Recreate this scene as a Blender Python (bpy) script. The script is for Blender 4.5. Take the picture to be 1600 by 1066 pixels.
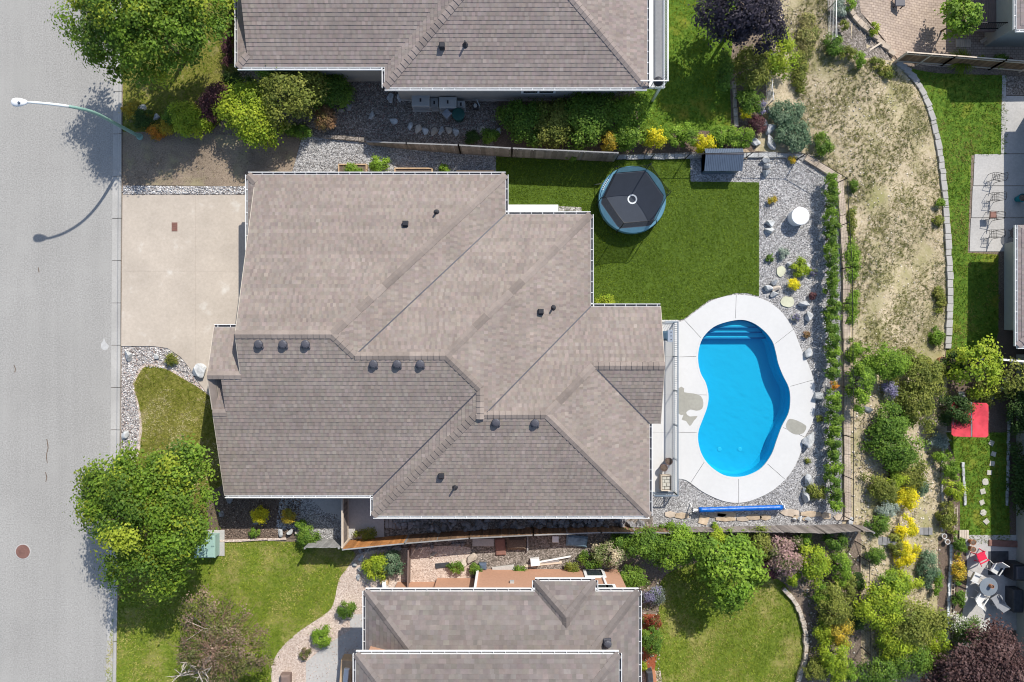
import bpy, bmesh, math, random
import numpy as np
from mathutils import Vector, Matrix
random.seed(7); RNG = np.random.default_rng(11)
sc = bpy.context.scene
for o in list(bpy.data.objects): bpy.data.objects.remove(o)
C = sc.collection

# ------------------------------------------------------------------ camera, sky, sun, exposure
S = 26.0                    # photograph pixels per metre at ground level
FPX = 1067.0                # focal length in photograph pixels
H = FPX / S                 # height of the drone above the yard
EL = math.radians(44.0)     # sun elevation
SX, SY = 0.515, 0.857       # horizontal direction towards the sun (x right, y up in plan)

cam = bpy.data.cameras.new('camera'); co = bpy.data.objects.new('camera', cam); C.objects.link(co)
co.location = (0, 0, H); co.rotation_euler = (0, 0, 0)
cam.sensor_width = 36; cam.lens = 18.0 / (800.0 / FPX); cam.clip_end = 2000
sc.camera = co

w = bpy.data.worlds.new('World'); sc.world = w; w.use_nodes = True
nt = w.node_tree
sky = nt.nodes.new('ShaderNodeTexSky'); sky.sky_type = 'NISHITA'; sky.sun_disc = False
sky.sun_elevation = EL; sky.sun_rotation = math.atan2(SX, SY)
nt.links.new(sky.outputs[0], nt.nodes['Background'].inputs[0]); nt.nodes['Background'].inputs[1].default_value = 0.13

sl = bpy.data.lights.new('sun', 'SUN'); sl.energy = 4.2; sl.angle = math.radians(0.5); sl.color = (1.0, 0.95, 0.87)
so = bpy.data.objects.new('sun', sl); C.objects.link(so)
d = Vector((SX, SY, math.tan(EL) * math.hypot(SX, SY)))
so.rotation_euler = d.to_track_quat('Z', 'Y').to_euler(); so.location = (20, 35, 60)
sc.render.engine = 'CYCLES'; sc.cycles.filter_width = 1.05
sc.view_settings.view_transform = 'Standard'; sc.view_settings.look = 'None'
sc.view_settings.exposure = 0.33; sc.view_settings.gamma = 1.0; sc.view_settings.use_curve_mapping = False

# ------------------------------------------------------------------ plan helpers
def sstep(t):
    t = min(1.0, max(0.0, t)); return t * t * (3 - 2 * t)
def zg(x, y):
    """terrain: the hillside falls away east of the pool yard"""
    return -2.1 * sstep((x - 20.3) / 7.2) + 0.05 * math.sin(x * .5) * math.sin(y * .37) * sstep((x - 21) / 4)
def V(px, py, z=0.0):
    k = (H - z) / H
    return Vector(((px - 800) / S * k, (533 - py) / S * k, z))
def P(px, py, up=0.0):
    """the point `up` metres above the terrain seen at a plan position of the photograph"""
    z = up
    for _ in range(6):
        v = V(px, py, z); z = zg(v.x, v.y) + up
    return V(px, py, z)
def spline(pts, n=8, closed=True):
    out = []; m = len(pts)
    rng = range(m) if closed else range(m - 1)
    for i in rng:
        g = (lambda j: pts[j % m]) if closed else (lambda j: pts[min(max(j, 0), m - 1)])
        p0, p1, p2, p3 = g(i - 1), g(i), g(i + 1), g(i + 2)
        for k in range(n):
            t = k / n
            out.append(tuple(0.5 * (2 * p1[c] + (p2[c] - p0[c]) * t + (2 * p0[c] - 5 * p1[c] + 4 * p2[c] - p3[c]) * t * t
                       + (3 * p1[c] - p0[c] - 3 * p2[c] + p3[c]) * t ** 3) for c in range(len(p1))))
    if not closed: out.append(tuple(pts[-1]))
    return out
def area2(poly):
    return sum(poly[i][0] * poly[(i + 1) % len(poly)][1] - poly[(i + 1) % len(poly)][0] * poly[i][1] for i in range(len(poly)))
def clip_rect(poly, x0, x1, y0, y1):
    def cl(pl, f, inter):
        o = []
        for i in range(len(pl)):
            a, b = pl[i], pl[(i + 1) % len(pl)]
            fa, fb = f(a), f(b)
            if fa >= 0: o.append(a)
            if (fa >= 0) != (fb >= 0):
                t = fa / (fa - fb); o.append((a[0] + (b[0] - a[0]) * t, a[1] + (b[1] - a[1]) * t))
        return o
    for f in (lambda p: p[0] - x0, lambda p: x1 - p[0], lambda p: p[1] - y0, lambda p: y1 - p[1]):
        poly = cl(poly, f, None)
        if len(poly) < 3: return []
    o = []
    for p in poly:
        if not o or abs(p[0] - o[-1][0]) + abs(p[1] - o[-1][1]) > 1e-5: o.append(p)
    if len(o) > 2 and abs(o[0][0] - o[-1][0]) + abs(o[0][1] - o[-1][1]) < 1e-5: o.pop()
    return o if len(o) > 2 and abs(area2(o)) > 1e-4 else []
def inside(poly, X, Y):
    r = np.zeros(len(X), bool); n = len(poly)
    for i in range(n):
        x1, y1 = poly[i]; x2, y2 = poly[(i + 1) % n]
        if y1 == y2: continue
        c = ((y1 > Y) != (y2 > Y)) & (X < (x2 - x1) * (Y - y1) / (y2 - y1) + x1)
        r ^= c
    return r

# ------------------------------------------------------------------ object helpers
def props(o, label=None, cat=None, group=None, kind=None):
    if label: o['label'] = label
    if cat: o['category'] = cat
    if group: o['group'] = group
    if kind: o['kind'] = kind
    return o
def thing(name, label, cat, loc=(0, 0, 0), group=None):
    o = bpy.data.objects.new(name, None); C.objects.link(o); o.location = loc; o.empty_display_size = .2
    return props(o, label, cat, group)
def wloc(o):
    v = Vector((0, 0, 0))
    while o is not None: v = v + o.location; o = o.parent
    return v
class MB:
    def __init__(s): s.v = []; s.f = []; s.c = []; s.m = []; s.col = None; s.mi = 0
    def add(s, vs, fs):
        n = len(s.v); s.v += [tuple(v) for v in vs]
        for f in fs: s.f.append(tuple(i + n for i in f)); s.c.append(s.col); s.m.append(s.mi)
        return s
    def box(s, x0, x1, y0, y1, z0, z1):
        return s.add([(x0,y0,z0),(x1,y0,z0),(x1,y1,z0),(x0,y1,z0),(x0,y0,z1),(x1,y0,z1),(x1,y1,z1),(x0,y1,z1)],
                     [(3,2,1,0),(4,5,6,7),(0,1,5,4),(1,2,6,5),(2,3,7,6),(3,0,4,7)])
    def bev(s, x0, x1, y0, y1, z0, z1, b=.02):
        """box with a bevelled top edge"""
        return s.add([(x0,y0,z0),(x1,y0,z0),(x1,y1,z0),(x0,y1,z0),(x0,y0,z1-b),(x1,y0,z1-b),(x1,y1,z1-b),(x0,y1,z1-b),
                      (x0+b,y0+b,z1),(x1-b,y0+b,z1),(x1-b,y1-b,z1),(x0+b,y1-b,z1)],
                     [(3,2,1,0),(8,9,10,11)] + [(i,(i+1)%4,4+(i+1)%4,4+i) for i in range(4)] + [(4+i,4+(i+1)%4,8+(i+1)%4,8+i) for i in range(4)])
    def bar(s, a, b, wd, ht=None, up=(0, 0, 1)):
        """rectangular bar from a to b"""
        a, b = Vector(a), Vector(b); ht = ht or wd; t = (b - a)
        if t.length < 1e-6: return s
        t.normalize(); u = Vector(up)
        if abs(t.dot(u)) > .98: u = Vector((0, 1, 0))
        x = t.cross(u).normalized() * wd / 2; y = x.cross(t).normalized() * ht / 2
        q = [a - x - y, a + x - y, a + x + y, a - x + y, b - x - y, b + x - y, b + x + y, b - x + y]
        return s.add(q, [(0,1,2,3),(7,6,5,4),(0,4,5,1),(1,5,6,2),(2,6,7,3),(3,7,4,0)])
    def tube(s, pts, rad, n=8, cap=True):
        pts = [Vector(p) for p in pts]; m = len(pts); base = len(s.v); vs = []; fs = []
        x = None
        for i, p in enumerate(pts):
            t = (pts[min(i + 1, m - 1)] - pts[max(i - 1, 0)]).normalized()
            if x is None:
                u = Vector((0, 0, 1)) if abs(t.z) < .9 else Vector((1, 0, 0)); x = t.cross(u).normalized()
            else: x = (x - t * x.dot(t)).normalized()
            y = t.cross(x); r = rad[i] if isinstance(rad, (list, tuple)) else rad
            vs += [p + (x * math.cos(2*math.pi*k/n) + y * math.sin(2*math.pi*k/n)) * r for k in range(n)]
        for i in range(m - 1):
            for k in range(n): fs.append((i*n+k, i*n+(k+1)%n, (i+1)*n+(k+1)%n, (i+1)*n+k))
        if cap: fs.append(tuple(range(n))[::-1]); fs.append(tuple((m-1)*n+k for k in range(n)))
        return s.add(vs, fs)
    def lathe(s, c, prof, n=16):
        """prof: list of (radius, z)"""
        vs = []; fs = []; m = len(prof)
        for r, z in prof: vs += [(c[0] + r*math.cos(2*math.pi*k/n), c[1] + r*math.sin(2*math.pi*k/n), c[2] + z) for k in range(n)]
        for i in range(m - 1):
            for k in range(n): fs.append((i*n+k, i*n+(k+1)%n, (i+1)*n+(k+1)%n, (i+1)*n+k))
        fs.append(tuple(range(n))[::-1]); fs.append(tuple((m-1)*n+k for k in range(n)))
        return s.add(vs, fs)
    def prism(s, poly, z0, z1, bevel=0):
        """vertical prism over a plan polygon (list of xy); z may be numbers"""
        if area2(poly) < 0: poly = poly[::-1]
        n = len(poly)
        if bevel:
            q = inset(poly, bevel)
            vs = [(x,y,z0) for x,y in poly] + [(x,y,z1-bevel*.6) for x,y in poly] + [(x,y,z1) for x,y in q]
            return s.add(vs, [tuple(range(2*n,3*n))] + [(i,(i+1)%n,n+(i+1)%n,n+i) for i in range(n)] + [(n+i,n+(i+1)%n,2*n+(i+1)%n,2*n+i) for i in range(n)])
        vs = [(x,y,z0) for x,y in poly] + [(x,y,z1) for x,y in poly]
        return s.add(vs, [tuple(range(n,2*n)), tuple(range(n))[::-1]] + [(i,(i+1)%n,n+(i+1)%n,n+i) for i in range(n)])
    def build(s, name, mats, parent=None, smooth=False, kind=None, label=None, cat=None, group=None, off=None):
        o = off if off is not None else (wloc(parent) if parent else Vector((0, 0, 0)))
        me = bpy.data.meshes.new(name)
        me.from_pydata([(x - o[0], y - o[1], z - o[2]) for x, y, z in s.v], [], s.f)
        for m in (mats if isinstance(mats, (list, tuple)) else [mats]): me.materials.append(m)
        if any(s.m): me.polygons.foreach_set('material_index', s.m)
        if any(c is not None for c in s.c):
            at = me.attributes.new('Col', 'FLOAT_COLOR', 'FACE')
            at.data.foreach_set('color', [q for c in s.c for q in ((*c, 1.0) if c is not None else (1, 1, 1, 1))])
        if smooth: me.polygons.foreach_set('use_smooth', [True] * len(s.f))
        me.update()
        return link(name, me, parent, kind, label, cat, group)
def link(name, me, parent=None, kind=None, label=None, cat=None, group=None):
    ob = bpy.data.objects.new(name, me); C.objects.link(ob)
    if parent: ob.parent = parent
    return props(ob, label, cat, group, kind)
def inset(poly, dd):
    n = len(poly); out = []
    for i in range(n):
        a, b, c = Vector(poly[i-1][:2]), Vector(poly[i][:2]), Vector(poly[(i+1) % n][:2])
        e1 = (b - a); e2 = (c - b)
        if e1.length < 1e-7 or e2.length < 1e-7: out.append(tuple(b)); continue
        e1.normalize(); e2.normalize()
        n1 = Vector((-e1.y, e1.x)); n2 = Vector((-e2.y, e2.x)); q = n1 + n2
        if q.length < .2: out.append(tuple(b)); continue
        q = q.normalized(); out.append(tuple(b + q * dd / max(.4, q.dot(n1))))
    return out
def np_mesh(name, co_, quads, col=None, mats=None, parent=None, kind=None, label=None, cat=None, group=None, smooth=False, k=4):
    """big meshes from numpy: all faces have k corners"""
    if parent is not None: co_ = co_ - np.array(wloc(parent))
    me = bpy.data.meshes.new(name); nf = len(quads)
    me.vertices.add(len(co_)); me.vertices.foreach_set('co', np.ascontiguousarray(co_, np.float32).ravel())
    me.loops.add(nf * k); me.loops.foreach_set('vertex_index', np.ascontiguousarray(quads, np.int32).ravel())
    me.polygons.add(nf); me.polygons.foreach_set('loop_start', np.arange(0, nf * k, k, dtype=np.int32))
    me.update(calc_edges=True)
    if smooth: me.polygons.foreach_set('use_smooth', np.ones(nf, bool))
    if col is not None:
        at = me.attributes.new('Col', 'FLOAT_COLOR', 'FACE')
        at.data.foreach_set('color', np.concatenate([col, np.ones((nf, 1))], 1).astype(np.float32).ravel())
    for m in (mats if isinstance(mats, (list, tuple)) else [mats]): me.materials.append(m)
    return link(name, me, parent, kind, label, cat, group)

# ------------------------------------------------------------------ materials (procedural)
MATS = {}
def new_mat(name):
    m = bpy.data.materials.new(name); m.use_nodes = True; MATS[name] = m
    b = m.node_tree.nodes['Principled BSDF']; b.inputs['Specular IOR Level'].default_value = .25
    return m, m.node_tree, b
def ramp(nt, cols):
    r = nt.nodes.new('ShaderNodeValToRGB'); e = r.color_ramp.elements
    while len(e) < len(cols): e.new(.5)
    for i, (p, c) in enumerate(cols): e[i].position = p; e[i].color = (*c, 1)
    return r
def noise(nt, vec, scale, detail=5, rough=.6):
    n = nt.nodes.new('ShaderNodeTexNoise'); n.inputs['Scale'].default_value = scale; n.inputs['Detail'].default_value = detail
    n.inputs['Roughness'].default_value = rough; nt.links.new(vec, n.inputs['Vector']); return n
def mixc(nt, a, b, fac, mode='MIX'):
    m = nt.nodes.new('ShaderNodeMix'); m.data_type = 'RGBA'; m.blend_type = mode
    for s_, v in ((6, a), (7, b), (0, fac)):
        if hasattr(v, 'links') or hasattr(v, 'is_output'): nt.links.new(v, m.inputs[s_])
        else: m.inputs[s_].default_value = v if s_ == 0 else (*v, 1)
    return m.outputs[2]
def surf(name, cols, scale=8, big=.35, bigamt=.25, rough=.9, bump=.3, bdist=.02, bscale=None, patch=None, vor=None, spec=.2, detail=6):
    """noise-ramped surface with slow large-scale variation, optional second-colour patches and stone cells"""
    m, nt, b = new_mat(name)
    g = nt.nodes.new('ShaderNodeNewGeometry').outputs['Position']
    if vor:
        v = nt.nodes.new('ShaderNodeTexVoronoi'); v.inputs['Scale'].default_value = vor; nt.links.new(g, v.inputs['Vector'])
        sp = nt.nodes.new('ShaderNodeSeparateColor'); nt.links.new(v.outputs['Color'], sp.inputs[0]); fac = sp.outputs[0]; hgt = v.outputs['Distance']
    else:
        n1 = noise(nt, g, scale, detail, .65); fac = n1.outputs['Fac']; hgt = fac
    r = ramp(nt, cols); nt.links.new(fac, r.inputs[0]); col = r.outputs[0]
    n2 = noise(nt, g, big, 4, .6)
    if patch:
        pr = ramp(nt, [(patch[1], (0, 0, 0)), (patch[2], (1, 1, 1))]); n3 = noise(nt, g, patch[3], 6, .65); nt.links.new(n3.outputs['Fac'], pr.inputs[0])
        col = mixc(nt, col, patch[0], pr.outputs[0])
    vr = ramp(nt, [(.3, (1 - bigamt,) * 3), (.7, (1 + bigamt * .6,) * 3)]); nt.links.new(n2.outputs['Fac'], vr.inputs[0])
    col = mixc(nt, col, vr.outputs[0], 1.0, 'MULTIPLY')
    nt.links.new(col, b.inputs['Base Color']); b.inputs['Roughness'].default_value = rough; b.inputs['Specular IOR Level'].default_value = spec
    if bump:
        bp = nt.nodes.new('ShaderNodeBump'); bp.inputs['Strength'].default_value = bump; bp.inputs['Distance'].default_value = bdist
        if bscale:
            n4 = noise(nt, g, bscale, 4); hgt = n4.outputs['Fac']
        bp.invert = bool(vor)
        nt.links.new(hgt, bp.inputs['Height']); nt.links.new(bp.outputs[0], b.inputs['Normal'])
    return m
def road_streaks():
    m = M['asphalt']; nt = m.node_tree; b = nt.nodes['Principled BSDF']; src = b.inputs['Base Color'].links[0].from_socket
    g = nt.nodes.new('ShaderNodeNewGeometry').outputs['Position']; mp = nt.nodes.new('ShaderNodeMapping'); mp.inputs['Scale'].default_value = (.9, .035, 1); nt.links.new(g, mp.inputs[0])
    n = noise(nt, mp.outputs[0], 1.4, 6, .65); r = ramp(nt, [(.3, (.94,) * 3), (.7, (1.04,) * 3)]); nt.links.new(n.outputs['Fac'], r.inputs[0]); nt.links.new(mixc(nt, src, r.outputs[0], 1.0, 'MULTIPLY'), b.inputs['Base Color'])
def plain(name, col, rough=.5, metal=0, var=.12, scale=3, spec=.3, objvar=0, bump=0):
    """painted or plain material with slight mottling and, per object, a slight shift of tone"""
    m, nt, b = new_mat(name)
    g = nt.nodes.new('ShaderNodeNewGeometry').outputs['Position']
    n = noise(nt, g, scale, 5); r = ramp(nt, [(.3, tuple(c * (1 - var) for c in col)), (.7, tuple(min(1, c * (1 + var)) for c in col))])
    nt.links.new(n.outputs['Fac'], r.inputs[0]); out = r.outputs[0]
    if objvar:
        oi = nt.nodes.new('ShaderNodeObjectInfo'); rr = ramp(nt, [(0, (1 - objvar,) * 3), (1, (1 + objvar,) * 3)])
        nt.links.new(oi.outputs['Random'], rr.inputs[0]); out = mixc(nt, out, rr.outputs[0], 1.0, 'MULTIPLY')
    nt.links.new(out, b.inputs['Base Color']); b.inputs['Roughness'].default_value = rough; b.inputs['Metallic'].default_value = metal
    b.inputs['Specular IOR Level'].default_value = spec
    if bump:
        bp = nt.nodes.new('ShaderNodeBump'); bp.inputs['Strength'].default_value = bump; bp.inputs['Distance'].default_value = .02
        n5 = noise(nt, g, 14, 5); nt.links.new(n5.outputs['Fac'], bp.inputs['Height']); nt.links.new(bp.outputs[0], b.inputs['Normal'])
    return m
def attr_mat(name, rough=.8, trans=0, gain=1.0, spec=.2, nscale=0):
    """colour per face from the mesh; leaves let some light through"""
    m, nt, b = new_mat(name); a = nt.nodes.new('ShaderNodeAttribute'); a.attribute_name = 'Col'
    col = a.outputs['Color']
    if nscale:
        g = nt.nodes.new('ShaderNodeNewGeometry').outputs['Position']; n = noise(nt, g, nscale, 4, .7)
        vr = ramp(nt, [(.25, (.84,) * 3), (.75, (1.14,) * 3)]); nt.links.new(n.outputs['Fac'], vr.inputs[0]); col = mixc(nt, col, vr.outputs[0], 1.0, 'MULTIPLY')
        n2 = noise(nt, g, .33, 3, .6); v2 = ramp(nt, [(.3, (.90, .885, .88)), (.7, (1.07, 1.06, 1.05))]); nt.links.new(n2.outputs['Fac'], v2.inputs[0]); col = mixc(nt, col, v2.outputs[0], 1.0, 'MULTIPLY')
    nt.links.new(col, b.inputs['Base Color']); b.inputs['Roughness'].default_value = rough; b.inputs['Specular IOR Level'].default_value = spec
    if trans:
        t = nt.nodes.new('ShaderNodeBsdfTranslucent'); mx = nt.nodes.new('ShaderNodeMixShader'); mx.inputs[0].default_value = trans
        nt.links.new(col, t.inputs[0]); nt.links.new(b.outputs[0], mx.inputs[1]); nt.links.new(t.outputs[0], mx.inputs[2])
        nt.links.new(mx.outputs[0], nt.nodes['Material Output'].inputs[0])
    return m
M = MATS
surf('asphalt', [(.3,(.25,.243,.228)),(.5,(.335,.325,.306)),(.7,(.43,.418,.395))], scale=12, big=.2, bigamt=.07, bump=.3, bdist=.015, detail=9, patch=((.36,.35,.328),.5,.75,.28))
surf('concrete', [(.3,(.45,.388,.32)),(.7,(.53,.462,.388))], scale=7, big=.4, bigamt=.12, bump=.12, patch=((.57,.53,.47),.60,.72,.8))
surf('kerb_concrete', [(.3,(.38,.365,.34)),(.7,(.47,.455,.43))], scale=12, big=.5, bigamt=.14, bump=.1)
surf('deck_concrete', [(.3,(.585,.58,.565)),(.7,(.615,.61,.595))], scale=5, big=.4, bigamt=.04, bump=.04)
surf('grey_concrete', [(.3,(.40,.39,.375)),(.7,(.50,.485,.465))], scale=8, big=.4, bigamt=.12, bump=.1)
surf('wet_concrete', [(.3,(.31,.30,.26)),(.7,(.36,.35,.30))], scale=8, big=.5, bigamt=.1, rough=.6, bump=.05)
surf('dirt', [(.3,(.17,.13,.095)),(.5,(.27,.21,.155)),(.75,(.38,.305,.225))], scale=14, big=.5, bigamt=.3, bump=.5, patch=((.33,.28,.17),.52,.66,.7))
surf('hill_soil', [(.3,(.31,.245,.15)),(.5,(.47,.39,.265)),(.75,(.59,.51,.37))], scale=9, big=.35, bigamt=.2, bump=.6, patch=((.29,.27,.12),.48,.68,.38))
surf('garden_soil', [(.3,(.12,.09,.07)),(.5,(.22,.17,.13)),(.75,(.36,.30,.24))], scale=11, big=.5, bigamt=.3, bump=.6)
surf('bark_mulch', [(.3,(.07,.05,.04)),(.5,(.15,.11,.085)),(.75,(.27,.21,.16))], scale=22, big=.7, bigamt=.2, bump=.7)
surf('red_mulch', [(.3,(.18,.05,.025)),(.7,(.42,.13,.06))], scale=22, big=.7, bigamt=.2, bump=.7)
surf('gravel', [(0,(.16,.155,.152)),(.35,(.29,.283,.278)),(.7,(.40,.39,.385)),(1,(.58,.57,.56))], vor=17, big=.3, bigamt=.1, bump=.8, bdist=.03)
surf('river_rock', [(0,(.16,.14,.135)),(.35,(.32,.295,.28)),(.7,(.46,.43,.41)),(1,(.66,.63,.60))], vor=11, big=.3, bigamt=.1, bump=.9, bdist=.04)
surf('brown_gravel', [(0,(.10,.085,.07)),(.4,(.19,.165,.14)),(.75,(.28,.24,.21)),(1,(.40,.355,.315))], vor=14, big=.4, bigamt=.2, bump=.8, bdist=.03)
surf('pink_gravel', [(0,(.40,.31,.26)),(.4,(.52,.42,.35)),(.75,(.60,.50,.43)),(1,(.70,.60,.53))], vor=17, big=.4, bigamt=.12, bump=.5, bdist=.03)
surf('turf', [(.3,(.045,.078,.008)),(.5,(.075,.122,.014)),(.72,(.105,.16,.022))], scale=7, big=.5, bigamt=.14, bump=.5, bscale=20)
surf('lawn', [(.3,(.08,.125,.012)),(.5,(.14,.19,.022)),(.72,(.22,.255,.042))], scale=6, big=.35, bigamt=.2, bump=.6, bscale=16, patch=((.30,.27,.09),.50,.64,.5))
surf('dry_lawn', [(.3,(.10,.105,.018)),(.5,(.17,.17,.032)),(.72,(.27,.24,.07))], scale=6, big=.5, bigamt=.2, bump=.6, bscale=16, patch=((.33,.27,.14),.56,.7,1.2))
surf('lush_lawn', [(.3,(.05,.11,.010)),(.5,(.10,.185,.018)),(.72,(.19,.25,.03))], scale=6, big=.4, bigamt=.2, bump=.6, bscale=16, patch=((.24,.22,.03),.55,.68,.4))
surf('flagstone', [(.3,(.40,.30,.20)),(.7,(.56,.45,.33))], scale=4, big=1.1, bigamt=.3, bump=.4)
surf('retaining_stone', [(.3,(.42,.34,.26)),(.7,(.56,.47,.38))], scale=3, big=.9, bigamt=.35, bump=.5)
surf('stepping_stone', [(.3,(.44,.42,.36)),(.7,(.58,.56,.48))], scale=6, big=1, bigamt=.1, bump=.3)
surf('cream_stone', [(.3,(.50,.50,.36)),(.7,(.60,.60,.45))], scale=6, big=1, bigamt=.1, bump=.3)
surf('boulder', [(.3,(.30,.31,.31)),(.5,(.46,.47,.47)),(.75,(.66,.67,.67))], scale=3.5, big=1.5, bigamt=.25, bump=.6, bdist=.06, bscale=6)
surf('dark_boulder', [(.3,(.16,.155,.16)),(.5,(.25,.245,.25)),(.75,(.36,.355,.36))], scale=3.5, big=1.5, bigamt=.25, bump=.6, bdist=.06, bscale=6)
surf('tan_boulder', [(.3,(.40,.34,.27)),(.5,(.52,.45,.37)),(.75,(.66,.60,.52))], scale=3.5, big=1.5, bigamt=.25, bump=.6, bdist=.06, bscale=6)
surf('bark', [(.3,(.09,.065,.045)),(.7,(.20,.155,.115))], scale=14, big=2, bigamt=.2, bump=.8)
surf('pale_bark', [(.3,(.42,.36,.30)),(.7,(.62,.56,.48))], scale=14, big=2, bigamt=.2, bump=.4)
surf('paver', [(.3,(.36,.29,.235)),(.7,(.47,.385,.32))], scale=3, big=.4, bigamt=.14, bump=.1)
road_streaks()
def paver_joints():
    m = M['paver']; nt = m.node_tree; b = nt.nodes['Principled BSDF']; src = b.inputs['Base Color'].links[0].from_socket
    g = nt.nodes.new('ShaderNodeNewGeometry').outputs['Position']; t = nt.nodes.new('ShaderNodeTexBrick'); nt.links.new(g, t.inputs['Vector'])
    t.inputs['Scale'].default_value = 1.0; t.inputs['Brick Width'].default_value = .26; t.inputs['Row Height'].default_value = .16; t.inputs['Mortar Size'].default_value = .014
    t.inputs['Color1'].default_value = (1.06, 1.04, 1.0, 1); t.inputs['Color2'].default_value = (.88, .86, .86, 1); t.inputs['Mortar'].default_value = (.55, .52, .5, 1)
    nt.links.new(mixc(nt, src, t.outputs['Color'], 1.0, 'MULTIPLY'), b.inputs['Base Color'])
paver_joints()
plain('white_paint', (.74,.74,.73), .45, var=.04)
plain('pvc_white', (.80,.80,.79), .4, var=.03)
plain('siding_grey', (.34,.31,.275), .7, var=.05)
plain('siding_sage', (.33,.345,.31), .7, var=.05)
plain('siding_beige', (.52,.46,.38), .75, var=.05)
plain('stucco_orange', (.47,.27,.18), .9, var=.08, scale=9, bump=.2)
plain('glass_dark', (.03,.04,.05), .08, var=.05, spec=.6)
plain('vent_black', (.032,.032,.038), .5, var=.15)
plain('vent_slate', (.075,.075,.09), .45, var=.15)
plain('slate_blue', (.085,.115,.165), .45, var=.1)
plain('rail_blue_grey', (.22,.27,.32), .4, metal=.3, var=.08)
plain('black_metal', (.022,.022,.024), .45, metal=.4, var=.2)
plain('galv_metal', (.46,.47,.48), .4, metal=.6, var=.1)
plain('lamp_green', (.22,.37,.32), .45, var=.1)
plain('lamp_white', (.72,.76,.76), .4, var=.05)
plain('utility_green', (.29,.43,.37), .5, var=.06)
plain('manhole_rust', (.20,.105,.085), .7, var=.2, bump=.4)
plain('cedar', (.42,.19,.065), .7, var=.2, objvar=.25, bump=.3)
plain('aged_cedar', (.20,.125,.075), .8, var=.25, objvar=.3, bump=.3)
plain('weathered_wood', (.225,.195,.175), .85, var=.2, objvar=.28, bump=.3)
plain('grey_wood', (.27,.265,.26), .85, var=.2, objvar=.15, bump=.3)
plain('tan_wood', (.50,.35,.215), .8, var=.15, objvar=.1)
plain('pale_wood', (.54,.46,.37), .8, var=.12, objvar=.12)
plain('deck_brown', (.20,.145,.125), .7, var=.12, objvar=.12)
plain('pool_liner', (.010,.455,.69), .4, var=.02, scale=.4)
plain('pool_step', (.03,.54,.76), .4, var=.02)
plain('pool_edge', (.01,.20,.42), .4, var=.02)
plain('cover_blue', (.0,.10,.42), .35, var=.35, scale=8, spec=.5, bump=.6)
plain('tramp_pad', (.085,.225,.32), .45, var=.15)
plain('tramp_mat', (.045,.055,.075), .8, var=.06)
plain('pad_print', (.55,.62,.66), .6, var=.05)
plain('print_white', (.68,.72,.74), .6, var=.03)
plain('tank_white', (.80,.80,.80), .35, var=.03)
plain('stainless', (.52,.57,.62), .3, metal=.6, var=.08)
plain('grill_blue', (.05,.09,.13), .35, var=.1)
plain('pot_brown', (.14,.095,.085), .55, var=.2)
plain('ac_grey', (.40,.40,.385), .5, var=.06)
plain('bin_green', (.015,.075,.065), .45, var=.1)
plain('bin_grey', (.24,.26,.29), .5, var=.1)
plain('fabric_red', (.58,.05,.07), .75, var=.22, scale=2.5)
plain('chair_red', (.64,.03,.075), .5, var=.1)
plain('chair_white', (.62,.62,.60), .45, var=.05)
plain('chair_grey', (.28,.29,.31), .5, var=.08)
plain('table_glass', (.20,.23,.26), .15, var=.08, spec=.6)
plain('terracotta', (.42,.19,.10), .8, var=.1)
plain('copper', (.26,.115,.08), .45, metal=.2, var=.2)
plain('tarp_dark', (.05,.055,.065), .6, var=.3)
plain('tarp_blue', (.16,.24,.30), .5, var=.4, scale=5)
plain('rust_brick', (.23,.12,.095), .8, var=.2)
plain('teal_plastic', (.0,.15,.19), .4, var=.1)
plain('twig_brown', (.20,.12,.085), .8, var=.3, scale=6)
plain('paint_splash', (.47,.465,.455), .8, var=.1, scale=6)
attr_mat('shingle', .9, nscale=2.2); attr_mat('leaf', .6, trans=.32, spec=.25); attr_mat('grass', .8, trans=.2, spec=.1); attr_mat('pebble', .8)
def mk_water():
    m, nt, b = new_mat('water'); nt.nodes.remove(b)
    t = nt.nodes.new('ShaderNodeBsdfTransparent'); t.inputs[0].default_value = (.80, .95, .98, 1)
    gl = nt.nodes.new('ShaderNodeBsdfGlossy'); gl.inputs['Roughness'].default_value = .03
    fr = nt.nodes.new('ShaderNodeFresnel'); fr.inputs[0].default_value = 1.33
    g = nt.nodes.new('ShaderNodeNewGeometry').outputs['Position']; n = noise(nt, g, 2.2, 3)
    bp = nt.nodes.new('ShaderNodeBump'); bp.inputs['Strength'].default_value = .25; bp.inputs['Distance'].default_value = .05
    nt.links.new(n.outputs['Fac'], bp.inputs['Height'])
    for q in (gl, fr): nt.links.new(bp.outputs[0], q.inputs['Normal'])
    mx = nt.nodes.new('ShaderNodeMixShader'); nt.links.new(fr.outputs[0], mx.inputs[0]); nt.links.new(t.outputs[0], mx.inputs[1]); nt.links.new(gl.outputs[0], mx.inputs[2])
    nt.links.new(mx.outputs[0], nt.nodes['Material Output'].inputs[0])
mk_water()
def mk_net():
    m, nt, b = new_mat('net'); b.inputs['Base Color'].default_value = (.012, .012, .016, 1); b.inputs['Roughness'].default_value = .9
    t = nt.nodes.new('ShaderNodeBsdfTransparent'); mx = nt.nodes.new('ShaderNodeMixShader'); mx.inputs[0].default_value = .55
    nt.links.new(t.outputs[0], mx.inputs[1]); nt.links.new(b.outputs[0], mx.inputs[2]); nt.links.new(mx.outputs[0], nt.nodes['Material Output'].inputs[0])
mk_net()
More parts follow.
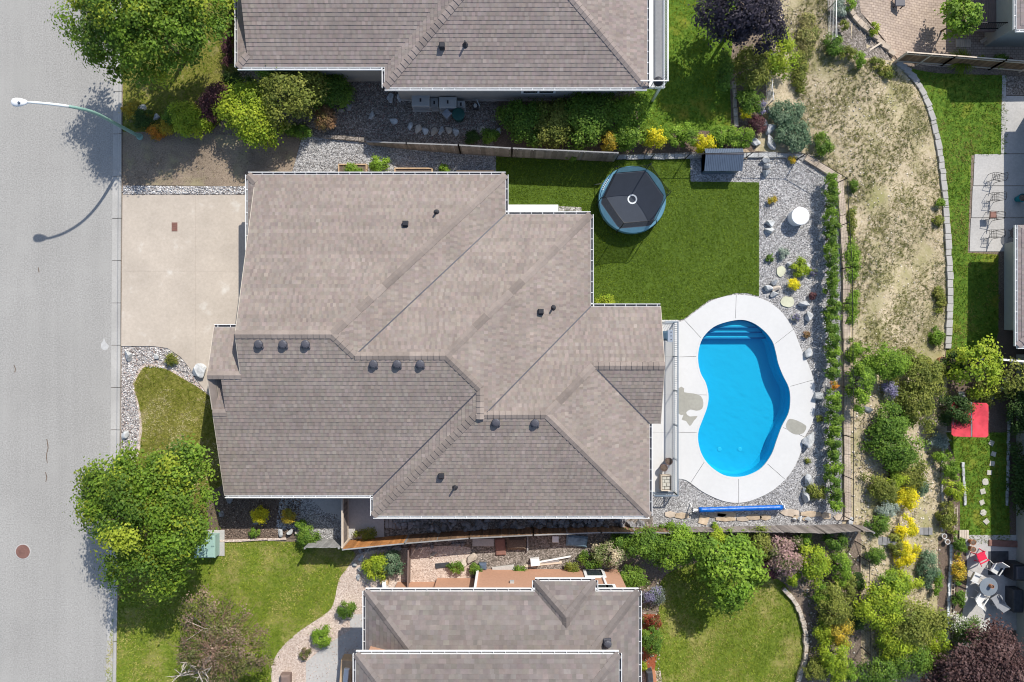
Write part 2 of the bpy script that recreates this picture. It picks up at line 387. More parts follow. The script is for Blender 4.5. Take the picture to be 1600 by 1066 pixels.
# ------------------------------------------------------------------ pool outlines (photograph plan coordinates)
POOL = spline([(1153.6,499.6),(1175.5,504),(1194,517),(1206.6,533),(1212,550),(1216,568),(1223,586),(1232,604.5),(1234.7,623),(1232,645),(1221,667),(1213,689),
  (1205,710.5),(1190,731),(1172,741.6),(1153.6,745.7),(1131.6,743),(1110,729),(1097,712),(1090.7,692),(1090.7,674),(1097,656),(1104,637),(1106.4,619),(1102.4,599),
  (1094,582.6),(1090,560.7),(1093,538.7),(1102,522),(1120.7,507.6)], 4)
DECK_ARC = spline([(1059,501.5),(1069,500),(1110,471),(1150,461),(1190,467),(1219,486),(1239,515),(1250,542),(1261,566),(1270.6,593.6),(1273.5,626.5),(1269,659),
  (1256,685),(1249,711),(1234,740),(1208,765),(1179,780),(1153.6,785.5),(1128,782),(1099,769),(1073,751),(1059,748)], 4, closed=False)
def xy(pts): return [tuple(V(*p))[:2] for p in pts]
POOLW = xy(POOL); DECKW = xy(DECK_ARC)
if area2(POOLW) < 0: POOLW = POOLW[::-1]

def patch(name, pts, up, mat, drape=False, kind='structure', label=None, cat=None, hole=None, thick=0, parent=None, step=.8):
    bm = bmesh.new()
    ps = [P(x, y, up) for x, y in pts] if drape else [V(x, y, up) for x, y in pts]
    vs = [bm.verts.new((p.x, p.y, 0 if drape else up)) for p in ps]
    if hole:
        hs = [bm.verts.new((x, y, up)) for x, y in hole]
        ed = [bm.edges.new((q[i], q[(i+1) % len(q)])) for q in (vs, hs) for i in range(len(q))]
        bmesh.ops.triangle_fill(bm, use_beauty=True, use_dissolve=False, edges=ed)
    else:
        f = bm.faces.new(vs)
        if len(vs) > 4: bmesh.ops.triangulate(bm, faces=[f])
    bmesh.ops.recalc_face_normals(bm, faces=bm.faces[:])
    if sum(f.normal.z for f in bm.faces) < 0: bmesh.ops.reverse_faces(bm, faces=bm.faces[:])
    if thick:
        r = bmesh.ops.extrude_face_region(bm, geom=bm.faces[:])
        for e in r['geom']:
            if isinstance(e, bmesh.types.BMVert): e.co.z += thick
    if drape:
        for ax in (0, 1):
            lo = min(v.co[ax] for v in bm.verts); hi = max(v.co[ax] for v in bm.verts); t = lo + step
            while t < hi:
                n = [0, 0, 0]; n[ax] = 1; c = [0, 0, 0]; c[ax] = t
                bmesh.ops.bisect_plane(bm, geom=bm.verts[:] + bm.edges[:] + bm.faces[:], plane_co=c, plane_no=n); t += step
        for v in bm.verts: v.co.z += zg(v.co.x, v.co.y) + up
    me = bpy.data.meshes.new(name)
    if parent:
        bmesh.ops.translate(bm, verts=bm.verts[:], vec=-wloc(parent))
    bm.to_mesh(me); bm.free(); me.materials.append(M[mat])
    return link(name, me, parent, kind, label, cat)

# ------------------------------------------------------------------ ground
def terrain():
    xs = np.concatenate([[-420, -160, -80, -50], np.arange(-38, 46, .75), [55, 80, 160, 420]]); ys = np.concatenate([[-420, -160, -70, -40], np.arange(-30, 31, .75), [40, 70, 160, 420]])
    X, Y = np.meshgrid(xs, ys); n = X.size; Z = np.array([zg(a, b) for a, b in zip(X.ravel(), Y.ravel())]) - .012
    Z[inside(DECKW, X.ravel(), Y.ravel())] = -2.6
    W_ = len(xs); idx = np.arange(n).reshape(len(ys), W_)
    q = np.stack([idx[:-1,:-1], idx[:-1,1:], idx[1:,1:], idx[1:,:-1]], -1).reshape(-1, 4)
    np_mesh('ground', np.stack([X.ravel(), Y.ravel(), Z], 1), q, None, M['garden_soil'], kind='structure', smooth=False)
terrain()
patch('road', [(-900,-900),(184,-900),(179,0),(175.5,340),(173,690),(166,1066),(157,1900),(-900,1900)], .004, 'asphalt')
kerb = thing('kerb', 'pale concrete kerb and gutter along the road', 'kerb'); kerb['kind'] = 'structure'
def kx(y, o): return float(np.interp(y, [-400, 0, 340, 690, 1066, 1500], [[182,179,175.5,173,166,158],[190,187.5,185,183,176.5,168],[194,192,190,188,182,173]][o]))
for i in range(21):
    ya = -120 + i * 66; yb = ya + 65.2; mb = MB()
    A = [V(kx(y, o), y) for y in (ya, yb) for o in range(3)]
    prof = []
    for q in (A[:3], A[3:]):
        prof.append([(q[0].x, q[0].y, .012), (q[1].x - .04, q[1].y, .02), (q[1].x + .05, q[1].y, .075), (q[2].x, q[2].y, .085), (q[2].x, q[2].y, -.05)])
    vs = prof[0] + prof[1]; mb.add(vs, [(j, j+5, j+6, j+1) for j in range(4)]); mb.build('kerb_stone', M['kerb_concrete'], kerb)
drive = thing('driveway', 'tan concrete driveway in front of the garage', 'driveway'); drive['kind'] = 'structure'
DP = [(192,305),(420,305),(420,640),(345,625),(322,612),(311,598),(298,577),(283,558),(262,544),(240,541),(190,541)]
patch('driveway_base', DP, .006, 'dirt', parent=drive, kind=None)
for (x0, x1) in ((185,305.93),(306.07,430)):
    for (y0, y1) in ((300,423.9),(424.04,660)):
        q = clip_rect(DP, x0, x1, y0, y1)
        if q: patch('concrete_slab', q, .02, 'concrete', parent=drive, kind=None, thick=.04)
patch('gravel_strip', [(192,290),(420,292),(420,304),(192,304)], .035, 'river_rock')
patch('bare_earth', [(192,205),(470,215),(462,250),(448,292),(192,289)], .008, 'dirt')
patch('shaded_lawn', [(192,-300),(372,-300),(372,160),(330,206),(192,206)], .012, 'dry_lawn')
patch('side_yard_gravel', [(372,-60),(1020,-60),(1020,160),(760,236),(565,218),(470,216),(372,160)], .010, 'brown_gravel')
patch('garden_bed', [(780,150),(1040,150),(1180,200),(1175,236),(960,241),(770,234)], .014, 'bark_mulch')
patch('gravel_path', [(472,214),(565,218),(790,236),(790,300),(445,300),(458,265)], .016, 'gravel')
patch('front_gravel_bed', [(190,541),(240,541),(262,544),(283,558),(298,577),(311,598),(322,612),(345,628),(345,660),(330,690),(280,720),(189,720)], .010, 'river_rock')
patch('front_lawn_edging', spline([(222,571),(240,568),(262,574),(290,589),(322,608),(345,640),(345,740),(212,740),(216,690),(218,660),(213,630),(206,600)], 4), .016, 'pink_gravel')
FRONT_LAWN = spline([(224,575),(240,572),(262,578),(288,593),(318,612),(345,645),(345,760),(216,770),(219,700),(222,665),(217,632),(210,602)], 4)
patch('front_lawn', FRONT_LAWN, .022, 'dry_lawn')
patch('verge', [(188,720),(345,720),(345,850),(186,940)], .013, 'dry_lawn')
patch('mulch_bed', [(320,760),(500,760),(505,840),(342,846),(325,830)], .018, 'bark_mulch')
patch('side_gravel', [(440,760),(545,760),(545,852),(490,852),(480,830),(430,828)], .021, 'gravel')
patch('side_path', [(465,760),(545,760),(545,822),(505,798)], .026, 'grey_concrete')
patch('landing', [(545,760),(600,760),(600,840),(545,842)], .022, 'grey_concrete')
patch('side_yard_soil', [(545,760),(1020,760),(1020,840),(545,858)], .016, 'brown_gravel')
SOUTH_LAWN = spline([(183,1120),(186,935),(260,890),(342,850),(420,846),(500,850),(552,862),(548,880),(530,905),(522,940),(510,958),(470,985),(440,1012),(425,1040),(400,1120)], 4)
patch('neighbour_front_lawn', SOUTH_LAWN, .012, 'lawn')
PINK = spline([(400,1125),(425,1040),(440,1012),(470,985),(510,958),(522,940),(530,905),(548,880),(570,862),(640,856),(745,858),(745,925),(600,940),(600,1125)], 3)
patch('pink_gravel_bed', PINK, .009, 'pink_gravel')
patch('entry_path', [(478,1035),(505,1012),(535,992),(547,985),(547,960),(600,960),(600,1125),(478,1125)], .018, 'grey_concrete')
patch('work_yard', [(735,846),(960,838),(985,900),(960,930),(735,930)], .011, 'brown_gravel')
patch('rear_garden_bed', [(940,836),(1345,832),(1345,1140),(985,1140),(985,900)], .007, 'garden_soil')
REAR_LAWN = spline([(1030,1130),(1029,1010),(1030,930),(1035,905),(1060,888),(1105,880),(1160,895),(1215,905),(1240,935),(1254,975),(1256,1010),(1250,1060),(1240,1130)], 4)
patch('rear_lawn', REAR_LAWN, .017, 'lawn')
patch('red_mulch_bed', [(1004,960),(1027,960),(1026,1050),(1004,1050)], .012, 'red_mulch')
patch('porch_slab', [(1000,1050),(1032,1048),(1042,1120),(1000,1120)], .02, 'pink_gravel')
patch('pool_yard_gravel', [(1000,470),(1010,236),(1256,240),(1312,277),(1316,500),(1318,800),(1330,838),(1000,838)], .006, 'gravel', hole=inset(DECKW[::-1] if area2(DECKW) < 0 else DECKW, .12))
TURF = [(775,238),(1078,243),(1079,284),(1186,285),(1186,480),(1062,520),(1000,520),(880,500),(775,345)]
TURF = [(775,238),(1078,243),(1079,284),(1186,285),(1186,463),(1168,458),(1150,458),(1108,469),(1068,499),(1030,503),(880,500),(775,345)]
patch('artificial_turf', TURF, .03, 'turf')
patch('neighbour_back_lawn', spline([(1000,-80),(1150,-80),(1145,60),(1140,120),(1142,190),(1130,204),(1060,203),(1000,205)], 3), .016, 'lush_lawn')
patch('hillside', [(1190,-120),(1345,-120),(1330,60),(1400,95),(1440,150),(1462,210),(1474,280),(1480,350),(1483,480),(1478,545),(1470,600),(1312,610),(1316,330),(1312,277),(1256,240),(1180,236),(1200,130)], .012, 'hill_soil', drape=True)
patch('hill_garden', [(1315,600),(1480,590),(1482,840),(1470,1130),(1318,1130)], .010, 'hill_soil', drape=True)
patch('side_terrace', [(1285,-60),(1335,-60),(1345,20),(1395,95),(1345,90),(1300,70)], .02, 'brown_gravel', drape=True)
patch('patio_upper', [(1335,-60),(1640,-60),(1640,108),(1402,92),(1380,60),(1345,20)], .03, 'paver', drape=True)
LOWER_LAWN = [(1412,104),(1572,118),(1572,240),(1518,242),(1512,395),(1560,398),(1560,520),(1548,560),(1478,560),(1484,480),(1481,350),(1474,270),(1458,190),(1438,140)]
patch('lower_lawn', LOWER_LAWN, .016, 'lush_lawn', drape=True)
patch('lower_yard_soil', [(1478,540),(1640,380),(1640,1130),(1470,1130)], .008, 'bark_mulch', drape=True)
SMALL_LAWN = [(1478,676),(1575,676),(1578,850),(1500,850),(1500,740)]
patch('small_lawn', SMALL_LAWN, .02, 'lush_lawn', drape=True)
conc = thing('lower_patio', 'pale concrete slab patio beside the lower lawn', 'patio'); conc['kind'] = 'structure'
for (a, b, c_, d_) in ((1523,1568,241,290),(1520,1566,291,340),(1517,1563,341,393),(1568.6,1640,241,290),(1566.6,1640,291,340),(1563.6,1640,341,393),(1572,1640,150,240)):
    patch('concrete_slab', [(a,c_),(b+1,c_),(b-.5,d_),(a-2,d_)], .02, 'grey_concrete', drape=True, parent=conc, kind=None)
patch('gravel_corner', [(1572,118),(1640,122),(1640,149),(1572,149)], .03, 'brown_gravel', drape=True)
patch('path_edge', [(1566,118),(1572,118),(1572,240),(1564,240)], .03, 'grey_concrete', drape=True)
patch('lower_terrace', [(1508,836),(1640,836),(1640,985),(1500,985),(1512,900)], .03, 'grey_concrete', drape=True)
patch('planting_strip', [(1466,840),(1482,840),(1480,1000),(1464,1000)], .024, 'bark_mulch', drape=True)

# ------------------------------------------------------------------ swimming pool
pool = thing('swimming_pool', 'kidney-shaped swimming pool with bright blue water', 'pool', (*V(1155, 622)[:2], 0))
def pool_parts():
    n = len(POOLW); mb = MB(); depth = -1.05
    fl = inset(POOLW, .18)
    mb.add([(x, y, -.03) for x, y in POOLW] + [(x, y, depth + .2) for x, y in inset(POOLW, .02)] + [(x, y, depth) for x, y in fl],
           [((i+1) % n, i, n+i, n+(i+1) % n) for i in range(n)] + [(n+(i+1) % n, n+i, 2*n+i, 2*n+(i+1) % n) for i in range(n)] + [tuple(range(2*n, 3*n))])
    mb.build('pool_shell', M['pool_liner'], pool)
    wp = inset(POOLW, .004); MB().add([(x, y, -.14) for x, y in wp], [tuple(range(n))]).build('water_surface', M['water'], pool)
    for i, (yy, zt) in enumerate(((512, -.28), (520, -.46), (529, -.66))):
        z = V(0, yy, 0).y
        q = clip_rect([(x, y) for x, y in inset(POOLW, .03)], -99, 99, z, 99)
        m2 = MB(); m2.prism(q, depth - .02, zt); m2.build('pool_step', M['pool_step'], pool)
        xs = [p[0] for p in q if abs(p[1] - z) < .02]
        MB().box(min(xs) + .03, max(xs) - .03, z - .012, z + .07, zt + .003, zt + .012).build('step_edge', M['pool_edge'], pool)
    # coping lip
    ins = inset(POOLW, .0); outl = inset(POOLW, -.10); mb = MB()
    mb.add([(x, y, .058) for x, y in outl] + [(x, y, .058) for x, y in inset(POOLW, .012)] + [(x, y, -.03) for x, y in inset(POOLW, .012)],
           [(i, (i+1) % n, n+(i+1) % n, n+i) for i in range(n)] + [(n+i, n+(i+1) % n, 2*n+(i+1) % n, 2*n+i) for i in range(n)])
    mb.build('coping', M['deck_concrete'], pool)
    for px in (1124, 1156):
        c = V(px, 702, depth); m3 = MB(); m3.lathe((c.x, c.y, depth), [(.13, .005), (.13, .02), (.09, .03), (.02, .032)], 16); m3.build('main_drain', M['pool_step'], pool)
    c = V(1230, 600, -.3)
    MB().box(c.x + .02, c.x + .09, c.y - .12, c.y + .12, -.40, -.2).build('skimmer', M['print_white'], pool)
pool_parts()
deck = thing('pool_deck', 'pale concrete deck ringing the kidney pool', 'deck'); deck['kind'] = 'structure'
def deck_slabs():
    O = [V(*p) for p in spline(DECK_ARC, 3, closed=False)] + [V(1059, y) for y in range(746, 503, -2)]
    I = [V(*p) for p in spline(POOL, 3)]
    joints = [((1149,461),(1149,500)),((1239,515),(1209,539)),((1271,594),(1231,604)),((1258,683),(1222,667)),((1226,750),(1197,724)),((1154,785),(1154,745)),((1078,755),(1101,719)),
              ((1059,676),(1091,676)),((1059,617),(1106,617)),((1059,557),(1090,557)),((1069,500),(1097,530))]
    def near(L, p):
        q = V(*p); return min(range(len(L)), key=lambda i: (L[i] - q).length)
    oi = [near(O, j[0]) for j in joints]; ii = [near(I, j[1]) for j in joints]
    def seg(L, a, b):
        r = [L[a]]
        i = a
        while i != b: i = (i + 1) % len(L); r.append(L[i])
        return r
    nj = len(joints)
    for k in range(nj):
        a = seg(O, oi[k], oi[(k+1) % nj]); b = seg(I, ii[k], ii[(k+1) % nj])
        def trim(L, g=.011):
            u = (L[1] - L[0]).normalized() * g; v = (L[-2] - L[-1]).normalized() * g
            return [L[0] + u] + L[1:-1] + [L[-1] + v]
        poly = [(p.x, p.y) for p in trim(a)] + [(p.x, p.y) for p in trim(b)[::-1]]
        mb = MB(); mb.prism(poly, -.05, .055); mb.build('deck_slab', M['deck_concrete'], deck)
    n = len(POOLW)
deck_slabs()
ter = thing('terrace', 'cream concrete terrace behind the house inside the railing', 'terrace'); ter['kind'] = 'structure'
for y0, y1 in ((500,557),(557.3,617),(617.3,676),(676.3,774)):
    patch('terrace_slab', [(985,y0),(1058.6,y0),(1058.6,y1),(985,y1)], .0, 'deck_concrete', parent=ter, kind=None, thick=.05)
w1 = spline([(1060,607),(1069,607),(1069,613),(1084,615),(1095,619),(1099,629),(1097,639),(1088,642),(1079,640),(1072,645),(1078,651),(1090,650),(1084,658),(1078,666),(1072,658),(1065,656),(1068,648),(1060,646)], 2)
patch('wet_patch', w1, .058, 'wet_concrete')
patch('wet_patch', spline([(1229,661),(1233,655),(1242,656),(1253,661),(1260,667),(1255,677),(1243,679),(1233,674),(1228,667)], 3), .058, 'wet_concrete')

# ------------------------------------------------------------------ ground marks
m0 = V(36, 862); t = thing('manhole_cover', 'round rust-brown manhole cover in the road', 'manhole', (m0.x, m0.y, 0))
MB().lathe((m0.x, m0.y, 0), [(.47, .004), (.47, .012), (.45, .016)], 28).build('frame', M['grey_concrete'], t)
mb = MB(); mb.lathe((m0.x, m0.y, 0), [(.42, .004), (.42, .02), (.40, .024)], 28)
for k in range(-3, 4):
    hw = math.sqrt(.36 ** 2 - (k * .1) ** 2); mb.box(m0.x - hw, m0.x + hw, m0.y + k*.1 - .015, m0.y + k*.1 + .015, .024, .03)
mb.build('lid', M['manhole_rust'], t)
a, b = V(269, 362), V(278, 348); t = thing('drain_cover', 'small brown rectangular drain cover in the driveway', 'drain cover', (a.x, a.y, .06))
MB().bev(a.x, b.x, a.y, b.y, .055, .075, .01).build('plate', M['manhole_rust'], t)
mb = MB()
for k in range(4): mb.box(a.x + .05, b.x - .05, a.y + .08 + k*.11, a.y + .11 + k*.11, .0755, .082)
mb.build('rib', M['copper'], t)
for cr in ([(73,686),(75,700),(72.5,712),(74,724)], [(71,738),(73,746),(71.5,753)], [(60,418),(61,426)], [(22,571),(24,577),(23,582)]):
    L_ = spline(cr, 3, False); patch('road_crack', [(x-.5-random.random()*.5, y) for x, y in L_] + [(x+.5+random.random()*.5, y) for x, y in L_[::-1]], .008, 'bark_mulch')
patch('paint_spill', spline([(158,537),(161,533),(162.5,528),(164.5,534),(167,537),(170,541),(167,546),(162,547),(158,543)], 4), .009, 'paint_splash')
# ------------------------------------------------------------------ houses
def gpt(gx, gy, h): return Vector(((gx - 800) / S, (533 - gy) / S, h / S))
class Roof:
    """slopes are planes h = a*gx + b*gy + c over the plan (pixel units at ground level)"""
    def __init__(s, root, tone, tabw=8.2, course=5.3, var=.08, wide=False):
        s.root = root; s.tone = tone; s.tabw = tabw; s.course = course; s.var = var; s.deck = MB(); s.tabs = []; s.slopes = []; s.caps = []
    def slope(s, pl, poly):
        """poly: plan vertices; heights follow from the plane"""
        h = lambda x, y: pl[0]*x + pl[1]*y + pl[2]
        vs = [gpt(x, y, h(x, y)) for x, y in poly]
        if area2([(v.x, v.y) for v in vs]) < 0: vs = vs[::-1]; poly = poly[::-1]
        lo = [v - Vector((0, 0, .16)) for v in vs]; n = len(vs)
        s.deck.add(vs + lo, [tuple(range(n)), tuple(range(n, 2*n))[::-1]] + [(i, n+i, n+(i+1) % n, (i+1) % n) for i in range(n)])
        yax = abs(pl[1]) > abs(pl[0]); sg = 1 if (pl[1] if yax else pl[0]) > 0 else -1      # s grows uphill
        pc = [((y, x) if yax else (x, y)) for x, y in poly]; pc = [(sg * a, b) for a, b in pc]       # (s, t)
        s0 = min(p[0] for p in pc); s1 = max(p[0] for p in pc); t0 = min(p[1] for p in pc) - 20; t1 = max(p[1] for p in pc)
        tone = s.tone; k = 0; sa = s0 - .6
        while sa < s1:
            sb = sa + s.course; t = t0 + random.random() * s.tabw; rt = random.uniform(.95, 1.05)
            while t < t1:
                k += 1; tw = s.tabw * (random.uniform(.5, .66) if k % 2 else random.uniform(.34, .5)) if s.var < .11 else s.tabw * random.uniform(.6, 1.3)
                q = clip_rect(pc, sa, sb, t, t + tw); ta, t = t, t + tw
                if not q: continue
                lift = random.uniform(.012, .022); f = rt * (1 + random.uniform(-s.var, s.var)) * ((1.05 if k % 2 else .945) if s.var < .11 else 1)
                if random.random() < .05: f *= 1.12
                col = tuple(c * f * random.uniform(.97, 1.03) for c in tone)
                pts = []
                for (u, v_) in q:
                    g = (u * sg, v_); x, y = (g[1], g[0]) if yax else g
                    fr = (u - sa) / (sb - sa); p = gpt(x, y, h(x, y)); p.z += .004 + lift * (1 - fr); pts.append((p, fr))
                if area2([(p.x, p.y) for p, _ in pts]) < 0: pts = pts[::-1]
                s.tabs.append((pts, col))
            sa = sb
    def cap(s, A, B, pa, pb, parent=None):
        """overlapping folded cap shingles along a hip or ridge between planes pa and pb; A, B plan points"""
        ha = lambda x, y: pa[0]*x + pa[1]*y + pa[2]
        a = gpt(A[0], A[1], ha(*A)); b = gpt(B[0], B[1], ha(*B))
        if b.z < a.z: a, b = b, a
        s.caps.append((a, b, pa, pb))
    def finish(s, mat='shingle'):
        dk = s.deck; dk.col = tuple(c * .5 for c in s.tone); dk.c = [dk.col if len(f) != 3 else tuple(c * .95 for c in s.tone) for f in dk.f]
        deck = dk.build('roof', M['shingle'], s.root)
        mb = MB()
        for pts, col in s.tabs:
            mb.col = col; n = len(pts)
            mb.add([p for p, _ in pts], [tuple(range(n))])
            for i in range(n):
                if pts[i][1] < .02 and pts[(i+1) % n][1] < .02:
                    p, q = pts[i][0], pts[(i+1) % n][0]; mb.col = tuple(c * .8 for c in col)
                    mb.add([p, q, q - Vector((0, 0, .035)), p - Vector((0, 0, .035))], [(3, 2, 1, 0)]); mb.col = col
        mb.build('shingles', M['shingle'], deck, kind='stuff')
        for a, b, pa, pb in s.caps:
            d_ = b - a; L = d_.length; n = max(1, round(L / .31)); u = d_ / n
            t = Vector((u.x, u.y, 0)).normalized(); sd = Vector((t.y, -t.x, 0))
            def down(dirv, pl):
                g = pl[0] * dirv.x - pl[1] * dirv.y
                return g
            prs = []
            for sgn in (1, -1):
                dv = sd * sgn; best = min((pa, pb), key=lambda p_: down(dv, p_)); prs.append(dv * .21 + Vector((0, 0, .21 * down(dv, best))))
            mb = MB(); mb.col = (1, 1, 1); l0, l1 = .055, .022; ov = u * 1.12
            vs = [prs[0] + Vector((0,0,l0)), Vector((0,0,l0+.012)), prs[1] + Vector((0,0,l0)), prs[0] + ov + Vector((0,0,l1)), ov + Vector((0,0,l1+.012)), prs[1] + ov + Vector((0,0,l1))]
            fs = [(0,1,4,3),(1,2,5,4)]
            if (vs[1]-vs[0]).cross(vs[4]-vs[0]).z < 0: fs = [f[::-1] for f in fs]
            lo = [v - Vector((0,0,.03)) for v in (vs[0], vs[1], vs[2])]
            mb.add(vs + lo, fs + [(0,6,7,1),(1,7,8,2),(0,3,6),(2,8,5)])
            me = None
            for i in range(n):
                f = random.uniform(.80, 1.14)
                if me is None or i % 3 == 0:
                    mb.c = [tuple(c * f for c in s.tone)] * len(mb.f)
                    o = mb.build('ridge_cap', M['shingle'], deck, off=Vector((0, 0, 0))); me = o.data
                else: o = link('ridge_cap', me, deck)
                o.location = a + u * i - wloc(deck)
        return deck
def gutter(root, A, B, z, out, mat='white_paint', hang=.62, name='gutter', wd=.11):
    """U-shaped eaves trough from A to B (world xy), open side up, hung on straps; out = outward unit xy"""
    a, b = Vector((A[0], A[1], z)), Vector((B[0], B[1], z)); o = Vector((out[0], out[1], 0)); L = (b - a).length; t = (b - a).normalized(); mb = MB()
    mb.bar(a + o * .008 + Vector((0,0,-.07)), b + o * .008 + Vector((0,0,-.07)), .016, .18)          # fascia
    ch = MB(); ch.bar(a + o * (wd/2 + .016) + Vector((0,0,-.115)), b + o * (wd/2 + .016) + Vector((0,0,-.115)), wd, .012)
    mb.bar(a + o * (wd + .03) + Vector((0,0,-.05)), b + o * (wd + .03) + Vector((0,0,-.05)), .036, .13)
    n = max(1, int(L / hang))
    for i in range(n + 1):
        p = a + t * (L * (i + .3) / (n + .6)); mb.bar(p + o * .01 + Vector((0,0,.0)), p + o * (wd + .03) + Vector((0,0,.0)), .03, .012)
    gt = mb.build(name, M[mat], root); ch.build('trough', M['vent_slate' if out[1] >= 0 else mat], gt)  # trough bottom coloured dark for debris and painted-in shadow, except on south-facing eaves
def wall(mb, pts, topf, z0):
    """vertical wall along plan points (pixels at ground), top height from topf (m)"""
    for (a, b) in zip(pts[:-1], pts[1:]):
        n = max(1, int(math.hypot(a[0]-b[0], a[1]-b[1]) / 12))
        P_ = [(a[0] + (b[0]-a[0])*i/n, a[1] + (b[1]-a[1])*i/n) for i in range(n+1)]
        for p, q in zip(P_[:-1], P_[1:]):
            u, v = gpt(p[0], p[1], 0), gpt(q[0], q[1], 0)
            mb.add([(u.x,u.y,z0),(v.x,v.y,z0),(v.x,v.y,topf(*q)),(u.x,u.y,topf(*p))], [(0,1,2,3)])
def tri(*pl):
    A = np.array([[p[0], p[1], -1.0] for p in pl]); return tuple(np.linalg.solve(A, -np.array([p[2] for p in pl]))[:2])
def box_vent(deck, gx, gy, pl, mat='vent_slate', r=.22):
    z = (pl[0]*gx + pl[1]*gy + pl[2]); p = gpt(gx, gy, z); root = deck
    mb = MB(); mb.bev(p.x-r, p.x+r, p.y-r, p.y+r, p.z-.18, p.z+.05, .02); mb.build('vent_flashing', M['vent_slate'], root)
    o = MB(); o.lathe((p.x, p.y, p.z), [(r*1.02, .05), (r*1.06, .10), (r*1.0, .17), (r*.7, .215), (r*.25, .23)], 10); o.build('roof_vent', M[mat], root, smooth=False)
def pipe_vent(deck, gx, gy, pl):
    z = (pl[0]*gx + pl[1]*gy + pl[2]); p = gpt(gx, gy, z); mb = MB()
    mb.lathe((p.x, p.y, p.z - .12), [(.17, 0), (.17, .13), (.10, .2), (.055, .26), (.055, .55), (.05, .55)], 10); mb.build('vent_pipe', M['vent_black'], deck)
def square_vent(deck, gx, gy, pl):
    z = (pl[0]*gx + pl[1]*gy + pl[2]); p = gpt(gx, gy, z); mb = MB()
    mb.bev(p.x-.15, p.x+.15, p.y-.14, p.y+.14, p.z-.1, p.z+.26, .04); mb.bev(p.x-.11, p.x+.11, p.y-.19, p.y-.13, p.z-.1, p.z+.16, .02); mb.build('exhaust_hood', M['vent_black'], deck)

PITCH = .32
def planeN(e, h0, m=PITCH): return (0, m, h0 - m*e)      # rises towards larger gy
def planeS(e, h0, m=PITCH): return (0, -m, h0 + m*e)
def planeE(e, h0, m=PITCH): return (-m, 0, h0 + m*e)
def planeW(e, h0, m=PITCH): return (m, 0, h0 - m*e)

